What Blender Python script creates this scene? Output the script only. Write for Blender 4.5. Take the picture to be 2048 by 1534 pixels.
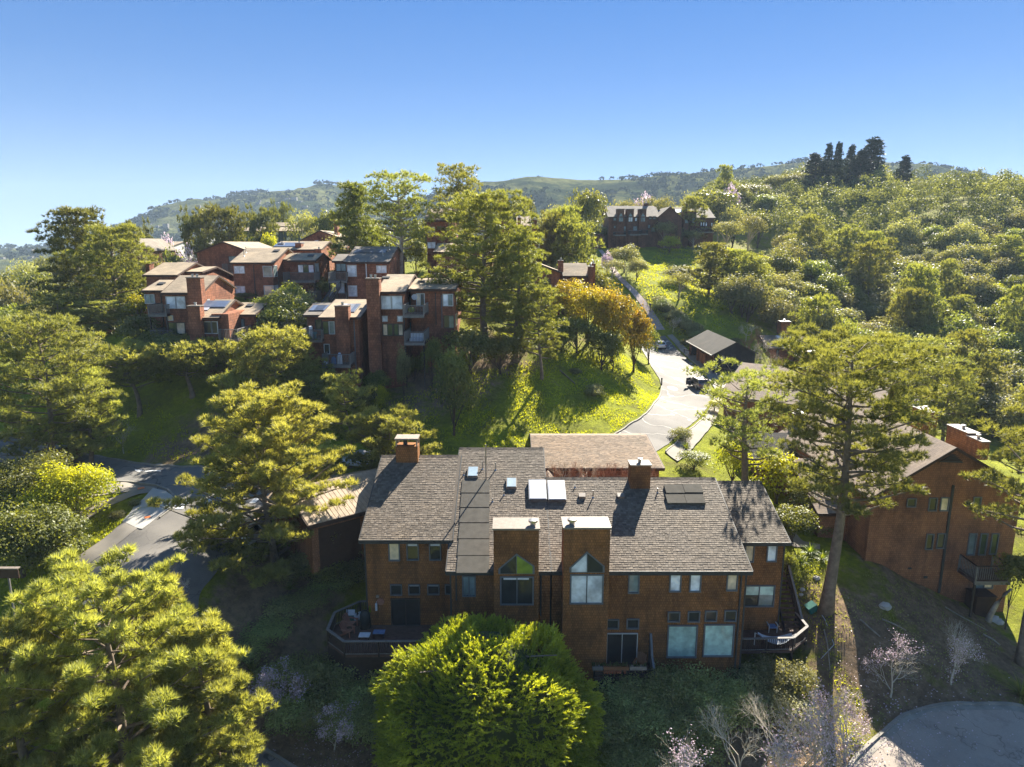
import bpy, math, random
import numpy as np
from mathutils import Vector, Matrix
random.seed(7); RNG = np.random.default_rng(7)
SC = bpy.context.scene
for o in list(bpy.data.objects): bpy.data.objects.remove(o)
COL = SC.collection
PI = math.pi
# ---------------------------------------------------------------- camera
PITCH = math.radians(11.5); F = 1365.3; CAMZ = 30.0
cam_data = bpy.data.cameras.new('camera'); cam = bpy.data.objects.new('camera', cam_data); COL.objects.link(cam)
cam_data.sensor_width = 36; cam_data.lens = 24; cam_data.clip_start = 0.5; cam_data.clip_end = 20000
cam.location = (0, 0, CAMZ); cam.rotation_euler = (PI/2 - PITCH, 0, 0)
SC.camera = cam
SC.render.resolution_x = 1024; SC.render.resolution_y = 767
# ---------------------------------------------------------------- sky, sun, exposure
SUN_EL = math.radians(34.5); SUN_AZ = math.radians(23)
world = bpy.data.worlds.new('World'); SC.world = world; world.use_nodes = True
wn = world.node_tree; bg = wn.nodes['Background']
sky = wn.nodes.new('ShaderNodeTexSky'); sky.sky_type = 'NISHITA'; sky.sun_disc = False
sky.sun_elevation = SUN_EL; sky.sun_rotation = SUN_AZ
sky.air_density = 0.7; sky.dust_density = 0.0; sky.ozone_density = 8; sky.altitude = 3500
tcw = wn.nodes.new('ShaderNodeTexCoord'); sxw = wn.nodes.new('ShaderNodeSeparateXYZ'); wn.links.new(tcw.outputs['Generated'], sxw.inputs[0])
rw_ = wn.nodes.new('ShaderNodeValToRGB'); wn.links.new(sxw.outputs[2], rw_.inputs[0]); _e = rw_.color_ramp.elements
SKY = [(0.0,(.72,.83,.93)),(.035,(.66,.77,.90)),(.10,(.43,.63,.88)),(.16,(.23,.47,.85)),(.22,(.13,.37,.83)),(.31,(.045,.29,.83)),(.6,(.12,.34,.78)),(1.0,(.12,.32,.72))]
while len(_e) < len(SKY): _e.new(.5)
for _i, (_p, _c) in enumerate(SKY): _e[_i].position = _p; _e[_i].color = (*_c, 1)
vm = wn.nodes.new('ShaderNodeVectorMath'); vm.operation = 'SCALE'; wn.links.new(rw_.outputs[0], vm.inputs[0]); vm.inputs['Scale'].default_value = SKYK = 2.45
mxw = wn.nodes.new('ShaderNodeMix'); mxw.data_type = 'RGBA'; mxw.inputs[0].default_value = .74
wn.links.new(sky.outputs[0], mxw.inputs[6]); wn.links.new(vm.outputs[0], mxw.inputs[7])
wn.links.new(mxw.outputs[2], bg.inputs[0]); bg.inputs[1].default_value = 0.063
sun_data = bpy.data.lights.new('sun', 'SUN'); sun_data.energy = 4.2; sun_data.angle = math.radians(0.5)
sun_data.color = (1.0, 0.93, 0.80)
sun = bpy.data.objects.new('sun', sun_data); COL.objects.link(sun); sun.location = (60, 60, 120)
SUNV = Vector((math.sin(SUN_AZ)*math.cos(SUN_EL), math.cos(SUN_AZ)*math.cos(SUN_EL), math.sin(SUN_EL)))
sun.rotation_euler = SUNV.to_track_quat('Z', 'Y').to_euler()
SC.view_settings.view_transform = 'Standard'; SC.view_settings.look = 'None'
SC.view_settings.exposure = 2.2; SC.view_settings.gamma = 1.0
SC.view_settings.use_curve_mapping = False
SC.cycles.max_bounces = 6; SC.cycles.diffuse_bounces = 4; SC.cycles.transmission_bounces = 4
SC.cycles.volume_bounces = 0; SC.cycles.transparent_max_bounces = 6
# ---------------------------------------------------------------- where a thing stands, measured from the photograph
CP, SP = math.cos(PITCH), math.sin(PITCH)
def ray(px, py):
    u = (px-1024)/F; v = (767-py)/F
    return np.array([u, CP+v*SP, -SP+v*CP])
def at(px, py, Y):
    d = ray(px, py); t = Y/d[1]; return Vector((d[0]*t, Y, CAMZ+d[2]*t))
def atz(px, py, z):
    d = ray(px, py); t = (z-CAMZ)/d[2]; return Vector((d[0]*t, d[1]*t, z))
def atx(px, py, X):
    d = ray(px, py); t = X/d[0]; return Vector((X, d[1]*t, CAMZ+d[2]*t))
def onplane(px, py, p, n):
    d = Vector(ray(px, py)); t = (Vector(p)-Vector((0, 0, CAMZ))).dot(Vector(n))/d.dot(Vector(n))
    return Vector((0, 0, CAMZ))+d*t
def proj(x, y, z):
    z = z-CAMZ; f = y*CP - z*SP; up = y*SP + z*CP
    return 1024+F*x/f, 767-F*up/f
# terrain: a smooth surface through measured ground points
CTL_D = [  # px, py, distance
 (1300,1345,42),(740,1300,44.5),(1550,1318,46),(1660,1250,45.4),(1600,1170,50),(1640,1080,56),
 (1740,1120,53),(2000,1225,53),(1880,1190,53),(1720,1200,48.5),(850,740,82),(1000,760,82),(960,665,90),(1100,700,90),(1200,690,98),
 (1250,760,93),(1290,640,140),(1200,505,190),(1310,490,203),(1430,495,205),(1400,560,170),(1480,660,135),(1340,600,146),
 (350,692,85),(560,608,105),(400,590,102),(700,606,104),(700,750,84),(600,700,86),(450,720,82),(1000,830,76),(500,1250,43.5),(600,1440,39),(1060,800,79),
 (900,690,86),(1150,640,108)]
CTL_Z = [ # px, py, z
 (900,890,9.0),(1100,872,9.0),(1310,792,9.1),(1200,885,9),(1400,780,9.2),(1345,778,9.25),(1358,761,9.35),(1345,735,9.7),(1385,740,9.5),(1375,820,9.1),(1280,870,9.0),(1420,800,9.1),(1323,700,10.2),(1460,745,9.2),(1500,790,8.6),(1400,860,8.8),(1420,720,9.6),
 (300,930,8),(60,890,8.2),(330,1000,8),(200,1130,7.6),(450,1000,8),(600,960,8.2),(300,1180,7.3),(420,1080,7.6),(150,990,8.0),
 (1850,1430,-1),(1750,1534,-1),(2040,1480,-1),(1650,1480,-.4),(1900,1534,-1),(450,1500,-1.4),(150,870,8.6),(0,1300,3),(1800,1300,1.2)]
CTL_P = [(-20,33,-1),(0,34,-1),(8,36,-.6),(20,30,-1.3),(-12,58,7.6),(0,60,8),(12,60,7.8),(0,68,8.6),(22,66,7),(38,75,4),(50,60,1),(60,90,2),
 (62,125,4),(80,150,6),(115,150,6),(120,210,22),(100,210,20),(150,210,25),(105,260,38),(170,260,44),(155,300,50),(200,300,50),(115,310,52),(135,310,56),(60,300,40),(75,320,47),(90,240,28),
 (80,400,35),(150,420,30),(230,400,20),(250,200,30),(160,60,-2),(120,100,0),(-66,130,13),(-90,90,9),(-55,75,10),(-60,110,15),
 (-36,150,23),(-70,190,19),(-10,150,24.5),(-60,280,15),(0,230,26),(0,300,16),(-60,420,4),(60,430,20),(-150,100,5),(-160,250,6),(-160,400,0),
 (-130,30,2),(160,20,-6),(-13,50,5.6),(-17,50.5,6.2),(-11.3,47.5,4.4),(-40,20,-3),(40,15,-3),(0,0,-4),(-100,-60,-6),(100,-60,-8),(0,-60,-6),(-30,45,4.5),(-45,40,4.5),(30,200,29),(42,215,31),(70,200,27)]
_pts = []
for px, py, d in CTL_D: _pts.append(tuple(at(px, py, d)))
for px, py, z in CTL_Z: _pts.append(tuple(atz(px, py, z)))
_pts += CTL_P
_P = np.array(_pts, float); _S = 50.0
def _phi(r2): return np.where(r2 > 1e-12, .5*r2*np.log(np.maximum(r2, 1e-12)), 0.0)
_n = len(_P); _XY = _P[:, :2]/_S
_K = _phi(((_XY[:, None]-_XY[None])**2).sum(-1)) + np.eye(_n)*0.002
_A = np.zeros((_n+3, _n+3)); _A[:_n, :_n] = _K; _A[:_n, _n] = 1; _A[:_n, _n+1:] = _XY; _A[_n:, :_n] = _A[:_n, _n:].T
_W = np.linalg.solve(_A, np.r_[_P[:, 2], 0, 0, 0])
def zt(x, y):
    x = np.atleast_1d(np.asarray(x, float)); y = np.atleast_1d(np.asarray(y, float)); sh = x.shape
    q = np.stack([x.ravel(), y.ravel()], 1)/_S; out = np.empty(len(q))
    for i in range(0, len(q), 20000):
        s = q[i:i+20000]
        out[i:i+20000] = _phi(((s[:, None]-_XY[None])**2).sum(-1))@_W[:_n] + _W[_n] + s@_W[_n+1:]
    return out.reshape(sh) + .12*np.sin(x*1.3+y*.4)*np.sin(y*1.1-x*.3)*np.exp(-((y-60)/70.)**2)*(np.abs(x) < 120)
def z1(x, y): return float(zt(x, y)[0])
_T = np.concatenate([np.arange(20, 150, .25), np.arange(150, 480, 1.)])
def ground(px, py):
    d = ray(px, py); t = _T/d[1]; x = d[0]*t; z = CAMZ+d[2]*t
    g = z - zt(x, _T); i = np.argmax(g < 0)
    if g[i] >= 0: i = len(_T)-1
    a = g[i-1]/(g[i-1]-g[i]+1e-9); Y = _T[i-1]+a*(_T[i]-_T[i-1])
    X = d[0]*Y/d[1]; return Vector((X, Y, z1(X, Y)))
# ---------------------------------------------------------------- things and parts
ORG = {}
def empty(name, label, cat, loc=(0, 0, 0), group=None):
    o = bpy.data.objects.new(name, None); COL.objects.link(o); o.location = loc; o.empty_display_size = .3
    ORG[o.name] = Vector(loc); o['label'] = label; o['category'] = cat
    if group: o['group'] = group
    return o
def tag(o, label=None, cat=None, group=None, kind=None):
    if label: o['label'] = label
    if cat: o['category'] = cat
    if group: o['group'] = group
    if kind: o['kind'] = kind
    return o
def link_mesh(name, me, parent=None, org=None):
    o = bpy.data.objects.new(name, me); COL.objects.link(o)
    if parent is not None: o.parent = parent; ORG[o.name] = ORG.get(parent.name, Vector())
    return o
def mesh_np(name, V, Fc, mats, smooth=False, attrs=None):
    """V (n,3); Fc list of arrays (m,k) of equal k each."""
    me = bpy.data.meshes.new(name)
    V = np.asarray(V, np.float32)
    if not isinstance(Fc, list): Fc = [Fc]
    Fc = [np.asarray(f, np.int32) for f in Fc if len(f)]
    me.vertices.add(len(V)); me.vertices.foreach_set('co', V.ravel())
    tot = sum(len(f) for f in Fc); loops = np.concatenate([f.ravel() for f in Fc])
    cnt = np.concatenate([np.full(len(f), f.shape[1]) for f in Fc]); st = np.r_[0, np.cumsum(cnt)[:-1]]
    me.loops.add(len(loops)); me.loops.foreach_set('vertex_index', loops)
    me.polygons.add(tot); me.polygons.foreach_set('loop_start', st.astype(np.int32))
    try: me.polygons.foreach_set('loop_total', cnt.astype(np.int32))
    except Exception: pass
    me.polygons.foreach_set('use_smooth', np.full(tot, bool(smooth)))
    me.update(calc_edges=True)
    for m in (mats if isinstance(mats, (list, tuple)) else [mats]): me.materials.append(m)
    if attrs:
        for k, a in attrs.items():
            at_ = me.attributes.new(k, 'FLOAT', 'POINT'); at_.data.foreach_set('value', np.asarray(a, np.float32))
    return me
class MB:
    def __init__(s): s.v = []; s.f = []
    def add(s, vs, fs):
        b = len(s.v); s.v += [tuple(v) for v in vs]; s.f += [tuple(b+i for i in f) for f in fs]; return s
    def box(s, x0, x1, y0, y1, z0, z1):
        if x0 > x1: x0, x1 = x1, x0
        if y0 > y1: y0, y1 = y1, y0
        if z0 > z1: z0, z1 = z1, z0
        return s.add([(x0,y0,z0),(x1,y0,z0),(x1,y1,z0),(x0,y1,z0),(x0,y0,z1),(x1,y0,z1),(x1,y1,z1),(x0,y1,z1)],
                     [(0,3,2,1),(4,5,6,7),(0,1,5,4),(1,2,6,5),(2,3,7,6),(3,0,4,7)])
    def bar(s, a, b, w, h, up=(0,0,1)):
        a = Vector(a); b = Vector(b); d = (b-a).normalized(); u = Vector(up)
        if abs(d.dot(u)) > .98: u = Vector((0,1,0))
        r = d.cross(u).normalized()*w/2; q = r.cross(d).normalized()*h/2
        vs = [a-r-q, a+r-q, a+r+q, a-r+q, b-r-q, b+r-q, b+r+q, b-r+q]
        return s.add(vs, [(0,1,2,3),(7,6,5,4),(0,4,5,1),(1,5,6,2),(2,6,7,3),(3,7,4,0)])
    def prism_x(s, prof, x0, x1):      # prof: (y,z) ring, counter-clockwise seen from +x
        n = len(prof); vs = [(x0,y,z) for y, z in prof]+[(x1,y,z) for y, z in prof]
        fs = [tuple(range(n-1,-1,-1)), tuple(range(n, 2*n))]+[(i,(i+1)%n,n+(i+1)%n,n+i) for i in range(n)]
        return s.add(vs, fs)
    def prism_y(s, prof, y0, y1):      # prof: (x,z)
        n = len(prof); vs = [(x,y0,z) for x, z in prof]+[(x,y1,z) for x, z in prof]
        fs = [tuple(range(n)), tuple(range(2*n-1, n-1, -1))]+[((i+1)%n,i,n+i,n+(i+1)%n) for i in range(n)]
        return s.add(vs, fs)
    def tube(s, pts, rad, n=8, cap=True):
        pts = [Vector(p) for p in pts]
        if not isinstance(rad, (list, tuple)): rad = [rad]*len(pts)
        vs = []; fs = []
        for i, p in enumerate(pts):
            d = (pts[min(i+1, len(pts)-1)]-pts[max(i-1, 0)]).normalized()
            u = Vector((0,0,1)) if abs(d.z) < .9 else Vector((1,0,0))
            a = d.cross(u).normalized(); b = a.cross(d).normalized()
            for k in range(n):
                t = 2*PI*k/n; vs.append(p+(a*math.cos(t)+b*math.sin(t))*rad[i])
        for i in range(len(pts)-1):
            for k in range(n):
                fs.append((i*n+k, i*n+(k+1)%n, (i+1)*n+(k+1)%n, (i+1)*n+k))
        if cap: fs.append(tuple(range(n-1,-1,-1))); fs.append(tuple(range((len(pts)-1)*n, len(pts)*n)))
        return s.add(vs, fs)
    def ball(s, c, r, n=10, m=6, sc=(1,1,1)):
        vs = []; fs = []
        for i in range(m+1):
            ph = PI*i/m
            for k in range(n):
                t = 2*PI*k/n; vs.append((c[0]+r*sc[0]*math.sin(ph)*math.cos(t), c[1]+r*sc[1]*math.sin(ph)*math.sin(t), c[2]+r*sc[2]*math.cos(ph)))
        for i in range(m):
            for k in range(n): fs.append((i*n+k, (i+1)*n+k, (i+1)*n+(k+1)%n, i*n+(k+1)%n))
        return s.add(vs, fs)
    def mesh(s, name, mat, org=(0,0,0), smooth=False):
        me = bpy.data.meshes.new(name); o = Vector(org)
        me.from_pydata([(v[0]-o.x, v[1]-o.y, v[2]-o.z) for v in s.v], [], s.f)
        for m in (mat if isinstance(mat, (list, tuple)) else [mat]): me.materials.append(m)
        if smooth:
            for p in me.polygons: p.use_smooth = True
        me.update(); return me
    def build(s, name, mat, parent=None, smooth=False, kind=None, label=None):
        org = ORG.get(parent.name, Vector()) if parent is not None else (0,0,0)
        o = link_mesh(name, s.mesh(name, mat, org, smooth), parent)
        if kind: o['kind'] = kind
        if label: o['label'] = label
        return o
def box(parent, name, mat, *a, **k):
    return MB().box(*a).build(name, mat, parent, **k)
def copy_tree(o, parent=None):
    c = o.copy(); COL.objects.link(c); c.parent = parent
    for ch in o.children: copy_tree(ch, c)
    return c
# ---------------------------------------------------------------- materials
def _new(name):
    m = bpy.data.materials.new(name); m.use_nodes = True; nt = m.node_tree; b = nt.nodes['Principled BSDF']
    return m, nt, b
def N(nt, t, **k):
    n = nt.nodes.new(t)
    for a, v in k.items(): setattr(n, a, v)
    return n
def ramp(nt, fac, stops):
    r = N(nt, 'ShaderNodeValToRGB'); e = r.color_ramp.elements
    while len(e) < len(stops): e.new(.5)
    for i, (p, c) in enumerate(stops): e[i].position = p; e[i].color = (*c, 1)
    nt.links.new(fac, r.inputs[0]); return r.outputs[0]
def objco(nt): return N(nt, 'ShaderNodeTexCoord').outputs['Object']
def noise(nt, vec, scale, detail=4, rough=.6):
    n = N(nt, 'ShaderNodeTexNoise'); n.inputs['Scale'].default_value = scale; n.inputs['Detail'].default_value = detail
    n.inputs['Roughness'].default_value = rough; nt.links.new(vec, n.inputs['Vector']); return n.outputs['Fac']
def mixc(nt, a, b, f, mode='MIX'):
    m = N(nt, 'ShaderNodeMix', data_type='RGBA', blend_type=mode)
    for s, v in ((m.inputs[6], a), (m.inputs[7], b), (m.inputs[0], f)):
        if isinstance(v, tuple): s.default_value = (*v, 1)
        elif isinstance(v, (int, float)): s.default_value = v
        else: nt.links.new(v, s)
    return m.outputs[2]
def bump(nt, b, h, strength=.4, dist=.03):
    n = N(nt, 'ShaderNodeBump'); n.inputs['Strength'].default_value = strength; n.inputs['Distance'].default_value = dist
    nt.links.new(h, n.inputs['Height']); nt.links.new(n.outputs[0], b.inputs['Normal'])
def plain(name, col, rough=.7, var=.25, scale=3, spec=.3, metal=0, bm=0):
    m, nt, b = _new(name); co = objco(nt); f = noise(nt, co, scale)
    c = ramp(nt, f, [(.25, tuple(x*(1-var) for x in col)), (.75, tuple(min(1, x*(1+var)) for x in col))])
    nt.links.new(c, b.inputs['Base Color']); b.inputs['Roughness'].default_value = rough
    b.inputs['Specular IOR Level'].default_value = spec; b.inputs['Metallic'].default_value = metal
    if bm: bump(nt, b, noise(nt, co, scale*8), bm)
    return m
def shingle_wall(name, c1, c2, gap, bw=.16, rh=.19, zsq=1.0):
    m, nt, b = _new(name); co = objco(nt)
    sp = N(nt, 'ShaderNodeSeparateXYZ'); nt.links.new(co, sp.inputs[0])
    ad = N(nt, 'ShaderNodeMath', operation='ADD'); nt.links.new(sp.outputs[0], ad.inputs[0]); nt.links.new(sp.outputs[1], ad.inputs[1])
    cb = N(nt, 'ShaderNodeCombineXYZ'); nt.links.new(ad.outputs[0], cb.inputs[0]); nt.links.new(sp.outputs[2], cb.inputs[1])
    br = N(nt, 'ShaderNodeTexBrick'); nt.links.new(cb.outputs[0], br.inputs['Vector'])
    br.inputs['Scale'].default_value = 1; br.inputs['Brick Width'].default_value = bw; br.inputs['Row Height'].default_value = rh
    br.inputs['Mortar Size'].default_value = .012; br.inputs['Mortar Smooth'].default_value = .3; br.inputs['Bias'].default_value = 0
    br.inputs['Color1'].default_value = (*c1, 1); br.inputs['Color2'].default_value = (*c2, 1); br.inputs['Mortar'].default_value = (*gap, 1)
    n1 = noise(nt, co, .45, 5); st = ramp(nt, n1, [(.3, (.55,.55,.60)), (.5, (1,1,1)), (.72, (1.3,1.22,1.1))])
    mpg = N(nt, 'ShaderNodeMapping'); mpg.inputs['Scale'].default_value = (1.6,1.6,.12); nt.links.new(co, mpg.inputs[0]); n3 = ramp(nt, noise(nt, mpg.outputs[0], 1., 5, .7), [(.32,(.66,.66,.70)),(.5,(1,1,1)),(.7,(1.18,1.12,1.02))]); st = mixc(nt, st, n3, 1.0, 'MULTIPLY')
    n2 = noise(nt, co, 9, 3); s2 = ramp(nt, n2, [(.2, (.75,.75,.75)), (.8, (1.2,1.2,1.2))])
    c = mixc(nt, br.outputs[0], st, 1.0, 'MULTIPLY'); c = mixc(nt, c, s2, 1.0, 'MULTIPLY')
    nt.links.new(c, b.inputs['Base Color']); b.inputs['Roughness'].default_value = .85; b.inputs['Specular IOR Level'].default_value = .15
    # each course tilts out towards its butt
    md = N(nt, 'ShaderNodeMath', operation='FRACT'); dv = N(nt, 'ShaderNodeMath', operation='DIVIDE'); dv.inputs[1].default_value = rh
    nt.links.new(sp.outputs[2], dv.inputs[0]); nt.links.new(dv.outputs[0], md.inputs[0])
    iv = N(nt, 'ShaderNodeMath', operation='SUBTRACT'); iv.inputs[0].default_value = 1; nt.links.new(md.outputs[0], iv.inputs[1])
    mu = N(nt, 'ShaderNodeMath', operation='MULTIPLY'); nt.links.new(iv.outputs[0], mu.inputs[0]); nt.links.new(ramp(nt, br.outputs['Fac'], [(0,(1,1,1)),(1,(0,0,0))]), mu.inputs[1])
    bump(nt, b, mu.outputs[0], .7, .03)
    return m
def leafmat(name, dark, light, tr=.4, trc=None, rough=.5, spec=.35):
    """dark/light: the range of leaf colour, picked by the tint attribute; light also passes through the leaf"""
    m, nt, b = _new(name)
    a = N(nt, 'ShaderNodeAttribute', attribute_name='tint')
    oi = N(nt, 'ShaderNodeObjectInfo')
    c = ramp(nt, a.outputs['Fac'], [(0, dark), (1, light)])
    hs = N(nt, 'ShaderNodeHueSaturation'); nt.links.new(c, hs.inputs['Color'])
    mr = N(nt, 'ShaderNodeMapRange'); nt.links.new(oi.outputs['Random'], mr.inputs[0]); mr.inputs[3].default_value = .75; mr.inputs[4].default_value = 1.25
    nt.links.new(mr.outputs[0], hs.inputs['Value'])
    mh = N(nt, 'ShaderNodeMapRange'); nt.links.new(oi.outputs['Random'], mh.inputs[0]); mh.inputs[3].default_value = .485; mh.inputs[4].default_value = .515
    nt.links.new(mh.outputs[0], hs.inputs['Hue'])
    c = hs.outputs[0]
    nt.links.new(c, b.inputs['Base Color']); b.inputs['Roughness'].default_value = rough; b.inputs['Specular IOR Level'].default_value = spec
    t = N(nt, 'ShaderNodeBsdfTranslucent'); tc = mixc(nt, c, trc or (1.9, 1.75, .55), 1.0, 'MULTIPLY'); nt.links.new(tc, t.inputs[0])
    mx = N(nt, 'ShaderNodeMixShader'); mx.inputs[0].default_value = tr
    nt.links.new(b.outputs[0], mx.inputs[1]); nt.links.new(t.outputs[0], mx.inputs[2])
    nt.links.new(mx.outputs[0], nt.nodes['Material Output'].inputs[0]); return m
def glassmat(name, col, rough=.04, bands=0):
    m, nt, b = _new(name); co = objco(nt)
    c = ramp(nt, noise(nt, co, .9, 3), [(.35, tuple(x*.6 for x in col)), (.65, tuple(x*1.3 for x in col))])
    if bands:   # slats of a closed blind
        w = N(nt, 'ShaderNodeTexWave', wave_type='BANDS', bands_direction='Z', wave_profile='SAW'); w.inputs['Scale'].default_value = 1/(bands*2); nt.links.new(co, w.inputs['Vector'])
        c = mixc(nt, c, ramp(nt, w.outputs['Fac'], [(0,(.80,.83,.84)),(.15,(1,1,1)),(1,(.93,.95,.95))]), 1.0, 'MULTIPLY')
    nt.links.new(c, b.inputs['Base Color']); b.inputs['Roughness'].default_value = .6
    b.inputs['Coat Weight'].default_value = 1; b.inputs['Coat Roughness'].default_value = rough; b.inputs['Specular IOR Level'].default_value = .3
    return m
M = {}
M['cedar'] = shingle_wall('cedar_shingle', (.31,.140,.050), (.22,.098,.036), (.115,.050,.020))
M['cedar_brown'] = shingle_wall('cedar_shingle_brown', (.34,.160,.082), (.26,.12,.063), (.14,.065,.035))  # warmer brown cedar of the right house and outbuildings
M['cedar_red'] = shingle_wall('cedar_shingle_red', (.33,.140,.080), (.22,.093,.054), (.10,.043,.028), .3, .3)
M['cedar_far'] = shingle_wall('cedar_shingle_dark', (.19,.095,.065), (.13,.065,.045), (.06,.03,.022), .4, .4)
M['garage_grey'] = shingle_wall('grey_shingle', (.045,.047,.052), (.032,.034,.038), (.012,.012,.014), .25, .25)
M['siding_tan'] = shingle_wall('tan_siding', (.42,.34,.22), (.38,.31,.20), (.12,.09,.06), 8., .25)
M['trim'] = plain('dark_grey_trim', (.045,.045,.045), .6, .2)
M['trim_brown'] = plain('brown_trim', (.06,.032,.022), .7, .2)
M['frame_white'] = plain('white_frame', (.55,.55,.53), .5, .1)
M['frame_bronze'] = plain('bronze_frame', (.06,.05,.045), .45, .2)
M['frame_grey'] = plain('grey_frame', (.13,.14,.15), .5, .2)
M['glass'] = glassmat('dark_glass', (.018,.022,.024))
M['glass_teal'] = glassmat('teal_glass', (.17,.23,.23))
M['glass_sky'] = glassmat('pale_blind_and_sky', (.66,.70,.74))  # pale blinds, and bright sky reflections painted as pane colour
M['glass_white'] = glassmat('white_window_shade', (.85,.88,.92), .04, .10)
M['glass_cream'] = glassmat('cream_curtain_glass', (.78,.62,.44))
M['glass_mint'] = glassmat('mint_window_shade', (.46,.66,.58), .04, .16)
M['glass_green'] = glassmat('painted_garden_reflection', (.06,.09,.03))  # reflected greenery put into the pane colour
M['cap'] = plain('metal_cap', (.22,.18,.145), .5, .25, 4)
M['cap_rust'] = plain('rusty_cap', (.30,.24,.19), .6, .4, 5)
M['metal'] = plain('galvanised_metal', (.35,.35,.35), .35, .2, 4, metal=.8)
M['deck'] = plain('deck_wood', (.11,.065,.05), .75, .35, 5)
M['deck_grey'] = plain('weathered_rail', (.19,.175,.16), .75, .25, 4)
M['rail_dark'] = plain('dark_stained_rail', (.035,.026,.024), .6, .3, 5)
M['wood_orange'] = plain('oiled_wood', (.28,.12,.055), .55, .25, 5)
M['wood_pink'] = plain('redwood_furniture', (.33,.15,.10), .6, .2, 5)
M['cloth_blue'] = plain('blue_cloth', (.12,.19,.34), .9, .25, 6)
M['cloth_white'] = plain('white_cloth', (.62,.63,.66), .8, .15, 6)
M['cloth_dark'] = plain('dark_cover', (.018,.028,.030), .45, .3, 2)
M['green_plastic'] = plain('green_plastic', (.03,.13,.11), .4, .2)
M['terracotta'] = plain('terracotta', (.40,.13,.06), .75, .25)
M['concrete'] = plain('concrete', (.26,.23,.19), .85, .16, .7, bm=.1)
M['concrete_new'] = plain('new_concrete', (.42,.40,.36), .8, .10, .9)
M['kerb'] = plain('kerb_concrete', (.27,.25,.21), .85, .25, 1.2)
M['white_paint'] = plain('white_paint', (.72,.72,.70), .6, .12, 6)
M['yellow_paint'] = plain('yellow_pad', (.62,.38,.06), .6, .15, 6)
M['orange_paint'] = plain('orange_marking', (.75,.20,.06), .7, .25, 9)
M['bark'] = plain('pine_bark', (.20,.155,.115), .9, .45, 2.2, bm=.6)
M['bark_pale'] = plain('pale_bark', (.34,.29,.23), .85, .35, 3, bm=.4)
M['bark_dark'] = plain('dark_bark', (.085,.06,.045), .9, .4, 3)
M['twig'] = plain('pale_twig', (.50,.44,.34), .85, .3, 3)
M['twig_red'] = plain('reddish_twig', (.33,.17,.10), .85, .3, 3)
def composition(name, c, rh=.25, bw=.5):
    m, nt, b = _new(name); co = objco(nt)
    br = N(nt, 'ShaderNodeTexBrick'); nt.links.new(co, br.inputs['Vector'])
    br.inputs['Scale'].default_value = 1; br.inputs['Brick Width'].default_value = bw; br.inputs['Row Height'].default_value = rh
    br.inputs['Mortar Size'].default_value = .01; br.inputs['Color1'].default_value = (*c, 1)
    br.inputs['Color2'].default_value = tuple(x*.8 for x in c)+(1,); br.inputs['Mortar'].default_value = tuple(x*.5 for x in c)+(1,)
    s = ramp(nt, noise(nt, co, .5, 6), [(.3,(.7,.72,.74)),(.7,(1.2,1.18,1.12))])
    c2 = mixc(nt, br.outputs[0], s, 1.0, 'MULTIPLY')
    nt.links.new(c2, b.inputs['Base Color']); b.inputs['Roughness'].default_value = .9; b.inputs['Specular IOR Level'].default_value = .2
    bump(nt, b, noise(nt, co, 20), .3, .02); return m
M['roof_tan'] = composition('tan_roof_shingles', (.43,.34,.24))
M['roof_grey'] = composition('grey_roof_shingles', (.26,.225,.19))
M['roof_brown'] = composition('brown_roof_shingles', (.33,.255,.20))
M['roof_dark'] = composition('dark_roof_shingles', (.075,.068,.060))  # darkest of the roof shingle colours
def rooftile(name='roof_shake', k=(1,1,1)):
    m, nt, b = _new(name); co = objco(nt)
    a = N(nt, 'ShaderNodeAttribute', attribute_name='tint')
    c = ramp(nt, a.outputs['Fac'], [(p_, tuple(x*y*.88 for x, y in zip(q_, k))) for p_, q_ in ((0,(.11,.085,.062)),(.5,(.165,.130,.096)),(1,(.225,.18,.135)))])
    s = ramp(nt, noise(nt, co, .35, 6, .7), [(.28,(.72,.74,.72)),(.5,(1,1,1)),(.75,(1.15,1.1,1.0))])
    c = mixc(nt, c, s, 1.0, 'MULTIPLY')
    l = ramp(nt, noise(nt, co, 3.5, 2), [(.70,(0,0,0)),(.78,(1,1,1))])
    c = mixc(nt, c, (.20,.19,.16), l)
    nt.links.new(c, b.inputs['Base Color']); b.inputs['Roughness'].default_value = .8; b.inputs['Specular IOR Level'].default_value = .3; return m
M['shake'] = rooftile(); M['shake_brown'] = rooftile('brown_roof_shake', (1.18,1.0,.82))
def solar(name, c):
    m, nt, b = _new(name); nt.links.new(ramp(nt, noise(nt, objco(nt), 2, 2), [(.3, tuple(x*.85 for x in c)), (.7, tuple(x*1.15 for x in c))]), b.inputs['Base Color'])
    b.inputs['Roughness'].default_value = .85 if c[2] < .1 else .45; b.inputs['Specular IOR Level'].default_value = .1 if c[2] < .1 else .5; b.inputs['Coat Weight'].default_value = 0 if c[2] < .1 else .5; b.inputs['Coat Roughness'].default_value = .12; return m
M['solar_white'] = solar('solar_glazing', (.50,.52,.58)); M['solar_blue'] = solar('solar_cells', (.10,.13,.20)); M['collector'] = solar('collector_mat', (.105,.095,.078))
M['skylight'] = solar('skylight_glass', (.28,.38,.44))
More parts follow.
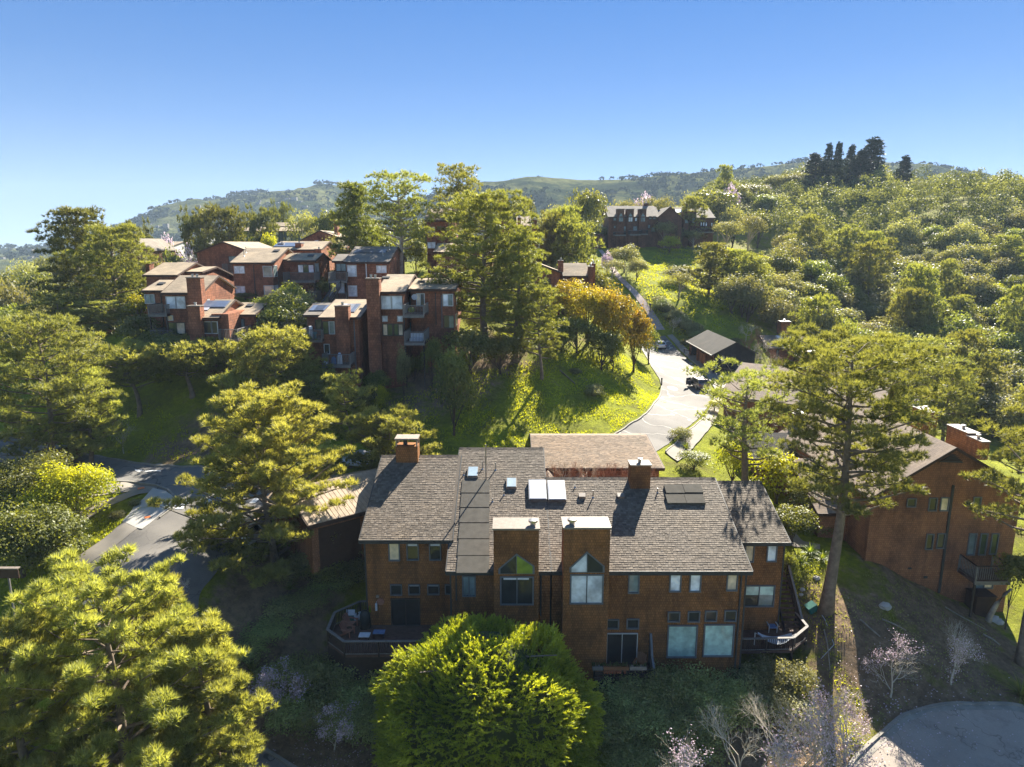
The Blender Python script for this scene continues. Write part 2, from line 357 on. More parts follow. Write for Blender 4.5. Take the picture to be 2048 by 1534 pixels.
def asphalt(name, c, lines=True, pale=(.62,.58,.5)):
    m, nt, b = _new(name); co = objco(nt)
    base = ramp(nt, noise(nt, co, .18, 6, .65), [(.3, tuple(x*.82 for x in c)), (.7, tuple(x*1.15 for x in c))])
    g = ramp(nt, noise(nt, co, 18, 2), [(.2,(.85,.85,.85)),(.8,(1.15,1.15,1.15))]); base = mixc(nt, base, g, 1.0, 'MULTIPLY')
    if lines:   # crack filler: pale wandering lines
        w = N(nt, 'ShaderNodeTexVoronoi', feature='DISTANCE_TO_EDGE'); w.inputs['Scale'].default_value = .16
        ns = N(nt, 'ShaderNodeTexNoise'); ns.inputs['Scale'].default_value = .5; nt.links.new(co, ns.inputs['Vector'])
        va = N(nt, 'ShaderNodeVectorMath', operation='MULTIPLY_ADD'); nt.links.new(ns.outputs['Color'], va.inputs[0]); va.inputs[1].default_value = (3,3,3); nt.links.new(co, va.inputs[2]); nt.links.new(va.outputs[0], w.inputs['Vector'])
        l = ramp(nt, w.outputs['Distance'], [(.005,(.75,.75,.75)),(.012,(0,0,0))]); base = mixc(nt, base, pale, l)
    st = ramp(nt, noise(nt, co, .55, 5, .75), [(.30,(.70,.70,.71)),(.48,(1,1,1)),(.62,(1,1,1)),(.78,(1.16,1.13,1.08))]); base = mixc(nt, base, st, 1.0, 'MULTIPLY')
    if not lines:   # hairline cracks and a dark seam here and there
        w2 = N(nt, 'ShaderNodeTexVoronoi', feature='DISTANCE_TO_EDGE'); w2.inputs['Scale'].default_value = .22; n2 = N(nt, 'ShaderNodeTexNoise'); n2.inputs['Scale'].default_value = .9; nt.links.new(co, n2.inputs['Vector'])
        v2 = N(nt, 'ShaderNodeVectorMath', operation='MULTIPLY_ADD'); nt.links.new(n2.outputs['Color'], v2.inputs[0]); v2.inputs[1].default_value = (2.2,2.2,2.2); nt.links.new(co, v2.inputs[2]); nt.links.new(v2.outputs[0], w2.inputs['Vector'])
        base = mixc(nt, base, tuple(x*.45 for x in c), ramp(nt, w2.outputs['Distance'], [(.003,(.8,.8,.8)),(.009,(0,0,0))]))
    nt.links.new(base, b.inputs['Base Color']); b.inputs['Roughness'].default_value = .85; bump(nt, b, noise(nt, co, 30, 2), .3, .01); return m
M['asphalt_pale'] = asphalt('worn_asphalt', (.135,.122,.107)); M['asphalt'] = asphalt('asphalt', (.17,.16,.145), True, (.045,.043,.04)); M['asphalt_cul'] = asphalt('smooth_asphalt', (.36,.30,.245), False)
# leaves
M['pine'] = leafmat('pine_needles', (.075,.095,.032), (.36,.37,.145), .47)
M['pine_far'] = leafmat('pine_needles_dark', (.070,.085,.028), (.26,.27,.090), .40)
M['pine_grey'] = leafmat('grey_pine_needles', (.070,.088,.036), (.29,.31,.12), .40)
M['pine_olive'] = leafmat('olive_pine_needles', (.085,.098,.032), (.37,.36,.140), .46)
M['pine_dark'] = leafmat('cypress_needles', (.042,.058,.020), (.20,.21,.065), .34)
M['conifer_gold'] = leafmat('golden_conifer', (.10,.140,.014), (.43,.43,.050), .42)
M['broad_grey'] = leafmat('grey_green_leaves', (.075,.085,.035), (.38,.37,.18), .34, rough=.6, spec=.25)
M['broad_green'] = leafmat('green_leaves', (.060,.085,.022), (.27,.29,.075), .38, rough=.5, spec=.35)
M['wood_leaves'] = leafmat('hillside_leaves', (.045,.058,.022), (.27,.28,.12), .33, rough=.6, spec=.2)
M['broad_dark'] = leafmat('dark_green_leaves', (.060,.075,.024), (.24,.24,.075), .36)
M['broad_lime'] = leafmat('lime_leaves', (.16,.20,.012), (.46,.44,.03), .5)
M['broad_orange'] = leafmat('golden_leaves', (.12,.14,.025), (.42,.28,.04), .42)
M['far_needles'] = leafmat('far_conifer_needles', (.012,.025,.012), (.04,.06,.03), .12)
M['hedge'] = leafmat('hedge_leaves', (.12,.15,.055), (.38,.40,.15), .34, rough=.5, spec=.4)
M['blossom'] = leafmat('pink_blossom', (.52,.40,.46), (.80,.68,.73), .35, (1,.9,1))
M['grassblade'] = leafmat('grass_blades', (.20,.24,.010), (.50,.50,.035), .5)
M['strap'] = leafmat('strap_leaves', (.07,.12,.02), (.30,.33,.06), .4)
def groundmat():
    m, nt, b = _new('grass_and_soil'); co = objco(nt)
    a = N(nt, 'ShaderNodeAttribute', attribute_name='soil')
    gr = ramp(nt, noise(nt, co, .25, 8, .7), [(.28,(.14,.12,.04)),(.45,(.19,.21,.020)),(.6,(.27,.30,.018)),(.75,(.37,.35,.055))])
    gr2 = ramp(nt, noise(nt, co, 2.2, 6, .75), [(.25,(.5,.5,.5)),(.75,(1.4,1.35,1.3))]); gr = mixc(nt, gr, gr2, 1.0, 'MULTIPLY')
    so = ramp(nt, noise(nt, co, .8, 8, .75), [(.3,(.13,.095,.06)),(.5,(.23,.165,.105)),(.7,(.34,.25,.16))])
    so = mixc(nt, so, gr2, 1.0, 'MULTIPLY')
    ad = N(nt, 'ShaderNodeMath', operation='ADD'); nt.links.new(a.outputs['Fac'], ad.inputs[0]); nt.links.new(noise(nt, co, .5, 7, .75), ad.inputs[1])
    f = ramp(nt, ad.outputs[0], [(.82,(0,0,0)),(1.08,(1,1,1))])
    c = mixc(nt, gr, so, f)
    nt.links.new(c, b.inputs['Base Color']); b.inputs['Roughness'].default_value = .95; b.inputs['Specular IOR Level'].default_value = .1
    bump(nt, b, noise(nt, co, 3.5, 8, .8), .9, .25); return m
M['ground'] = groundmat()
# ================================================================ LAND
def grid(xs, ys, zf, name, mat, kind='structure', attrs=None, smooth=True):
    X, Y = np.meshgrid(xs, ys); Z = zf(X, Y)
    V = np.stack([X.ravel(), Y.ravel(), Z.ravel()], 1); nx = len(xs); ny = len(ys)
    i = np.arange(nx*ny).reshape(ny, nx)
    Fq = np.stack([i[:-1,:-1].ravel(), i[:-1,1:].ravel(), i[1:,1:].ravel(), i[1:,:-1].ravel()], 1)
    me = mesh_np(name, V, Fq, mat, smooth, {k: f(V[:,0], V[:,1]) for k, f in (attrs or {}).items()})
    o = link_mesh(name, me); o['kind'] = kind; return o
SOIL = [(ground(*p), r, a) for p, r, a in [((640,1440),9,.75),((700,1480),8,.7),((1750,1300),9,.62),((1800,1380),9,.5),((1900,1250),9,.6),((1640,1380),3,.15),((1450,1480),9,.75),((1900,1350),9,.55),((2000,1300),7,.45),((1560,1480),7,.6),
  ((860,760),9,.55),((950,740),8,.45),((760,820),7,.1),((1100,720),10,.3),((1150,680),8,.35),((370,900),6,.6),((420,860),7,.5),((1000,700),8,.5),((560,1200),6,.7),((520,1300),6,.6),
  ((1600,1180),2,.2),((1290,600),9,.3),((1240,500),8,.2),((1640,1240),2,.1)]]
def soilf(x, y):
    s = np.full(x.shape, .12)
    for c, r, a in SOIL: s = np.maximum(s, a*np.exp(-((x-c.x)**2+(y-c.y)**2)/(r*r)))
    return np.where((y > 105) & (x > 48), np.maximum(s, .35), s)
xs = np.concatenate([np.arange(-1500,-300,150), np.arange(-300,-70,10), np.arange(-70,75,1.), np.arange(75,260,5), np.arange(260,1800,140)])
ys = np.concatenate([np.arange(-400,-80,80), np.arange(-80,24,8), np.arange(24,150,1.), np.arange(150,480,5), np.arange(480,2600,200), [4000, 6000, 9000]])
def zland(X, Y):
    Xc = np.clip(X, -165, 255); Yc = np.clip(Y, -80, 440)
    Z = zt(Xc, Yc); d = np.hypot(X-Xc, Y-Yc); w = np.exp(-d/250.)
    base = np.where(X < 0, -20.0, 0.0)
    return Z*w + base*(1-w)
land = grid(xs, ys, zland, 'ground', M['ground'], attrs={'soil': soilf})
# ---- far hills
def hillmat():
    m, nt, b = _new('far_hillside'); co = objco(nt)
    c = ramp(nt, noise(nt, co, .011, 10, .7), [(.36,(.035,.048,.022)),(.47,(.055,.072,.030)),(.54,(.14,.15,.055)),(.68,(.20,.20,.075))])
    s = ramp(nt, noise(nt, co, .07, 6, .8), [(.3,(.45,.45,.45)),(.7,(1.3,1.3,1.3))]); c = mixc(nt, c, s, 1.0, 'MULTIPLY')
    nt.links.new(c, b.inputs['Base Color']); b.inputs['Roughness'].default_value = 1; b.inputs['Specular IOR Level'].default_value = 0
    bump(nt, b, noise(nt, co, .06, 8, .75), 1, 9); return m
M['hill'] = hillmat()
from mathutils import noise as mn
def fbm(x, y, s, o=5):
    return mn.fractal(Vector((x*s, y*s, 3.1)), .9, 2.1, o)
def far_hill(name, ridge, D, depth, seed, rough=1.):
    P = sorted(tuple(at(px, py, D)) for px, py in ridge); rx = [p[0] for p in P]; rz = [p[2] for p in P]
    xs = np.linspace(rx[0], rx[-1], 260); ys = np.concatenate([np.linspace(D-depth, D, 60), np.linspace(D, D+depth, 30)[1:]])
    V = []
    for y in ys:
        t = (y-(D-depth))/depth if y <= D else (D+depth-y)/depth
        for x in xs:
            top = np.interp(x, rx, rz); e = -25+(top+25)*(t**.85)
            n = fbm(x+seed, y, 1/260.)*34*rough*math.sin(PI*min(1, max(0, t)))**.7 + fbm(x, y+seed, 1/40., 4)*4*rough*(.3 if t > .97 else 1)
            ed = min(1, (x-xs[0])/80+.0, (xs[-1]-x)/80+.0); V.append((x, y, -25+(e+n+25)*max(0, ed)**.5))
    nx = len(xs); i = np.arange(len(V)).reshape(len(ys), nx)
    Fq = np.stack([i[:-1,:-1].ravel(), i[:-1,1:].ravel(), i[1:,1:].ravel(), i[1:,:-1].ravel()], 1)
    o = link_mesh(name, mesh_np(name, V, Fq, M['hill'], True)); o['kind'] = 'structure'
    return o, np.array(V).reshape(len(ys), nx, 3)
hl, HLV = far_hill('hills', [(-700,540),(-300,510),(0,503),(60,494),(130,488),(200,480),(215,470),(260,455),(330,436),(380,424),(400,408),(430,398),(470,393),(520,384),(560,381),(590,380),(605,384),(622,374),(650,367),(690,373),(730,392),(800,410),(900,430),(1100,470)], 1500, 620, 5)
hr, HRV = far_hill('hills', [(700,450),(860,390),(930,368),(965,363),(1000,363),(1040,356),(1052,353),(1100,355),(1150,359),(1200,361),(1280,356),(1320,352),(1380,347),(1420,343),(1500,336),(1560,329),(1610,323),(1700,318),(1850,330),(2100,380),(2500,440)], 1150, 560, 91)
# ---- strips draped on the land
def drape(name, mat, L, R, m=10, off=.07, parent=None, kind='structure', seg=6, thick=0, label=None):
    """L, R: photograph points of the two edges; filled and draped on the ground"""
    L = [ground(*p) if len(p) == 2 else Vector(p) for p in L]; R = [ground(*p) if len(p) == 2 else Vector(p) for p in R]
    def res(P, k):
        P = [Vector((p.x, p.y, 0)) for p in P]; out = []
        for i in range(len(P)-1):
            p0 = P[max(i-1,0)]; p1 = P[i]; p2 = P[i+1]; p3 = P[min(i+2, len(P)-1)]
            for j in range(k):
                t = j/k; out.append(.5*((2*p1)+(p2-p0)*t+(2*p0-5*p1+4*p2-p3)*t*t+(3*p1-p0-3*p2+p3)*t**3))
        return out+[P[-1]]
    A = res(L, seg); B = res(R, seg); n = len(A); XY = np.array([[(a.lerp(b, j/m).x, a.lerp(b, j/m).y) for j in range(m+1)] for a, b in zip(A, B)])
    Z = zland(XY[...,0], XY[...,1])+off
    V = np.concatenate([XY, Z[...,None]], -1).reshape(-1, 3); i = np.arange(n*(m+1)).reshape(n, m+1)
    Fq = np.stack([i[:-1,:-1].ravel(), i[:-1,1:].ravel(), i[1:,1:].ravel(), i[1:,:-1].ravel()], 1)
    a, b_, c = V[Fq[0][0]], V[Fq[0][1]], V[Fq[0][2]]
    if np.cross(b_-a, c-a)[2] < 0: Fq = Fq[:, ::-1]
    me = mesh_np(name, V, Fq, mat, True); o = link_mesh(name, me, parent); 
    if kind: o['kind'] = kind
    return o, [Vector(V[k]) for k in i[:,0]], [Vector(V[k]) for k in i[:,-1]]
def disc(px, py, r, mat, off):
    p = ground(px, py); rr = [0, r*.5, r]; V = [(p.x, p.y)]+[(p.x+q*math.cos(k*PI/10), p.y+q*math.sin(k*PI/10)) for q in rr[1:] for k in range(20)]; V = np.array(V); Z = zland(V[:,0], V[:,1])+off
    T3 = np.array([(0,1+k,1+(k+1)%20) for k in range(20)]); Q4 = np.array([(1+k,21+k,21+(k+1)%20,1+(k+1)%20) for k in range(20)]); return link_mesh('manhole_cover', mesh_np('manhole_cover', np.c_[V, Z], [T3, Q4], mat, True))
def kerb(pts, w=.18, h=.14, name='kerb', side=1):
    mb = MB(); pts = [Vector(p) for p in pts]; prev = None
    for i, p in enumerate(pts):
        d = pts[min(i+1, len(pts)-1)]-pts[max(i-1, 0)]; d.z = 0; d.normalize(); n = Vector((-d.y, d.x, 0))*side*w
        ring = [p+Vector((0,0,-.15)), p+Vector((0,0,h)), p+n+Vector((0,0,h)), p+n+Vector((0,0,-.15))]
        b = len(mb.v); mb.v += [tuple(q) for q in ring]
        if prev is not None:
            for k in range(4): mb.f.append((prev+k, prev+(k+1)%4, b+(k+1)%4, b+k))
        prev = b
    o = mb.build(name, M['kerb']); o['kind'] = 'structure'; return o
road, rl, rr = drape('road', M['asphalt_pale'],
  [(1050,905),(1200,882),(1258,852),(1300,822),(1322,790),(1322,762),(1304,734),(1288,705),(1274,685),(1250,665)],
  [(1200,960),(1310,905),(1355,872),(1392,842),(1418,808),(1425,782),(1408,752),(1378,722),(1352,697),(1330,672)], 14)
kerb(rl, side=1); 
walk, wl, wr = drape('pavement', M['concrete'], [(1330,905),(1368,872),(1402,842),(1424,808),(1430,782),(1412,752),(1382,722),(1357,697),(1335,672)],
  [(1355,925),(1392,890),(1425,852),(1440,812),(1444,784),(1428,750),(1398,719),(1368,693),(1345,670)], 3, .16)
kerb([p+Vector((0,0,-.1)) for p in wl], side=-1, h=.15, w=.16)
apron, _, _ = drape('driveway', M['concrete'], [(1376,716),(1410,748),(1432,775),(1436,790)], [(1402,706),(1432,722),(1480,742),(1500,760)], 6, .15)
# left: through road, branch road, walks
def poly_z(pts): return [ground(*p) for p in pts]
road2, l2a, l2b = drape('road', M['asphalt'], [(-120,850),(0,868),(80,888),(150,907),(250,925),(380,936),(500,941),(620,950),(760,962),(900,980)],
  [(-120,930),(0,925),(60,940),(130,958),(205,968),(300,985),(420,1005),(560,1010),(700,1020),(820,1030)], 12)
kerb(l2a, side=1, w=.2)
M['asphalt_plain'] = asphalt('plain_asphalt', (.165,.15,.13), False)
road3, l3a, l3b = drape('road', M['asphalt_plain'], [(345,1003),(300,1040),(240,1085),(180,1128),(150,1160),(160,1230),(230,1300)], [(560,1010),(520,1050),(470,1100),(430,1150),(400,1190),(400,1260),(420,1320)], 12, .065)
w3, _, w3b = drape('pavement', M['concrete'], [(270,1030),(230,1060),(180,1098),(140,1130),(120,1160)], [(318,1028),(268,1064),(212,1106),(165,1142),(150,1165)], 4, .10)
corner, _, _ = drape('pavement', M['concrete_new'], [(306,978),(288,998),(270,1012),(262,1025),(245,1045)], [(332,984),(350,1000),(340,1018),(315,1036),(285,1060)], 6, .105, seg=5)
w4, w4a, w4b = drape('pavement', M['concrete'], [(120,1045),(165,1022),(215,1000),(262,984),(308,978)], [(140,1058),(185,1034),(228,1010),(270,992),(306,986)], 3, .085)
w5, _, _ = drape('pavement', M['concrete'], [(130,958),(205,964),(262,968),(310,976)], [(160,1000),(215,990),(262,984),(308,979)], 3, .09)
kerb([ground(*p)+Vector((0,0,.06)) for p in [(140,958),(205,964),(262,967),(310,973),(334,982),(352,1000),(342,1020),(318,1038)]], w=.16, h=.14)
pad, _, _ = drape('tactile_pad', M['yellow_paint'], [(300,1008),(297,1016)], [(322,1008),(318,1018)], 2, .12, kind=None); tag(pad, 'yellow tactile pad set in the new concrete at the street corner', 'tactile pad')
for k, (a, b, c, d) in enumerate([((330,1018),(348,1018),(362,1000),(352,1000)),((350,1020),(366,1020),(384,1000),(374,1000)),((445,1006),(455,1006),(466,998),(456,998)),((468,1007),(480,1007),(490,998),(480,998)),((400,1012),(414,1012),(426,1000),(414,1000)),((498,1008),(510,1008),(520,999),(508,999))]):
    bar_, _, _ = drape('crosswalk_bar', M['white_paint'], [a, d], [b, c], 2, .095, kind=None, seg=4)
    tag(bar_, 'white painted bar of the crosswalk over the junction', 'road marking', 'crosswalk bars at the junction')
m1, _, _ = drape('lane_marking', M['white_paint'], [(270,940),(290,942),(322,943)], [(270,943),(288,946),(322,945)], 1, .10, kind=None); tag(m1, 'long white painted stroke on the shaded through road', 'road marking')
for k, (pp, lb) in enumerate([(((289,1036),(300,1034)), 'orange spray mark beside the pale corner pavement'), (((275,978),(288,976)), 'orange spray mark on the shaded road at the corner'), (((152,1142),(168,1140)), 'orange spray mark low on the sloping pavement')]):
    o_, _, _ = drape('spray_mark', M['orange_paint'], [pp[0], (pp[0][0]+1, pp[0][1]+4)], [pp[1], (pp[1][0]+2, pp[1][1]+3)], 2, .125, kind=None, seg=2); tag(o_, lb, 'spray marking')
# bottom right cul-de-sac and bottom left road
cul, ca, cb_ = drape('road', M['asphalt_cul'], [(1690,1560),(1715,1520),(1745,1490),(1785,1455),(1840,1425),(1910,1412),(1990,1412),(2080,1425),(2200,1460)],
  [(1750,1700),(1800,1700),(1850,1700),(1900,1700),(1950,1700),(2000,1700),(2050,1700),(2120,1700),(2250,1700)], 14)
gut, _, _ = drape('gutter', M['kerb'], [(1690,1560),(1715,1520),(1745,1490),(1785,1455),(1840,1425),(1910,1412),(1990,1412),(2080,1425),(2200,1460)],
  [(1704,1565),(1730,1526),(1759,1497),(1797,1463),(1848,1434),(1912,1422),(1990,1422),(2078,1435),(2195,1470)], 2, .085)
kerb(ca, side=1, w=.22, h=.13)
road4, r4a, r4b = drape('road', M['asphalt'], [(340,1400),(400,1430),(450,1462),(500,1490),(545,1515),(600,1548),(680,1600)], [(300,1480),(350,1510),(400,1540),(450,1570),(500,1600),(550,1640),(600,1700)], 8)
kerb(r4a, side=1, w=.2)
for k in range(2):
    tag(disc(*[(1345,778),(1358,761)][k], .8, M['concrete_new'], .09), ['pale round manhole patch nearer the camera on the curved road','pale round manhole patch farther up the curved road'][k], 'manhole cover')
tag(disc(314, 933, .5, M['metal'], .10), 'round metal manhole cover on the shaded through road', 'manhole cover')
# path beside the meadow
pth, _, _ = drape('path', plain('petal_strewn_path', (.42,.33,.29), .9, .3, 1.5), [(1196,500),(1225,545),(1262,585),(1292,625),(1312,660)], [(1204,500),(1236,545),(1276,585),(1308,625),(1330,660)], 3, .08)
# footpath between the two buildings
fp, _, _ = drape('path', M['concrete'], [(1590,1066),(1604,1082),(1618,1086),(1640,1090)], [(1572,1076),(1585,1094),(1612,1096),(1640,1100)], 3, .08)
# haze: air thick enough that the far hills fade
def haze():
    mb = MB().box(-1900, 1900, -420, 2400, -45, 230); m = bpy.data.materials.new('haze'); m.use_nodes = True; nt = m.node_tree; nt.nodes.clear()
    out = N(nt, 'ShaderNodeOutputMaterial'); pv = N(nt, 'ShaderNodeVolumePrincipled')
    pv.inputs['Color'].default_value = (.62,.80,1,1); pv.inputs['Density'].default_value = HAZE; pv.inputs['Anisotropy'].default_value = 0
    nt.links.new(pv.outputs[0], out.inputs['Volume']); o = mb.build('haze', m); o['kind'] = 'stuff'; o['label'] = 'thin blue haze in the air over the hills'; return o
HAZE = .00016
haze()
M['glass_lime'] = glassmat('painted_sunlit_garden', (.22,.30,.04))  # pane colour painted as a sunlit garden mirrored in the glass
M['roof_board'] = plain('roof_board_wood', (.40,.31,.22), .8, .25, 2)
# ================================================================ BUILDING HELPERS
class Blk: pass
def block(par, px0, px1, ey, by, d, run, depth, ry=None, s=.4, wall='cedar_red', roof='roof_tan', over=.3, X=None, ze=None, zb=None, shakes=False, fascia='trim_brown', oL=None, oR=None, nm='wall'):
    b = Blk(); b.d = d; b.run = run; b.depth = depth
    pm = (px0+px1)/2
    b.x0, b.x1 = X if X else (at(px0, ey, d).x, at(px1, ey, d).x)
    b.ze = at(pm, ey, d).z if ze is None else ze
    b.zb = at(pm, by, d).z-1.2 if zb is None else zb
    b.zr = at(pm, ry, d+run).z if ry is not None else b.ze+run*s
    b.s = s = (b.zr-b.ze)/run; zk = b.zr-(depth-run)*max(s, .25); sk = max(s, .25) if depth > run else s
    prof = [(d,b.zb),(d+depth,b.zb),(d+depth,zk),(d+run,b.zr),(d,b.ze)]
    b.wall = MB().prism_x(prof, b.x0, b.x1).build(nm, M[wall], par)
    th = .16; oL = over if oL is None else oL; oR = over if oR is None else oR
    r = MB(); r.prism_x([(d-over, b.ze-over*s+.003), (d+run, b.zr+.003), (d+run, b.zr+th), (d-over, b.ze-over*s+th)], b.x0-oL, b.x1+oR)
    if depth > run+.05: r.prism_x([(d+run+.002, b.zr+.003), (d+depth+over, zk-over*sk+.003), (d+depth+over, zk-over*sk+th), (d+run+.002, b.zr+th)], b.x0-oL, b.x1+oR)
    b.roof = r.build('roof', M[roof], par)
    f = MB().box(b.x0-oL-.02, b.x1+oR+.02, d-over-.06, d-over-.003, b.ze-over*s-.10, b.ze-over*s+th+.02)
    for xx in (b.x0-oL-.063, b.x1+oR+.003):
        f.prism_x([(d-over, b.ze-over*s-.06), (d+run, b.zr-.06), (d+run, b.zr+th+.02), (d-over, b.ze-over*s+th+.02)], xx, xx+.06)
        if depth > run+.05: f.prism_x([(d+run+.002, b.zr-.06), (d+depth+over, zk-over*sk-.06), (d+depth+over, zk-over*sk+th+.02), (d+run+.002, b.zr+th+.02)], xx, xx+.06)
    f.build('fascia', M[fascia], par)
    b.n = Vector((0, -s, 1)).normalized(); b.p0 = Vector((b.x0, d, b.ze+th)); b.th = th
    b.zroof = lambda y: b.ze+th+(y-d)*s if y <= d+run else b.zr+th-(y-d-run)*sk
    return b
def blockY(par, px0, px1, pk, ey, by, d, ky, depth, wall='cedar_red', roof='roof_tan', over=.3, eyr=None):
    """gable wall faces the camera, ridge runs away; pk, ky: photograph point of the peak"""
    b = Blk(); b.d = d; x0 = at(px0, ey, d).x; x1 = at(px1, eyr or ey, d).x; p = at(pk, ky, d); z0 = at(px0, ey, d).z; z1_ = at(px1, eyr or ey, d).z; zb = at((px0+px1)/2, by, d).z-1.2
    b.wall = MB().prism_y([(x0,zb),(x1,zb),(x1,z1_),(p.x,p.z),(x0,z0)], d, d+depth).build('wall', M[wall], par)
    th = .16; sl = (p.z-z0)/(p.x-x0); sr = (p.z-z1_)/(x1-p.x); r = MB(); f = MB()
    q1 = [(x0-over, z0-over*sl+.003), (p.x-.002, p.z+.003), (p.x-.002, p.z+th), (x0-over, z0-over*sl+th)]; q2 = [(p.x+.002, p.z+.003), (x1+over, z1_-over*sr+.003), (x1+over, z1_-over*sr+th), (p.x+.002, p.z+th)]
    r.prism_y(q1, d-over, d+depth+over); r.prism_y(q2, d-over, d+depth+over)
    b.roof = r.build('roof', M[roof], par)
    for q in (q1, q2):
        f.prism_y([(a, z-(.08 if i in (0, 1) else -.02)) for i, (a, z) in enumerate(q)], d-over-.065, d-over-.003)
    f.build('fascia', M['trim_brown'], par)
    b.x0, b.x1, b.peak, b.z0, b.z1 = x0, x1, p, z0, z1_; return b
def window(par, r, d, glass='glass', n=1, fr='frame_bronze', fw=.08, out=.10, name='window', shade=None, split=None, horiz=False):
    x0, y0, x1, y1 = r; a = at(x0, y1, d); c = at(x1, y0, d); X0, X1, Z0, Z1 = a.x, c.x, a.z, c.z
    m = MB(); y = d-out
    m.box(X0-fw, X1+fw, y, d+.02, Z1, Z1+fw); m.box(X0-fw, X1+fw, y-.03, d+.02, Z0-fw, Z0)
    m.box(X0-fw, X0, y, d+.02, Z0+.002, Z1-.002); m.box(X1, X1+fw, y, d+.02, Z0+.002, Z1-.002)
    cuts = split or [i/n for i in range(1, n)]
    for c_ in cuts:
        if horiz: z = Z0+(Z1-Z0)*c_; m.box(X0+.002, X1-.002, y+.005, d+.02, z-fw*.4, z+fw*.4)
        else: x = X0+(X1-X0)*c_; m.box(x-fw*.4, x+fw*.4, y+.005, d+.02, Z0+.002, Z1-.002)
    w = m.build(name, M[fr], par)
    e = [0]+list(cuts)+[1]; gl = glass if isinstance(glass, (list, tuple)) else [glass]*(len(e)-1)
    for i in range(len(e)-1):
        if horiz: box(w, 'pane', M[gl[i]], X0, X1, d-.018, d+.01, Z0+(Z1-Z0)*e[i]+.01, Z0+(Z1-Z0)*e[i+1]-.01)
        else: box(w, 'pane', M[gl[i]], X0+(X1-X0)*e[i]+.01, X0+(X1-X0)*e[i+1]-.01, d-.018, d+.01, Z0, Z1)
    if shade: # a blind pulled part of the way down
        box(w, 'blind', M[shade[0]], X0+.02, X1-.02, d-.026, d-.019, Z1-(Z1-Z0)*shade[1], Z1-.01)
    return w
def window_side(par, r, X, glass='glass_sky', fr='frame_white', fw=.09, side=1):
    """on a wall at x = X; r: photograph box"""
    x0, y0, x1, y1 = r; a = atx(x0, (y0+y1)/2, X); c = atx(x1, (y0+y1)/2, X); ya, yb = sorted((a.y, c.y)); Z1 = atx(x0, y0, X).z; Z0 = atx(x0, y1, X).z
    xo = X+.05*side; m = MB(); lo, hi = sorted((X-.02*side, xo))
    m.box(lo, hi, ya-fw, yb+fw, Z1, Z1+fw); m.box(lo, hi, ya-fw, yb+fw, Z0-fw, Z0); m.box(lo, hi, ya-fw, ya, Z0+.002, Z1-.002); m.box(lo, hi, yb, yb+fw, Z0+.002, Z1-.002)
    w = m.build('window', M[fr], par); lo, hi = sorted((X-.01*side, X+.018*side)); box(w, 'pane', M[glass], lo, hi, ya, yb, Z0, Z1); return w
def chimney(par, px0, px1, ty, by, d, t=1.1, wall='cedar_red', cap='cap', pots=1, shroud=False, zb=None, name='chimney'):
    a = at(px0, ty, d); c = at(px1, ty, d); zb = at(px0, by, d).z if zb is None else zb
    o = MB().box(a.x, c.x, d, d+t, zb, a.z).build(name, M[wall], par)
    if shroud:
        for (x, y) in ((a.x+.06, d+.06), (c.x-.06, d+.06), (a.x+.06, d+t-.06), (c.x-.06, d+t-.06)): box(o, 'post', M['cap_rust'], x-.05, x+.05, y-.05, y+.05, a.z+.002, a.z+.55)
        box(o, 'cap', M['cap_rust'], a.x-.05, c.x+.05, d-.05, d+t+.05, a.z+.552, a.z+.66); MB().tube([(a.x*.6+c.x*.4, d+t/2, a.z), (a.x*.6+c.x*.4, d+t/2, a.z+.42)], .17, 10).build('flue', M['trim'], o)
    else:
        box(o, 'cap', M[cap], a.x-.06, c.x+.06, d-.06, d+t+.06, a.z+.002, a.z+.10)
        for k in range(pots):
            x = a.x+(c.x-a.x)*(k+1)/(pots+1); f = MB(); z = a.z+.10
            f.tube([(x,d+t/2,z),(x,d+t/2,z+.3)], .13, 10); f.tube([(x,d+t/2,z+.3),(x,d+t/2,z+.34),(x,d+t/2,z+.36)], [.2,.2,.08], 10); f.build('flue', M['metal'], o)
    return o
def railing(par, pts, h=1.0, mat='rail_dark', topm=None, gap=.14, topw=.12, name='railing', bw=.035, low=.1):
    """pts: 3d corner points at floor level; returns the railing part with posts, balusters"""
    topm = topm or mat; pts = [Vector(p) for p in pts]; m = MB()
    for a, b in zip(pts, pts[1:]): m.bar(a+Vector((0,0,h)), b+Vector((0,0,h)), topw, .05); m.bar(a+Vector((0,0,low)), b+Vector((0,0,low)), .05, .06)
    r = m.build(name, M[topm], par); bl = MB()
    for a, b in zip(pts, pts[1:]):
        L = (b-a).length; n = max(2, int(L/gap)); dr = (b-a)
        for i in range(1, n): p = a+dr*(i/n); bl.box(p.x-bw/2, p.x+bw/2, p.y-bw/2, p.y+bw/2, p.z+low, p.z+h-.025)
        k = max(1, round(L/2.2))
        for i in range(k+1):
            p = a+dr*(i/k)
            if i == k and b is not pts[-1]: continue
            box(r, 'post', M[mat], p.x-.05, p.x+.05, p.y-.05, p.y+.05, p.z-.12, p.z+h-.026)
    bl.build('balusters', M[mat], r, kind='stuff'); return r
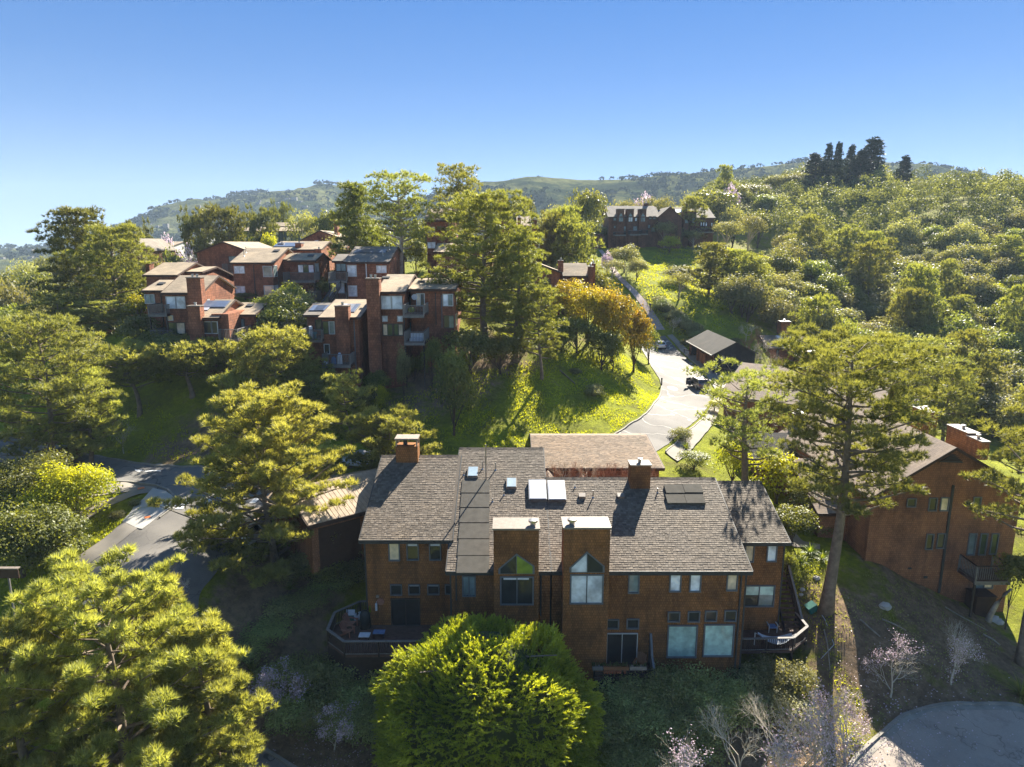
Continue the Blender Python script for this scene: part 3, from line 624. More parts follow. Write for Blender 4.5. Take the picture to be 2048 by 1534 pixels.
def balcony(par, px0, px1, ty, fy, d, back, mat='deck_grey', topm='deck_grey', sides=(True, True), legs=None, h=None, under=.25):
    """front rail between photograph columns px0..px1, top ty, floor fy, in the plane at distance d; reaches back to 'back'"""
    a = at(px0, fy, d); c = at(px1, fy, d); zt_ = at(px0, ty, d).z; h = zt_-a.z
    deck = MB().box(a.x, c.x, d+.0, back, a.z-under, a.z).build('balcony', M['deck'], par)
    box(deck, 'rim', M['deck_grey'], a.x-.03, c.x+.03, d-.045, d-.003, a.z-under-.03, a.z+.03)
    P = []
    if sides[0]: P.append(Vector((a.x+.04, back-.02, a.z)))
    P += [Vector((a.x+.04, d+.04, a.z)), Vector((c.x-.04, d+.04, a.z))]
    if sides[1]: P.append(Vector((c.x-.04, back-.02, a.z)))
    pts = P; m = MB()
    for p, q in zip(pts, pts[1:]): m.bar(p+Vector((0,0,h)), q+Vector((0,0,h)), .12, .06); m.bar(p+Vector((0,0,.12)), q+Vector((0,0,.12)), .05, .06)
    m.build('handrail', M[topm], deck); bl = MB()
    for p, q in zip(pts, pts[1:]):
        n = max(2, int((q-p).length/.17))
        for i in range(1, n): e = p+(q-p)*(i/n); bl.box(e.x-.02, e.x+.02, e.y-.02, e.y+.02, e.z+.1, e.z+h-.03)
    bl.build('balusters', M[mat], deck, kind='stuff')
    for p in pts: box(deck, 'post', M[mat], p.x-.06, p.x+.06, p.y-.06, p.y+.06, p.z-.2, p.z+h-.03)
    if legs:
        for x in (a.x+.1, c.x-.1)[:legs[1]] if legs[1] < 2 else (a.x+.1, c.x-.1): box(deck, 'leg', M['rail_dark'], x-.07, x+.07, d+.05, d+.19, at(px0, legs[0], d).z, a.z-under-.002)
    return deck
def downpipe(par, px, y0, y1, d, mat='trim', r=.05):
    a = at(px, y0, d); c = at(px, y1, d); return box(par, 'downpipe', M[mat], a.x-r, a.x+r, d-.11, d-.01, c.z, a.z)
def roofbox(par, blk, px, py, w, l, h, mat, name, rim=None, tilt=True):
    """something lying on a roof slope, centred at the photograph point"""
    p = onplane(px, py, blk.p0, blk.n); s = blk.s; m = MB(); n = blk.n; t = Vector((0, 1, s)).normalized(); x = Vector((1,0,0))
    vs = []
    for k in (.0, h):
        for a, b_ in ((-w/2,-l/2),(w/2,-l/2),(w/2,l/2),(-w/2,l/2)): vs.append(p+x*a+t*b_+n*k)
    m.add(vs, [(0,3,2,1),(4,5,6,7),(0,1,5,4),(1,2,6,5),(2,3,7,6),(3,0,4,7)]); o = m.build(name, M[mat], par)
    if rim:
        m = MB(); vs = []
        for k in (h+.002, h+.02):
            for a, b_ in ((-w/2+.06,-l/2+.06),(w/2-.06,-l/2+.06),(w/2-.06,l/2-.06),(-w/2+.06,l/2-.06)): vs.append(p+x*a+t*b_+n*k)
        m.add(vs, [(0,3,2,1),(4,5,6,7),(0,1,5,4),(1,2,6,5),(2,3,7,6),(3,0,4,7)]); m.build('pane', M[rim], o)
    return o
def pipe(par, blk, px, py, h=.5, r=.05, mat='metal', name='vent_pipe'):
    p = onplane(px, py, blk.p0, blk.n); m = MB(); m.tube([p, p+Vector((0,0,h))], r, 8); m.tube([p+Vector((0,0,-.02)), p+Vector((0,0,.06))], [r*2.6, r*1.2], 8); return m.build(name, M[mat], par)
def shakes(par, x0, x1, y0, z0, y1, z1_, course=.21, wid=.23, mat='shake'):
    """wooden roof shakes laid course by course, each a wedge proud at its butt"""
    L = math.hypot(y1-y0, z1_-z0); t = np.array([0, (y1-y0)/L, (z1_-z0)/L]); n = np.array([0, -t[2], t[1]]); base = np.array([0, y0, z0]); V = []; Q = []; T = []; b = 0
    rows = int(L/course)
    for i in range(rows):
        s0 = i*course; xs_ = [x0]; 
        while xs_[-1] < x1: xs_.append(xs_[-1]+wid*RNG.uniform(.6, 1.35))
        xs_[-1] = x1; xs_ = np.array(xs_); k = len(xs_)-1
        a = xs_[:-1]+.008; c = xs_[1:]-.008; j = RNG.uniform(-.03, .015, k); th = RNG.uniform(.018, .036, k); s1 = s0+course*1.12
        P = np.zeros((k, 6, 3))
        def pt(x, s, h): return np.stack([x, np.full(k, 0.)+base[1]+t[1]*s+n[1]*h, base[2]+t[2]*s+n[2]*h], 1)
        P[:,0] = pt(a, s0+j, np.zeros(k)); P[:,1] = pt(c, s0+j, np.zeros(k)); P[:,2] = pt(c, s0+j, th); P[:,3] = pt(a, s0+j, th); P[:,4] = pt(c, np.full(k, s1), np.full(k, .006)); P[:,5] = pt(a, np.full(k, s1), np.full(k, .006))
        V.append(P.reshape(-1, 3)); o = b+np.arange(k)[:,None]*6
        Q.append(np.concatenate([o+np.array([[0,1,2,3]]), o+np.array([[3,2,4,5]])])); T.append(np.repeat(RNG.random(k), 6)); b += 6*k
    V = np.concatenate(V); org = ORG.get(par.name, Vector()); V = V-np.array(org)
    o = link_mesh('shingles', mesh_np('shingles', V, np.concatenate(Q), M[mat], False, {'tint': np.concatenate(T)}), par); o['kind'] = 'stuff'; return o
def ridgecap(par, b, x0, x1, mat='shake'):
    m = MB(); n = int((x1-x0)/.3); y = b.d+b.run; z = b.zr+b.th
    for i in range(n):
        a = x0+(x1-x0)*i/n; c = x0+(x1-x0)*(i+1)/n; h = random.uniform(.05, .08)
        m.add([(a,y-.22,z-.22*b.s+.03),(c,y-.22,z-.22*b.s+.03+.01),(c,y,z+h),(a,y,z+h+.015),(a,y+.22,z-.06),(c,y+.22,z-.06)], [(0,1,2,3),(3,2,5,4)])
    return m.build('ridge_cap', M[mat], par, kind='stuff')

# ================================================================ MAIN TOWNHOUSE ROW
H = empty('townhouse_row', 'long brown cedar-shingled townhouse row with two tall bays and sunlit shake roof in the foreground', 'building', (2.5, 44, 1))
A = block(H, 737, 907, 1078, 1290, 44.5, 8.87, 14, s=.35, wall='cedar', roof='shake', X=(-10.3,-4.12), zb=0.5, oR=-.02, fascia='trim')
B = block(H, 905, 1088, 1140, 1345, 42.0, 12.65, 18, s=.35, wall='cedar', roof='shake', X=(-4.1, 2.6), zb=-.5, fascia='trim', oL=.25, oR=.0)
C = block(H, 1088, 1490, 1140, 1345, 42.0, 8.92, 15, s=.35, wall='cedar', roof='shake', X=(2.602, 15.6), zb=-.8, fascia='trim', oL=0, oR=.28)
Dk = block(H, 1488, 1567, 1083, 1330, 46.5, 6.27, 11, s=.35, wall='cedar', roof='shake', X=(15.602, 19.9), zb=-.5, fascia='trim', oL=0, oR=.3)
for b_, (xa, xb) in ((A, (-10.6,-4.36)), (B, (-4.35, 2.6)), (C, (2.6, 15.88)), (Dk, (15.6, 20.2))):
    y0 = b_.d-.33; z0 = b_.ze+b_.th-.33*b_.s; shakes(b_.roof, xa, xb, y0, z0, b_.d+b_.run, b_.zr+b_.th); ridgecap(b_.roof, b_, xa, xb)
for b_ in (A, B, C, Dk):
    for x in (b_.x0, b_.x1): MB().box(x-.055, x+.055, b_.d-.04, b_.d-.003, b_.zb, b_.ze-.05).build('corner_trim', M['trim'], H)
# bays
def bay(px0, px1, ty, d, dback, zb, apex, sh, base, low, gl_top, gl_low, pot):
    a = at(px0, ty, d); c = at(px1, ty, d)
    o = MB().box(a.x, c.x, d, dback, zb, a.z).build('bay', M['cedar'], H)
    box(o, 'cap', M['cap'], a.x-.07, c.x+.07, d-.07, dback+.07, a.z+.002, a.z+.12)
    P = [at(x, y, d) for x, y in (base[0], base[1], sh[1], apex, sh[0])]; cx = sum(p.x for p in P)/5; cz = sum(p.z for p in P)/5
    f = MB(); f.prism_y([(cx+(p.x-cx)*1.13, cz+(p.z-cz)*1.13) for p in P], d-.05, d+.01)
    w = f.build('window', M['frame_grey'], o); ap = P[3]; bm = (P[0]+P[1])/2
    for q_, gm in (([P[0],bm,ap,P[4]], gl_top[0]), ([bm,P[1],P[2],ap], gl_top[1])): MB().prism_y([(p.x, p.z) for p in q_], d-.07, d-.02).build('pane', M[gm], w)
    MB().bar((ap.x, d-.08, ap.z), (bm.x, d-.08, bm.z), .05, .02, (0,1,0)).build('mullion', M['frame_grey'], w)
    w2 = window(o, low, d, gl_low, 2, 'frame_grey', .09, .06)
    x = at(pot[0], pot[1], d+.5).x; z = a.z+.12; m = MB(); m.tube([(x,d+.5,z),(x,d+.5,z+.22)], .18, 14); m.tube([(x,d+.5,z+.22),(x,d+.5,z+.24),(x,d+.5,z+.38),(x,d+.5,z+.41)], [.2,.30,.30,.1], 14); m.build('flue', M['metal'], o, smooth=False)
    return o, w2
b1, w_ = bay(987, 1078, 1060, 40.9, 42.6, 4.2, (1033,1110), ((1001,1137),(1065,1132)), ((1001,1146),(1065,1146)), (1003,1155,1065,1207), ('glass','glass_lime'), ['glass','glass'], (1066,1045))
box(w_, 'blind', M['cloth_white'], at(1004,1,40.9).x, at(1064,1,40.9).x, 40.868, 40.878, at(1000,1159,40.9).z, at(1000,1155,40.9).z)
b2, w_ = bay(1128, 1221, 1058, 40.9, 42.6, 0, (1174,1106), ((1143,1135),(1205,1132)), ((1143,1143),(1205,1143)), (1142,1151,1205,1205), ('glass_sky','glass'), ['glass_sky','glass_sky'], (1144,1045))
def br_(par, r, d, g, **k): return window(par, r, d, g, fr='frame_grey', **k)
box(H, 'recess_panel', M['cedar_brown'], at(1182,1,42).x, at(1212,1,42).x, 41.93, 41.99, at(1200,1262,42).z, at(1200,1238,42).z)
for r, g in [((1258,1149,1277,1184),'glass_teal'),((1340,1145,1361,1181),'glass_white'),((1380,1145,1401,1181),'glass_white'),((1454,1143,1474,1179),'glass_cream')]: br_(H, r, 42, g)
for r, g in [((1215,1240,1236,1255),'glass'),((1255,1239,1276,1255),'glass'),((1337,1225,1358,1241),'glass'),((1377,1224,1398,1241),'glass'),((1411,1223,1432,1240),'glass'),((1450,1222,1471,1240),'glass')]: br_(H, r, 42, g)
for r in [(1335,1252,1393,1312),(1407,1250,1467,1310)]:
    w_ = br_(H, r, 42, 'glass_mint', fw=.09)
br_(H, (927,1153,949,1190), 42, 'glass_teal', n=2)
for r, g in [((780,1086,797,1119),'glass_cream'),((816,1086,835,1118),'glass'),((861,1086,880,1118),'glass')]: br_(H, r, 44.5, g, shade=None if g == 'glass_cream' else ('cloth_white', .18))
for r in [(783,1170,802,1188),(819,1170,838,1187),(857,1170,877,1187),(892,1170,906,1186)]: br_(H, r, 44.5, 'glass', fw=.07, shade=('cloth_white', .12) if r[0] in (819, 857) else None)
window(H, (785,1198,838,1249), 44.5, 'glass', 2, 'frame_bronze', .06, name='sliding_door')
dr = window(H, (1213,1267,1274,1324), 42, ['glass','glass'], 2, 'frame_white', .05, name='sliding_door')
for k, (x0_, x1_, y0_, y1_) in enumerate([(1226,1243,1273,1300),(1245,1260,1278,1302)]):
    p0, p1 = at(x0_, y1_, 41.97), at(x1_, y0_, 41.97)
window(H, (1183,1275,1205,1318), 42, 'glass', 1, 'frame_bronze', .05, name='door')
box(H, 'awning', M['cloth_white'], at(1181,1,41).x, at(1206,1,41).x, 41.2, 41.99, at(1190,1276,41.5).z, at(1190,1268,41.5).z)
for r, g in [((1490,1091,1507,1122),'glass_cream'),((1534,1089,1553,1121),'glass_white')]: br_(H, r, 46.5, g)
br_(H, (1487,1172,1548,1211), 46.5, ['glass','glass_teal'], n=2, shade=('glass_mint', .45))
downpipe(H, 1483, 1143, 1335, 42, 'trim'); downpipe(H, 1082, 1145, 1230, 42, 'trim'); downpipe(H, 912, 1148, 1200, 42, 'trim')
# roof furniture
chimney(H, 791, 835, 893, 935, A.d+A.run-.9, 1.2, 'cedar', shroud=True, zb=A.zr-.7)
ch = chimney(H, 1262, 1302, 932, 978, C.d+C.run-1.25, 1.15, 'cedar', 'cap', 1, zb=C.zr-.9)
for px, py, w, l in [(946,947,.85,1.25),(1023,969,.8,1.15)]: roofbox(B.roof if px < 1000 else C.roof, B, px, py, w, l, .22, 'cap', 'skylight', 'skylight')
for px, py in [(1075,984),(1113,985)]: roofbox(C.roof, C, px, py, 1.35, 2.3, .28, 'metal', 'solar_heater', 'solar_white')
for k in range(6): roofbox(B.roof, B, 951.5-k*1.0, 974+k*27.5+k*k*.75, 2.15, 1.52, .09, 'collector', 'solar_mat')
for px, py in [(1348,981),(1385,980),(1351,1001),(1389,1001)]: roofbox(C.roof, C, px, py, 1.40, .98, .20, 'collector', 'solar_mat')
for px, py in [(1164,994),(1241,994)]: roofbox(C.roof, C, px, py, .5, .42, .22, 'cap', 'roof_vent')
for px, py, h in [(965,938,.6),(991,940,.6),(928,950,.3),(1008,990,.3),(985,1003,.25),(1186,995,.55),(1150,975,.2),(1315,985,.35),(1060,975,.2)]: pipe(C.roof if px > 1086 else B.roof, B, px, py, h)
p = onplane(972, 961, B.p0, B.n); m = MB(); m.tube([p, p+Vector((0,.0,2.9))], .055, 8); m.build('antenna_mast', M['metal'], B.roof)
# things on the wall
p = at(761, 1203, 44.45); m = MB(); m.tube([(p.x,44.40,p.z),(p.x,44.49,p.z)], .26, 24); tag(m.build('wall_plaque', M['wood_pink']), 'round pinkish plaque hung on the brown wall above the corner deck', 'plaque')
p = at(752.5, 1213, 44.3); m = MB(); m.tube([(p.x,44.3,p.z-.30),(p.x,44.3,p.z+.2),(p.x,44.3,p.z+.27)], [.08,.08,.02], 10); m.bar((p.x,44.3,p.z+.24), (p.x,44.5,p.z+.30), .02, .02); tag(m.build('wall_lantern', M['cloth_white']), 'small white lantern hanging on the brown wall under the round plaque', 'lantern')
p = at(755, 1193, 44.4); m = MB(); m.box(p.x-.1,p.x+.1,44.35,44.49,p.z-.08,p.z+.08); m.box(p.x-.04,p.x+.04,44.3,44.349,p.z-.05,p.z+.03); m.build('wall_lamp', M['cap_rust'], H)
# ---- corner deck on the left
FZ = 3.3; RT = 1.05
rp = [atz(px, py, FZ+RT) for px, py in [(738,1201.5),(720,1202),(669,1224),(655,1258),(688,1282),(757,1281.5),(850,1281)]]
fl = [Vector((p.x, p.y, FZ)) for p in rp]
dk = MB(); xs_ = [p.x for p in fl]; ring = fl+[Vector((fl[-1].x, 44.48, FZ)), Vector((-10.35, 44.48, FZ)), Vector((-10.35, fl[0].y, FZ))]
n = len(ring); dk.add([(p.x,p.y,FZ-.2) for p in ring]+[(p.x,p.y,FZ) for p in ring], [tuple(range(n)), tuple(range(2*n-1,n-1,-1))]+[(i,(i+1)%n,n+(i+1)%n,n+i) for i in range(n)])
deckL = dk.build('deck', M['deck'], H); bd = MB()
rl_ = railing(deckL, fl, RT-.03, 'rail_dark', 'deck_grey', .13, .19, name='railing')
for a, b in zip(fl[1:-1], fl[2:]): bd.bar(a-Vector((0,0,1.0)), b-Vector((0,0,1.0)), .04, 1.7)
bd.build('skirt', M['rail_dark'], deckL)
# furniture of that deck
def adirondack(name_, loc, rz, mat, label, group=None):
    o = empty('deck_chair', label, 'chair', loc, group); R_ = Matrix.Rotation(rz, 4, 'Z')
    def pt(nm, f):
        m = MB(); f(m); m.v = [tuple((R_@Vector(v))+Vector(loc)) for v in m.v]; return m.build(nm, M[mat], o)
    pt('seat', lambda m: [m.bar((x,-.25,.36),(x,.25,.26),.10,.02) for x in (-.22,-.11,0,.11,.22)])
    pt('backrest', lambda m: [m.bar((x,.24,.27),(x*1.25,.52,.27+.72-abs(x)*.5),.10,.02,(0,1,0)) for x in (-.22,-.11,0,.11,.22)])
    for s in (-1, 1):
        pt('armrest', lambda m: m.box(s*.33-.07, s*.33+.07, -.36, .36, .52, .545)); pt('leg', lambda m: m.box(s*.31-.025, s*.31+.025, -.32, -.24, 0, .52)); pt('leg', lambda m: m.bar((s*.29,.0,.30),(s*.29,.50,.03),.03,.10))
    return o
adirondack('c', atz(697,1270,FZ), 1.25, 'wood_pink', 'pink-brown slatted chair on the corner deck nearest the bottom railing', None)
adirondack('c', atz(703,1254,FZ), 1.25, 'wood_pink', 'pink-brown slatted chair on the corner deck beside the covered grill', None)
def blanket(px, py, w, l, mat, label, h=.42, legs=True):
    p = atz(px, py, FZ+h); o = empty('low_table', label, 'table', (p.x,p.y,FZ)); MB().box(p.x-w/2,p.x+w/2,p.y-l/2,p.y+l/2,FZ+h-.05,FZ+h).build('tabletop', M[mat], o)
    for sx in (-1,1):
        for sy in (-1,1): box(o, 'leg', M['rail_dark'], p.x+sx*(w/2-.07)-.03, p.x+sx*(w/2-.07)+.03, p.y+sy*(l/2-.07)-.03, p.y+sy*(l/2-.07)+.03, FZ+.001, FZ+h-.052)
blanket(729, 1269, .75, .55, 'cloth_white', 'low white-topped table on the corner deck'); blanket(758, 1263, .8, .5, 'cloth_blue', 'low blue-covered table on the corner deck by the bright conifer')
p = atz(731, 1254, FZ); m = MB(); m.tube([(p.x,p.y,FZ+.01),(p.x,p.y,FZ+.5),(p.x,p.y,FZ+1.0),(p.x,p.y,FZ+1.22),(p.x,p.y,FZ+1.3)], [.42,.38,.36,.26,.08], 12); tag(m.build('covered_grill', M['cloth_dark'], smooth=True), 'barbecue grill under a dark fabric cover beside the brown wall', 'grill')
p = atz(700, 1243, FZ); o = empty('cool_box', 'green and white cool box standing open on the corner deck', 'cool box', (p.x,p.y,FZ)); box(o, 'body', M['green_plastic'], p.x-.32,p.x+.32,p.y-.2,p.y+.2,FZ+.01,FZ+.36); MB().bar((p.x,p.y+.2,FZ+.37),(p.x,p.y+.36,FZ+.74),.62,.06,(0,1,0)).build('lid', M['cloth_white'], o)
for k, (px, py, lb) in enumerate([(711,1241,'small white bag beside the green cool box'),(720,1238,'small white bag against the covered grill')]):
    p = atz(px, py, FZ); m = MB(); m.tube([(p.x,p.y,FZ+.01),(p.x,p.y,FZ+.3),(p.x+.02,p.y,FZ+.42),(p.x,p.y,FZ+.55)], [.17,.18,.07,.12], 9); tag(m.build('bag', M['cloth_white'], smooth=True), lb, 'bag')
p = at(740, 1218, 44.2); m = MB(); m.tube([(p.x,p.y,p.z-.22),(p.x,p.y,p.z+.22)], .07, 8); tag(m.build('flower_tube', M['broad_lime']), 'bright yellow-green hanging tube at the house corner above the grill', 'ornament')
# ---- small balcony under the second bay
z2 = 2.0; xa = at(1183,1325,42).x; xb = at(1302,1340,41).x; yb_ = 40.35
bc = MB().box(xa, xb, yb_, 41.98, z2-.25, z2).build('balcony', M['deck'], H)
MB().box(xa, xb, yb_, yb_+.06, -.6, z2-.252).build('lattice', M['rail_dark'], bc)
MB().prism_x([(yb_,z2-1.4),(41.98,z2-1.4),(41.98,z2+2.2),(41.8,z2+2.25),(41.5,z2+1.75),(41.1,z2+.95),(yb_,z2+.55)], xb+.002, xb+.14).build('side_screen', M['frame_grey'], bc)
railing(bc, [(xa,yb_+.08,z2),(xb-.03,yb_+.08,z2)], .5, 'rail_dark', 'rail_dark', .12, .1, name='railing')
for px, w, mt, lb in [(1195,.7,'deck_grey','grey planter box at the left end of the small balcony'),(1220,.85,'wood_orange','wooden trellis planter in the middle of the small balcony beside the grey one'),(1244,.85,'wood_orange','wooden trellis planter in the middle of the small balcony beside the pale one'),(1276,1.1,'cap_rust','pale planter box at the right end of the small balcony')]:
    p = at(px, 1335, yb_+.05); o = empty('planter_box', lb, 'planter', (p.x, yb_-.1, z2+.55)); MB().box(p.x-w/2,p.x+w/2,yb_-.12,yb_+.14,z2+.56,z2+.80).build('trough', M[mt], o)
    V_ = []; 
    m = MB()
    for k in range(26):
        q = Vector((p.x+random.uniform(-w/2,w/2), yb_+random.uniform(-.06,.08), z2+.80)); m.bar(q, q+Vector((random.uniform(-.12,.12),random.uniform(-.1,.1),random.uniform(.1,.28))), .06, .01)
    m.build('leaves', M['broad_green'], o)
for k in range(8):
    px = 1209+k*5.2+(4 if k > 6 else 0); p = at(px, 1342, yb_-.05); m = MB(); m.tube([(p.x,yb_-.1,z2+.32),(p.x,yb_-.1,z2+.50)], [.06,.095], 9); tag(m.build('flower_pot', M['terracotta']), 'small terracotta pot in the row under the balcony planters', 'flower pot', 'terracotta pots under the balcony planters')
adirondack('c', at(1279,1333,41.2).xy.to_3d()+Vector((0,0,z2)), -.5, 'wood_orange', 'orange-brown wooden chair on the small balcony at the right of the sliding door')
adirondack('c', at(1194,1332,41.2).xy.to_3d()+Vector((0,0,z2)), .2, 'deck_grey', 'weathered grey wooden chair on the small balcony under the white awning')
# ---- right deck with stairs
FR = 1.7; rp = [atz(px, py, FR+1) for px, py in [(1479,1277),(1587,1275),(1615,1252),(1592,1224)]]; fl = [Vector((p.x,p.y,FR)) for p in rp]
ring = fl+[Vector((fl[-1].x-.3, 47.6, FR)), Vector((20.0, 47.6, FR)), Vector((20.0, 46.45, FR)), Vector((15.65, 46.45, FR)), Vector((15.65, fl[0].y, FR))]; fl[0].x = max(fl[0].x, 15.7)
n = len(ring); dk = MB(); dk.add([(p.x,p.y,FR-.2) for p in ring]+[(p.x,p.y,FR) for p in ring], [tuple(range(n)), tuple(range(2*n-1,n-1,-1))]+[(i,(i+1)%n,n+(i+1)%n,n+i) for i in range(n)])
deckR = dk.build('deck', M['deck'], H); railing(deckR, fl, .98, 'rail_dark', 'deck_grey', .14, .2)
for p in fl: box(deckR, 'leg', M['rail_dark'], p.x-.08,p.x+.08,p.y+.02,p.y+.18, z1(p.x,p.y)-.5, FR-.202)
st = MB(); top = Vector((0, 49.4, 4.5)); bot = Vector((0, 46.2, FR)); SX = 20.35
stair = MB().bar((SX,bot.y,bot.z),(SX,top.y,top.z),.06,.28).build('stairs', M['rail_dark'], H); MB().bar((SX+1.2,bot.y,bot.z),(SX+1.2,top.y,top.z),.06,.28).build('stringer', M['rail_dark'], stair)
for k in range(12):
    q = bot.lerp(top, (k+.6)/12); box(stair, 'tread', M['deck'], SX+.035, SX+1.165, q.y-.02, q.y+.24, q.z+.10, q.z+.14)
railing(H, [(SX+1.25,bot.y+.1,bot.z+.05),(SX+1.25,top.y,top.z+.05)], .95, 'rail_dark', 'deck_grey', .14, .16)
box(H, 'stair_landing', M['deck'], 20.0, SX+1.3, top.y+.1, top.y+1.6, top.z-.1, top.z+.02); railing(H, [(SX+1.25,top.y+.12,top.z),(SX+1.25,top.y+1.5,top.z)], .95, 'rail_dark', 'deck_grey', .14, .16)
# hammock
a = atz(1508,1262,FR+.95); b = atz(1594,1272,FR+.85); o = empty('hammock', 'blue-grey striped hammock hung across the right-hand deck', 'hammock', ((a.x+b.x)/2, a.y, FR)); 
V = []; nx, ny = 24, 6; a.y = b.y = (a.y+b.y)/2
for i in range(nx+1):
    t = i/nx; c = a.lerp(b, .08+.84*t); sag = .55*(1-(2*t-1)**2); wd = .12+.38*math.sin(PI*t)**.6
    for j in range(ny+1): s_ = 2*j/ny-1; V.append((c.x, c.y+s_*wd, c.z-sag-.12*(1-s_*s_)))
i = np.arange((nx+1)*(ny+1)).reshape(nx+1, ny+1); Fq = np.stack([i[:-1,:-1].ravel(), i[:-1,1:].ravel(), i[1:,1:].ravel(), i[1:,:-1].ravel()], 1)
link_mesh('bed', mesh_np('bed', np.array(V)-np.array(ORG[o.name]), Fq, plain('hammock_cloth', (.40,.45,.52), .8, .1), True), o)
m = MB(); m.bar(a, Vector(V[3]), .02, .02); m.bar(b, Vector(V[-4]), .02, .02); m.build('rope', M['cloth_white'], o); m = MB(); m.bar((a.x,a.y,FR), a, .06, .06); m.bar((b.x,b.y,FR), b, .06, .06); m.build('stand', M['frame_white'], o)
# white chair and plants on the deck
p = atz(1543,1262,FR); o = empty('patio_chair', 'pale blue cushioned high-back patio chair against the wall on the right deck', 'chair', p)
MB().box(p.x-.28,p.x+.28,p.y-.28,p.y+.25,FR+.38,FR+.48).build('seat', M['cloth_blue'], o); MB().bar((p.x,p.y+.22,FR+.45),(p.x,p.y+.42,FR+1.1),.54,.08,(0,1,0)).build('backrest', plain('pale_blue_cushion',(.30,.37,.5)), o)
for sx in (-1,1):
    box(o, 'armrest', M['frame_white'], p.x+sx*.33-.03,p.x+sx*.33+.03,p.y-.28,p.y+.28,FR+.62,FR+.66)
    for sy in (-1,1): box(o, 'leg', M['frame_white'], p.x+sx*.3-.02,p.x+sx*.3+.02,p.y+sy*.25-.02,p.y+sy*.25+.02,FR+.001,FR+.618)
p = atz(1484,1252,FR); o = empty('hanging_chair', 'round white hanging basket chair at the left end of the right deck', 'chair', p); m = MB()
for k in range(5):
    an = k*PI/5; m.tube([(p.x+.42*math.cos(an)*math.sin(t), p.y+.42*math.sin(an)*math.sin(t), FR+1.0-.6*math.cos(t)) for t in [i*PI/10 for i in range(11)]], .025, 5)
m.build('basket', M['frame_white'], o); m = MB(); m.tube([(p.x,p.y,FR+1.6),(p.x,p.y,FR+2.0)], .02, 5); m.tube([(p.x,p.y,FR+2.0),(p.x+.5,p.y+.2,FR+2.0),(p.x+.7,p.y+.3,FR+1.4),(p.x+.6,p.y+.2,FR)], .035, 6); m.build('stand', M['frame_white'], o); MB().ball((p.x,p.y,FR+.62), .3, 10, 6, (1,1,.5)).build('cushion', M['broad_lime'], o)

# ================================================================ RIGHT HOUSE
R = empty('brown_house', 'tall brown shingled house with gable wall, black downpipe and corner balcony at the right edge', 'house', (40, 58, 0))
rb = blockY(R, 1745, 2045, 1907, 991, 1225, 53, 896, 19, 'cedar_brown', 'roof_brown', .35, eyr=977)
def rw(r, g='glass', n=1, fr='frame_grey', **k): return window(R, r, 53, g, n, fr, .08, **k)
rw((1814,998,1831,1012)); rw((1857,997,1873,1020)); rw((1880,996,1897,1020), 'glass_cream'); rw((1945,995,1961,1019), 'glass_green'); rw((1851,1069,1866,1097)); rw((1873,1068,1889,1095)); 
rw((1934,1068,1952,1108), 'glass_teal'); rw((1957,1068,1974,1108), 'glass_green'); rw((1979,1068,1996,1107), 'glass_green'); rw((1950,1167,1984,1175), ['glass_teal','glass_cream'], 2)
balcony(R, 1950, 2020, 1133, 1163, 50.8, 52.99, topm='trim_brown', legs=(1236, 1))
downpipe(R, 1906, 970, 1185, 53, 'trim', .09)
m = MB(); P = [at(1878,924,52.95), at(1927,926,52.95), at(1906,908,52.95)]; m.prism_y([(p.x,p.z) for p in P], 52.93, 53.01); vt = m.build('gable_vent', M['trim'], R)
for k in range(5): z = P[0].z+.1+k*.13; w_ = 1-k/5.2; c = P[2].x; MB().box(c-(c-P[0].x)*w_*.85, c+(P[1].x-c)*w_*.85, 52.88, 52.925, z, z+.05).build('slat', M['trim_brown'], vt)
for r in [(1817,1136,1824,1139),(1848,1153,1856,1157)]: a = at(r[0],r[3],52.9); c = at(r[2],r[1],52.9); box(R, 'wall_vent', M['trim'], a.x,c.x,52.93,52.995,a.z,c.z)
m = MB(); a = at(1950,1229,51.5); c = at(1993,1195,51.5); m.box(a.x,c.x,51.5,52.9,a.z-.5,c.z); m.box(a.x-.06,c.x+.06,51.44,52.96,c.z+.002,c.z+.08); tag(m.build('utility_enclosure', M['trim_brown']), 'dark brown utility enclosure at the foot of the tall shingled house', 'enclosure')
for (x0_, x1_, ty_, d_, t_, bot_) in [(1855,1877,826,68,2.6,905),(1937,1960,868,58.5,3.0,920),(1964,1980,885,56.5,2.0,920)]:
    chimney(R, x0_, x1_, ty_, bot_, d_, t_, 'cedar', 'cap', 1)
rb2 = block(R, 1640, 1744, 1025, 1110, 56.5, 6.5, 13, s=.42, wall='cedar_brown', roof='roof_brown', X=(at(1640,1025,56.5).x, rb.x0-.005), oR=0)
window(R, (1722,1062,1732,1084), 56.5, 'glass', 1, 'frame_grey', .07)
roofbox(R, rb2, 1690, 985, .9, 1.3, .2, 'cap', 'skylight', 'skylight')
rb3 = block(R, 1520, 1640, 935, 1000, 66, 5, 10, s=.42, wall='cedar_brown', roof='roof_dark', zb=3)
chimney(R, 1590, 1612, 830, 900, 72, 1.4, 'cedar', 'cap', 1)

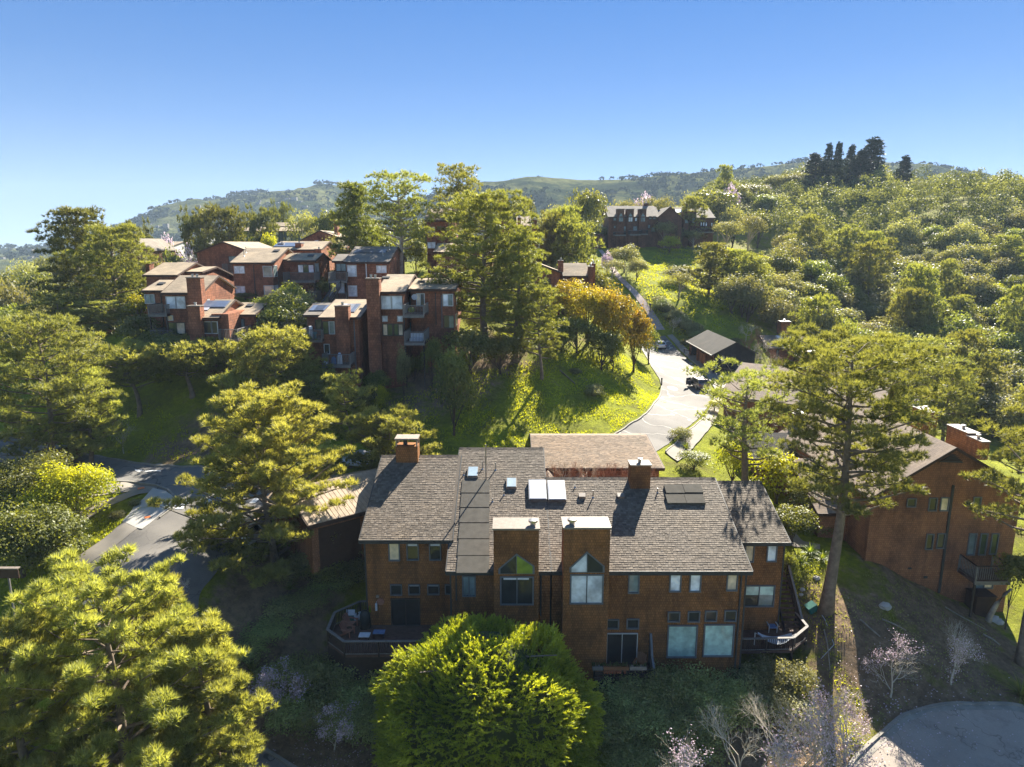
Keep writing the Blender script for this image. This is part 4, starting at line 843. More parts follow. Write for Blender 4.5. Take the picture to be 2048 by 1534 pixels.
# ================================================================ HOUSES BEHIND THE MAIN ROW
G1 = empty('shingled_garage', 'low brown-roofed garage building just behind the main row beside the curving road', 'garage', (5, 64, 8))
g1 = block(G1, 1090, 1325, 930, 960, 62, 8.5, 13, ry=872, wall='cedar_brown', roof='roof_brown', X=(2.4, 14.0), ze=at(1200,936,62).z, zb=6.5, over=.4)
shakes(g1.roof, 2.0, 14.3, 61.67, g1.ze+g1.th-.33*g1.s, 70.5, g1.zr+g1.th, .24, .3, 'shake_brown')
m = MB(); p = at(1097,960,60); m.prism_y([(p.x-1.0,p.z-2),(p.x+1.0,p.z-2),(p.x+1.0,p.z-.4),(p.x,p.z+.5),(p.x-1.0,p.z-.4)], 58.6, 61.99); m.build('dormer', M['roof_brown'], G1)
p = at(1165,965,60); m = MB(); m.prism_y([(p.x-.8,p.z-2),(p.x+.8,p.z-2),(p.x+.8,p.z-.2),(p.x,p.z+.5),(p.x-.8,p.z-.2)], 59, 61.99); m.build('dormer', M['roof_brown'], G1)
c2 = atz(622,1048,10.2); G2 = empty('carport', 'carport with lit plank-like tan roof between the large pine and the main row', 'garage', c2)
g2 = block(G2, 600, 700, 1040, 1080, c2.y, 4.2, 8, s=.32, wall='cedar_brown', roof='roof_tan', over=.35, X=(c2.x, c2.x+8.5), ze=c2.z, zb=6.2)
box(G2, 'side_wall', M['siding_tan'], c2.x+8.505, c2.x+8.6, c2.y+.2, c2.y+7.8, 6, c2.z-.1)
for k in range(2): box(G2, 'bay_panel', M['trim_brown'], c2.x+.5+k*4, c2.x+3.8+k*4, c2.y-.03, c2.y-.005, 6.2, c2.z-.5)  # dark brown sheets on the wall stand for the open carport bays
for k in range(26): g_ = MB(); x = c2.x-.3+k*.355; g_.prism_x([(c2.y-.34,g2.zroof(c2.y-.34)-.005),(c2.y+4.15,g2.zroof(c2.y+4.15)-.005),(c2.y+4.15,g2.zroof(c2.y+4.15)+.04),(c2.y-.34,g2.zroof(c2.y-.34)+.04)], x, x+.31); g_.build('roof_board', M['roof_board'], G2)
G2.rotation_euler = (0, 0, math.radians(38))
G3 = empty('plank_roof_shed', 'dark plank-roofed shed poking out at the left edge above the through road', 'shed', (-50, 68, 8)); block(G3, -60, 62, 926, 950, 63.5, 4, 8, ry=897, wall='cedar_brown', roof='roof_grey', over=.5)
# house with white louvred vents right of the garage
R2 = empty('brown_house', 'low brown house with two long white skylights and brick-red chimney behind the grey garage', 'house', (62, 130, 8))
r2 = block(R2, 1540, 1606, 697, 730, 128, 5.5, 11, ry=672, wall='cedar_red', roof='roof_brown'); block(R2, 1606, 1632, 690, 730, 131, 4, 8, ry=668, wall='cedar_red', roof='roof_brown')
roofbox(R2, r2, 1564, 684, 1.1, 4.6, .35, 'frame_white', 'skylight', 'glass_white'); roofbox(R2, r2, 1588, 683, 1.0, 2.8, .35, 'frame_white', 'skylight', 'glass_white')
chimney(R2, 1563, 1582, 644, 668, 132, 2.0, 'cedar_red', 'cap', 1); window(R2, (1552,700,1557,716), 128, 'glass_teal', 1, 'trim')
c3 = at(1449,789,84); R3 = empty('brown_house', 'brown-roofed house mostly hidden by the tall pines below the grey garage', 'house', c3)
r3 = block(R3, 1452, 1625, 800, 850, c3.y, 8, 15, s=.35, wall='cedar_brown', roof='roof_brown', over=.5, X=(c3.x, c3.x+17), ze=c3.z, zb=5)
MB().box(c3.x+7.5,c3.x+9.5,c3.y+6,c3.y+7.6,c3.z+1.5,c3.z+4.6).build('chimney', M['cedar'], R3); ch3 = R3.children[-1]
for dx, dy in ((.1,.1),(1.9,.1),(.1,1.5),(1.9,1.5)): box(ch3, 'post', M['cap_rust'], c3.x+7.5+dx-.05,c3.x+7.5+dx+.05,c3.y+6+dy-.05,c3.y+6+dy+.05,c3.z+4.602,c3.z+5.3)
box(ch3, 'cap', M['cap_rust'], c3.x+7.4,c3.x+9.6,c3.y+5.9,c3.y+7.7,c3.z+5.302,c3.z+5.45); MB().tube([(c3.x+8.2,c3.y+6.8,c3.z+4.6),(c3.x+8.2,c3.y+6.8,c3.z+5.1)], .25, 10).build('flue', M['trim'], ch3)
R3.rotation_euler = (0, 0, math.radians(-36))
# ---- grey garage
GG = empty('grey_garage', 'dark grey shingled garage with open bays beside the curving road', 'garage', (36, 112, 9))
pa = at(1427,746,110); pc = at(1508,742,110); zr_ = at(1469,686,110).z; zl = at(1427,708,110).z; zrr = at(1507,706,110).z; zb_ = 8.9; X0, X1 = pa.x, pc.x; XM = (X0+X1)/2; Yb = 110+16
w = MB(); w.prism_y([(X0,zb_),(X1,zb_),(X1,zrr),(XM,zr_),(X0,zl)], 110, 110.25); w.prism_y([(X0,zb_),(X1,zb_),(X1,zrr),(XM,zr_),(X0,zl)], Yb-.25, Yb); w.box(X1-.25, X1, 110.252, Yb-.252, zb_, zrr-.02); w.build('wall', M['garage_grey'], GG)
w = MB()
for k in range(4): y = 110.27+(16-.9)*k/3; w.box(X0, X0+.3, y, y+.45, zb_, zl-.35)
w.box(X0, X0+.3, 110.27, Yb-.26, zl-.348, zl-.02); w.build('bay_frame', M['cedar_red'], GG)
for k in (1, 2): box(GG, 'partition', M['cedar_red'], X0+.32, X0+4.5, 110.27+15.1*k/3, 110.27+15.1*k/3+.15, zb_, zl-.1)
box(GG, 'bay_panel', M['cedar_red'], X0+.35, X0+.42, 115.8, 120.2, zb_, zl-1.2); box(GG, 'floor', M['concrete'], X0+.02, X1-.3, 110.27, Yb-.3, zb_+.05, zb_+.12)  # garage door of the middle bay, and the floor
r = MB(); s1 = (zr_-zl)/(XM-X0); s2 = (zr_-zrr)/(X1-XM); r.prism_y([(X0-.5,zl-.5*s1+.003),(XM-.002,zr_+.003),(XM-.002,zr_+.18),(X0-.5,zl-.5*s1+.18)], 109.7, Yb+.3); r.prism_y([(XM+.002,zr_+.003),(X1+.4,zrr-.4*s2+.003),(X1+.4,zrr-.4*s2+.18),(XM+.002,zr_+.18)], 109.7, Yb+.3); r.build('roof', M['roof_dark'], GG)
MB().box(X0-.62, X0-.51, 109.7, Yb+.3, zl-.5*s1-.02, zl-.5*s1+.14).build('gutter', M['cap'], GG)
# house number on the gable wall
for k, ch_ in enumerate('115'):
    q = at(1462+k*3.4, 714, 109.97); m = MB(); w_ = .06   # bars of each digit
    segs = {'1': [(.12,0,.12,.42)], '5': [(0,.42,.22,.42),(0,.21,0,.42),(0,.21,.22,.21),(.22,0,.22,.21),(0,0,.22,0)]}[ch_]
    for a0, b0, a1_, b1_ in segs: m.box(q.x+a0-w_/2, q.x+a1_+w_/2, 109.95, 109.995, q.z+b0-w_/2, q.z+b1_+w_/2)
    m.build('digit', M['trim'], GG)
# fence by the garage
FN = empty('ramp_fence', 'pale wooden two-rail fence with mesh running from the grey garage corner', 'fence', (40, 106, 8)); fp_ = [ground(1452,768), ground(1525,764)]; fp_[0] = Vector((at(1453,760,104).x,104,8.3)); fp_[1] = Vector((at(1527,760,105).x,105,8.0))
for z in (1.15, 1.45, .1): MB().bar(fp_[0]+Vector((0,0,z)), fp_[1]+Vector((0,0,z)), .06, .12).build('rail', M['deck_grey' if z < 1 else 'cap_rust'], FN)
for k in range(6): q = fp_[0].lerp(fp_[1], k/5); box(FN, 'post', M['trim_brown'], q.x-.06,q.x+.06,q.y-.06,q.y+.06,q.z-1.5,q.z+1.4)
m = MB()
for k in range(60): q = fp_[0].lerp(fp_[1], k/60); m.box(q.x-.012,q.x+.012,q.y-.012,q.y+.012,q.z+.1,q.z+1.15)
m.build('mesh_infill', M['deck_grey'], FN, kind='stuff'); q0 = fp_[1]; q1 = Vector((at(1506,728,112).x,112,8.6))
for z in (1.15,1.45): MB().bar(q0+Vector((0,0,z)), q1+Vector((0,0,z)), .06, .12).build('rail', M['cap_rust'], FN)

# ================================================================ HILL HOUSES
# ---- far left pair
h = empty('hill_house', 'red-brown shingled house with two stacked balconies at the left end of the hill row', 'house', (-42, 88, 14))
HG = 'red-brown houses on the hill'; h['group'] = HG
a1 = block(h, 290, 331, 582, 735, 86.5, 4.5, 10, ry=562); a2 = block(h, 329, 401, 586, 735, 84, 5, 10, ry=553)
chimney(h, 372, 400, 556, 720, 82.9, 1.07, 'cedar_red', 'cap', 2)
W = 'frame_white'; window(h, (292,590,308,606), 86.5, 'glass_teal', 2, W); window(h, (335,594,350,616), 84, 'glass_sky', 1, W); window(h, (354,594,369,616), 84, 'glass_sky', 1, W)
window(h, (337,632,345,640), 84, 'glass_cream', 1, W); window(h, (339,646,369,667), 84, ['glass_green','glass_cream'], 2, 'frame_bronze'); window(h, (297,640,310,660), 86.5, 'glass_cream', 1, W)
balcony(h, 297, 333, 610, 629, 83.0, 86.5, topm='deck_grey', legs=(735,2)); balcony(h, 302, 338, 661, 680, 82.8, 86.5, topm='deck_grey', legs=(735,2)); downpipe(h, 322, 588, 690, 86.5)
roofbox(h, a1, 323, 568, .8, .8, .15, 'trim', 'roof_hatch'); window_side(h, (415,600,419,612), at(401,586,84).x)
h = empty('hill_house', 'red-brown hill house with solar panel and free-standing chimney, stepped below its neighbour', 'house', (-33, 83, 14)); h['group'] = HG
a1 = block(h, 402, 434, 636, 745, 80, 5, 10, ry=601); a2 = block(h, 459, 508, 630, 745, 84, 4.5, 9.5, ry=607); block(h, 434, 459, 634, 745, 85.5, 3, 7, s=.3, X=(a1.x1+.005, a2.x0-.005), over=0)
chimney(h, 374, 399, 613, 720, 79.2, 1.1, 'cedar_red', 'cap', 1); MB().box(at(365,1,80).x, at(402,1,80).x, 80.3, 86, 10, at(370,628,80.3).z).build('wall', M['cedar_red'], h)
window(h, (411,644,422,666), 80, 'glass', 1, W); window(h, (425,644,434,666), 80, ['glass'], 1, W); window(h, (462,638,488,657), 84, ['glass_cream','glass_cream','glass_teal'], 3, 'frame_bronze', name='sliding_door'); window(h, (427,687,437,700), 80, 'glass_teal', 1, W)
window_side(h, (514,638,518,658), a2.x1, 'glass_sky'); window_side(h, (536,630,546,645), a2.x1, 'glass_sky'); balcony(h, 438, 476, 659, 680, 79.6, 83.98, legs=(735,2)); window(h, (442,690,458,715), 84, 'glass_sky', 2, 'frame_bronze')
roofbox(h, a1, 430, 609, 3.2, 2.0, .1, 'frame_grey', 'solar_panel', 'solar_blue'); roofbox(h, a1, 412, 612, 1.5, 2.8, .06, 'frame_grey', 'solar_panel', 'solar_white'); roofbox(h, a2, 500, 612, .8, .8, .15, 'trim', 'roof_hatch'); downpipe(h, 408, 640, 700, 80)
# ---- upper
h = empty('hill_house', 'large red-brown house with corner windows and double-storey balcony in the upper hill row', 'house', (-38, 108, 20)); h['group'] = HG
a1 = block(h, 465, 544, 526, 620, 104, 7, 14, ry=498); a2 = block(h, 579, 628, 522, 625, 108, 4.5, 9, ry=508); block(h, 544, 579, 521, 620, 109, 3, 6, s=.3, X=(a1.x1+.005, a2.x0-.005), over=0)
for r, g, n in [((470,533,488,546),'glass_sky',2),((528,533,543,553),'glass_teal',1),((473,573,489,586),'glass_sky',2),((530,572,546,592),'glass_cream',1)]: window(h, r, 104, g, n, W)
window_side(h, (547,532,554,553), a1.x1, 'glass_teal'); window_side(h, (548,572,556,592), a1.x1, 'glass_sky'); window_side(h, (630,528,637,549), a2.x1, 'glass_sky'); window_side(h, (632,566,638,586), a2.x1, 'glass_mint')
window(h, (597,530,627,545), 108, ['glass_sky','glass_green','glass_sky'], 3, 'frame_bronze', name='sliding_door'); window(h, (597,568,627,585), 108, 'glass', 3, 'frame_bronze', name='sliding_door')
balcony(h, 567, 630, 545, 562, 106, 108.9, legs=(620,2)); balcony(h, 571, 632, 583, 602, 105.8, 108.9, legs=(625,2)); downpipe(h, 507, 530, 600, 104); downpipe(h, 557, 555, 605, 104)
roofbox(h, a1, 553, 502, .9, .9, .15, 'trim', 'roof_hatch'); roofbox(h, a2, 622, 512, .9, .9, .15, 'trim', 'roof_hatch'); pipe(h, a1, 488, 512, .9); pipe(h, a1, 492, 505, .9)
h = empty('hill_house', 'broad windowless red-brown gable wall rising behind the upper hill row', 'house', (-48, 122, 20)); h['group'] = HG
blockY(h, 394, 492, 447, 506, 600, 118, 485, 16, eyr=501); window(h, (459,513,474,528), 118, 'glass_teal', 1, 'trim'); balcony(h, 445, 478, 528, 545, 116, 117.98); box(h, 'doorway', M['trim'], at(458,1,118).x, at(465,1,118).x, 117.9, 117.99, at(460,562,118).z, at(460,548,118).z)
h = empty('hill_house', 'low tan-roofed house beside the big cypress left of the hill row', 'house', (-52, 104, 18)); h['group'] = HG
block(h, 292, 352, 551, 600, 98, 6, 13, ry=527); block(h, 336, 402, 545, 600, 101, 5, 12, ry=535); chimney(h, 290, 298, 527, 545, 104, 1.4); block(h, 330, 345, 545, 560, 106, 5, 9, ry=526)
# ---- middle
h = empty('hill_house', 'grey-roofed red-brown hill house with rooftop solar panels and white downpipe in the upper row', 'house', (-20, 106, 20)); h['group'] = HG
a1 = block(h, 669, 692, 523, 610, 104, 3.5, 8, ry=510, roof='roof_grey'); a2 = block(h, 692, 775, 525, 610, 101, 8, 16, ry=495, roof='roof_grey')
for r, g, n in [((696,531,712,552),'glass_sky',1),((754,532,772,545),'glass_sky',2),((698,572,713,592),'glass_sky',1)]: window(h, r, 101, g, n, W)
window(h, (673,528,691,542), 104, 'glass_teal', 2, 'frame_bronze'); window(h, (675,567,688,586), 104, 'glass_white', 1, W, name='door'); balcony(h, 657, 694, 545, 562, 100, 103.98, legs=(608,2)); balcony(h, 661, 694, 586, 600, 100, 103.98)
for k in range(4): roofbox(h, a2, 724+k*11.5, 503, 2.2, 2.0, .1, 'frame_grey', 'solar_panel', 'solar_blue')
pipe(h, a2, 779, 500, 1.0); pipe(h, a2, 766, 512, .7); downpipe(h, 732, 522, 556, 101, 'cloth_white', .07); box(h, 'doorway', M['trim'], a2.x1+.003, a2.x1+.03, 107, 108.3, 19.5, 22)
# stairs beside it
so = empty('outdoor_stairs', 'dark wooden outdoor staircase climbing between two hill houses', 'stairs', at(655,600,99)); p0 = at(640,610,96); p1 = at(664,575,100)
for s in (0, 1.2): MB().bar(p0+Vector((s,0,0)), p1+Vector((s,0,0)), .08, .3).build('stringer', M['rail_dark'], so)
for k in range(14): q = p0.lerp(p1, (k+.5)/14); box(so, 'tread', M['deck_grey'], q.x+.05, q.x+1.15, q.y-.15, q.y+.15, q.z+.1, q.z+.16)
railing(so, [p0+Vector((1.3,0,.1)), p1+Vector((1.3,0,.1))], 1, 'rail_dark', 'deck_grey', .3)
h = empty('hill_house', 'tall red-brown hill house with wide chimney, oval plaque and two open balconies', 'house', (-14, 84, 14)); h['group'] = HG
a1 = block(h, 757, 806, 585, 760, 80, 8, 14, ry=551); a2 = block(h, 822, 907, 580, 760, 82.5, 7, 12, ry=559); block(h, 806, 822, 583, 760, 84.5, 5, 9, s=.2, X=(a1.x1+.005, a2.x0-.005), over=0)
chimney(h, 731, 757, 558, 790, 78.9, 1.5, 'cedar_red', 'cap', 2)
for r, g in [((764,593,781,617),'glass_sky'),((785,593,803,617),'glass_sky'),((766,633,774,642),'glass_sky'),((796,633,804,642),'glass_sky')]: window(h, r, 80, g, 1, W)
window(h, (767,649,784,670), 80, ['glass_cream','glass_green'], 2, 'frame_bronze', .1); window(h, (789,649,805,670), 80, ['glass_green','glass_cream'], 2, 'frame_bronze', .1)
window(h, (834,588,848,611), 82.5, ['glass_cream','glass'], 2, W, name='sliding_door'); window(h, (887,589,905,611), 82.5, ['glass_white','glass_teal'], 2, W); window(h, (889,632,907,655), 82.5, ['glass','glass_teal'], 2, 'frame_bronze'); window(h, (812,590,820,611), 84.5, 'glass', 1, 'trim'); window(h, (812,646,821,668), 84.5, 'glass_teal', 1, 'trim')
window_side(h, (912,586,916,608), a2.x1, 'glass_sky'); window_side(h, (911,630,914,652), a2.x1, 'glass_cream')
balcony(h, 806, 848, 611, 631, 78.2, 82.48, legs=(760,1)); balcony(h, 809, 849, 664, 686, 78.0, 82.48, legs=(775,2)); downpipe(h, 759, 590, 725, 80, 'frame_grey'); downpipe(h, 871, 585, 650, 82.5); downpipe(h, 883, 590, 655, 82.5, 'frame_grey')
roofbox(h, a1, 772, 556, .9, .7, .15, 'trim', 'roof_hatch'); roofbox(h, a2, 843, 564, .9, .7, .15, 'trim', 'roof_hatch')
p = at(829, 594, 82.4); m = MB(); m.tube([(p.x,82.35,p.z),(p.x,82.48,p.z)], .35, 18); tag(m.build('wall_plaque', M['cloth_white']), 'oval white plaque on the red-brown wall beside the balcony door', 'plaque')
p = at(828,628,79.5); m = MB(); m.ball((p.x-.3,p.y,p.z+.5), .45, 8, 6, (1,1,.7)); tag(m.build('potted_plant', M['broad_lime']), 'yellow-green potted plant behind the upper balcony railing', 'plant')
p = at(835,684,79.5); o = empty('patio_sofa', 'pale cushioned patio seat on the lower balcony of the tall hill house', 'chair', p); box(o, 'seat', M['cloth_white'], p.x-.9,p.x+.6,p.y,p.y+.7,p.z+.02,p.z+.45); box(o, 'backrest', M['cloth_white'], p.x-.9,p.x+.6,p.y+.702,p.y+.9,p.z+.02,p.z+.95)
h = empty('hill_house', 'red-brown house with blue solar panels and tall chimney at the foot of the hill row', 'house', (-23, 80, 13)); h['group'] = HG
a1 = block(h, 613, 643, 631, 780, 81, 4.5, 9, ry=608, roof='roof_grey'); a2 = block(h, 643, 716, 636, 785, 78, 8, 12, ry=601)
chimney(h, 669, 696, 613, 712, 77.1, 1.2, 'cedar_red', 'cap', 1)
for k in range(3): roofbox(h, a1, 632+k*9, 617, 1.2, 2.2, .1, 'frame_grey', 'solar_panel', 'solar_blue')
for k in range(3): roofbox(h, a2, 689+k*8.5, 617, 1.15, 3.8, .1, 'frame_grey', 'solar_panel', 'solar_white' if k < 2 else 'solar_blue')
window(h, (647,644,656,667), 78, 'glass_green', 1, 'frame_bronze'); window(h, (660,644,668,667), 78, 'glass_teal', 1, W); window(h, (632,640,642,658), 81, 'glass_green', 1, 'frame_bronze'); window(h, (650,689,658,707), 78, 'glass', 1, W)
balcony(h, 602, 644, 660, 680, 77, 80.98, legs=(775,1)); balcony(h, 645, 701, 709, 731, 75.8, 77.98, legs=(790,2)); downpipe(h, 708, 640, 765, 78, 'frame_grey')
p = at(625,677,78.5); m = MB(); m.box(p.x-.5,p.x+.5,p.y-.3,p.y+.3,p.z+.5,p.z+.75); m.box(p.x-.4,p.x-.3,p.y-.2,p.y+.2,p.z,p.z+.498); m.box(p.x+.3,p.x+.4,p.y-.2,p.y+.2,p.z,p.z+.498); tag(m.build('balcony_table', plain('teal_cloth', (.05,.22,.26))), 'teal-covered table on the side balcony of the lowest hill house', 'table')
for px, lb, mt in [(668,'blue-grey covered chair on the lowest balcony','cloth_blue'),(680,'tall white covered grill on the lowest balcony','cloth_white'),(651,'small white bucket at the left end of the lowest balcony','cloth_white')]:
    p = at(px,729,76.6); hh = {668:.9,680:1.35,651:.5}[px]; m = MB(); m.tube([(p.x,p.y,p.z+.02),(p.x,p.y,p.z+hh*.7),(p.x,p.y,p.z+hh)], [.32,.3,.12], 9); tag(m.build('covered_furniture', M[mt]), lb, 'furniture')
p = at(622,668,77.6); m = MB(); m.tube([(p.x,p.y,p.z-.9),(p.x,p.y,p.z+.9)], [.22,.2], 9); tag(m.build('folded_umbrella', M['cloth_white']), 'folded white umbrella standing on the side balcony of the lowest hill house', 'umbrella')
# ---- behind the centre trees
h = empty('hill_house', 'dark red house with paired white windows standing behind the tall hilltop pines', 'house', (-15, 124, 22)); h['group'] = HG
block(h, 853, 905, 441, 540, 120, 6, 12, s=.35, wall='cedar_red'); window(h, (855,455,869,464), 120, 'glass_teal', 2, W); window(h, (856,485,870,496), 120, 'glass_white', 2, W); block(h, 871, 985, 505, 600, 112, 6, 12, ry=488)
chimney(h, 995, 1012, 391, 470, 134, 2); chimney(h, 1013, 1018, 400, 470, 136, 2)
so = empty('outdoor_stairs', 'dark railed stair and walkway below the dark red hilltop house', 'stairs', at(880,545,105)); q0 = at(862,560,104); q1 = at(885,540,106); q2 = at(912,540,106)
MB().bar(q0, q1, 1.2, .2).build('ramp', M['deck'], so); MB().bar(q1, q2, 1.2, .2).build('walkway', M['deck'], so); railing(so, [q0+Vector((0,-.6,.1)), q1+Vector((0,-.6,.1)), q2+Vector((0,-.6,.1))], 1.1, 'rail_dark', 'deck_grey', .3); MB().bar(q1, at(860,520,107)*.0+q1+Vector((-5,-3,-3)), .9, .2).build('ramp', M['deck'], so)
h = empty('hill_house', 'dark red house with tall narrow chimneys between the centre pines and the bushy trees', 'house', (4, 132, 22)); h['group'] = HG
block(h, 1037, 1060, 452, 545, 128, 5, 16, s=.35); chimney(h, 1035, 1042, 436, 500, 126.9, 1.0); chimney(h, 1065, 1074, 440, 505, 126, 2.2); balcony(h, 1045, 1078, 495, 508, 124, 127.9)
h = empty('hill_house', 'low red-brown house with stepped tan roofs and twin chimneys above the golden trees', 'house', (12, 112, 18)); h['group'] = HG
b_ = blockY(h, 1071, 1120, 1075, 560, 640, 104, 528, 10, eyr=545); block(h, 1130, 1176, 552, 640, 106, 3, 7, ry=533); block(h, 1128, 1172, 545, 600, 112, 3, 6, ry=528)
chimney(h, 1117, 1127, 522, 560, 107, 1.2); chimney(h, 1177, 1187, 534, 600, 105, 1.2); chimney(h, 1183, 1191, 528, 590, 108, 1.2); window(h, (1085,560,1100,590), 104, 'glass', 2, 'trim'); balcony(h, 1082, 1104, 570, 583, 102.5, 103.98); balcony(h, 1180, 1200, 600, 622, 104, 106)
h = empty('hill_house', 'low red-brown roofs stepping down behind the twin-chimney house', 'house', (12, 140, 22)); h['group'] = HG
blockY(h, 1068, 1108, 1092, 520, 570, 138, 507, 9, eyr=516); block(h, 1108, 1152, 513, 560, 142, 4, 8, ry=500); chimney(h, 1154, 1160, 503, 530, 143, 1.2); chimney(h, 1163, 1168, 502, 530, 145, 1.2)
h = empty('hill_house', 'wide dark red house with low gable between the blue building and the tall pines', 'house', (-40, 158, 24)); h['group'] = HG
blockY(h, 597, 685, 640, 484, 520, 152, 462, 12, eyr=478); chimney(h, 667, 674, 440, 480, 156, 2); block(h, 655, 690, 496, 520, 146, 4, 8, ry=482); window(h, (631,481,636,491), 152, 'glass_white', 1, W)
h = empty('hill_house', 'tan-roofed house with two short chimneys and solar panels just behind the upper hill row', 'house', (-42, 130, 22)); h['group'] = HG
b_ = block(h, 545, 640, 500, 530, 126, 6, 12, ry=484); chimney(h, 590, 602, 487, 500, 127, 1.5); chimney(h, 556, 567, 488, 500, 129, 1.5); roofbox(h, b_, 578, 490, 5, 3, .1, 'frame_grey', 'solar_panel', 'solar_blue'); chimney(h, 629, 642, 499, 515, 120, 1.5)
h = empty('hill_house', 'dark shingled house roof at the far left behind the big cypress', 'house', (-62, 160, 18)); h['group'] = HG
blockY(h, 246, 300, 270, 505, 530, 160, 478, 12, 'cedar_brown', 'roof_grey', eyr=500); chimney(h, 266, 271, 468, 490, 162, 1.2, 'cedar_brown')
h = empty('hill_house', 'grey-roofed brown house half hidden under the big cypress on the left', 'house', (-60, 125, 14)); h['group'] = HG
block(h, 160, 262, 625, 680, 115, 6, 12, ry=598, wall='cedar_brown', roof='roof_grey')
# blue apartment block
h = empty('apartment_building', 'distant blue-grey flat-roofed apartment building with white balconies on the hilltop', 'building', (-72, 205, 25))
a1 = block(h, 462, 600, 462, 500, 195, 5, 10, ry=455, wall='siding_tan', roof='roof_tan', over=.8); a1.wall.data.materials[0] = shingle_wall('blue_siding', (.10,.15,.22), (.09,.135,.20), (.06,.09,.13), 8, .3)
a2 = block(h, 540, 585, 452, 462, 201, 3, 8, ry=446, wall='garage_grey', roof='roof_tan', over=.8)
for k in range(5):
    for r_ in (0, 1): window(h, (478+k*24, 464+r_*11, 484+k*24, 469+r_*11), 195, 'glass_white', 1, W, .1)
for k in range(4): balcony(h, 461+(k%2)*55, 470+(k%2)*60, 466+(k//2)*12, 471+(k//2)*12, 193.5, 194.98, mat='frame_white', topm='frame_white')
h = empty('white_building', 'plain white building with tan roof far behind the left hill houses', 'building', (-110, 235, 20)); block(h, 320, 345, 492, 520, 230, 8, 14, ry=484, wall='siding_tan', roof='roof_tan').wall.data.materials[0] = M['frame_white']
h = empty('white_building', 'tall white stepped building half hidden by flat-topped cypresses', 'building', (-95, 235, 20)); 
for k, (x0_, x1_, y_) in enumerate([(345,375,475),(380,420,482)]): MB().box(at(x0_,1,235).x, at(x1_,1,235).x, 235+k, 246, 10, at(x0_,y_,235).z).build('wall', M['frame_white'], h)
# ---- far houses on the ridge
h = empty('ridge_townhouses', 'distant dark townhouse row with three pointed-window bays on the far grassy ridge', 'building', (30, 205, 31))
b_ = block(h, 1218, 1316, 434, 492, 200, 8, 14, ry=413, wall='cedar_far', roof='roof_grey')
for k, x in enumerate((1235,1254,1279)):
    a = at(x, 419, 199); c = at(x+14, 419, 199); o = MB().box(a.x, c.x, 199, 202, 29, a.z).build('bay', M['cedar_far'], h); box(o, 'cap', M['cap'], a.x-.1, c.x+.1, 198.9, 202.1, a.z+.01, a.z+.2)
    P = [at(x+3,433,199), at(x+11,433,199), at(x+7,426,199)]; MB().prism_y([(p.x,p.z) for p in P], 198.92, 199.02).build('window', M['glass_teal'], o); window(o, (x+3,435,x+11,443), 199, 'glass_white' if k == 1 else 'glass_teal', 2, 'trim', .1)
for k, r in enumerate([(1227,436,1232,441),(1270,436,1274,442),(1298,433,1303,438),(1306,433,1311,438),(1228,452,1231,456),(1247,453,1252,462),(1266,453,1274,461),(1296,450,1300,456),(1303,455,1310,463)]): window(h, r, 200, 'glass_white' if k == 1 else 'glass_teal', 1, 'trim', .1)
balcony(h, 1230, 1252, 464, 470, 196, 199.98, mat='garage_grey', topm='frame_grey'); balcony(h, 1260, 1282, 461, 469, 196, 199.98, mat='garage_grey', topm='frame_grey'); balcony(h, 1283, 1296, 460, 468, 197, 199.98, mat='garage_grey', topm='frame_grey')
MB().box(at(1198,1,200).x, at(1219,1,200).x, 200.5, 208, 28, at(1200,468,200).z).build('annex', M['cedar_far'], h); block(h, 1292, 1316, 430, 490, 203, 5, 9, ry=415, wall='cedar_far', roof='roof_grey'); chimney(h, 1289, 1297, 407, 425, 208, 1.5, 'cedar_far')
h = empty('ridge_townhouses', 'distant dark gabled house beside the bay-windowed row on the far ridge', 'building', (50, 205, 31))
blockY(h, 1318, 1364, 1340, 433, 495, 198, 414, 12, 'cedar_far', 'roof_grey', eyr=438)
b_ = block(h, 1362, 1428, 436, 492, 203, 8, 14, ry=416, wall='cedar_far', roof='roof_grey'); chimney(h, 1367, 1375, 408, 425, 208, 1.5, 'cedar_far')
for x in (1367, 1381): a = at(x, 423, 202); c = at(x+11, 423, 202); o = MB().box(a.x, c.x, 201.5, 205, 29, a.z).build('bay', M['cedar_far'], h); window(o, (x+3,437,x+9,446), 201.5, 'glass_teal', 1, 'trim', .1)
for r in [(1402,430,1406,436),(1401,445,1404,452),(1406,445,1409,452),(1411,445,1414,452),(1428-6,446,1425,452)]: window(h, r, 203, 'glass_white', 1, 'trim', .08)
balcony(h, 1396, 1428, 457, 464, 200, 202.98, mat='rail_dark', topm='frame_grey'); roofbox(h, b_, 1358, 424, 2, 2.4, .3, 'cap', 'skylight', 'glass_white')
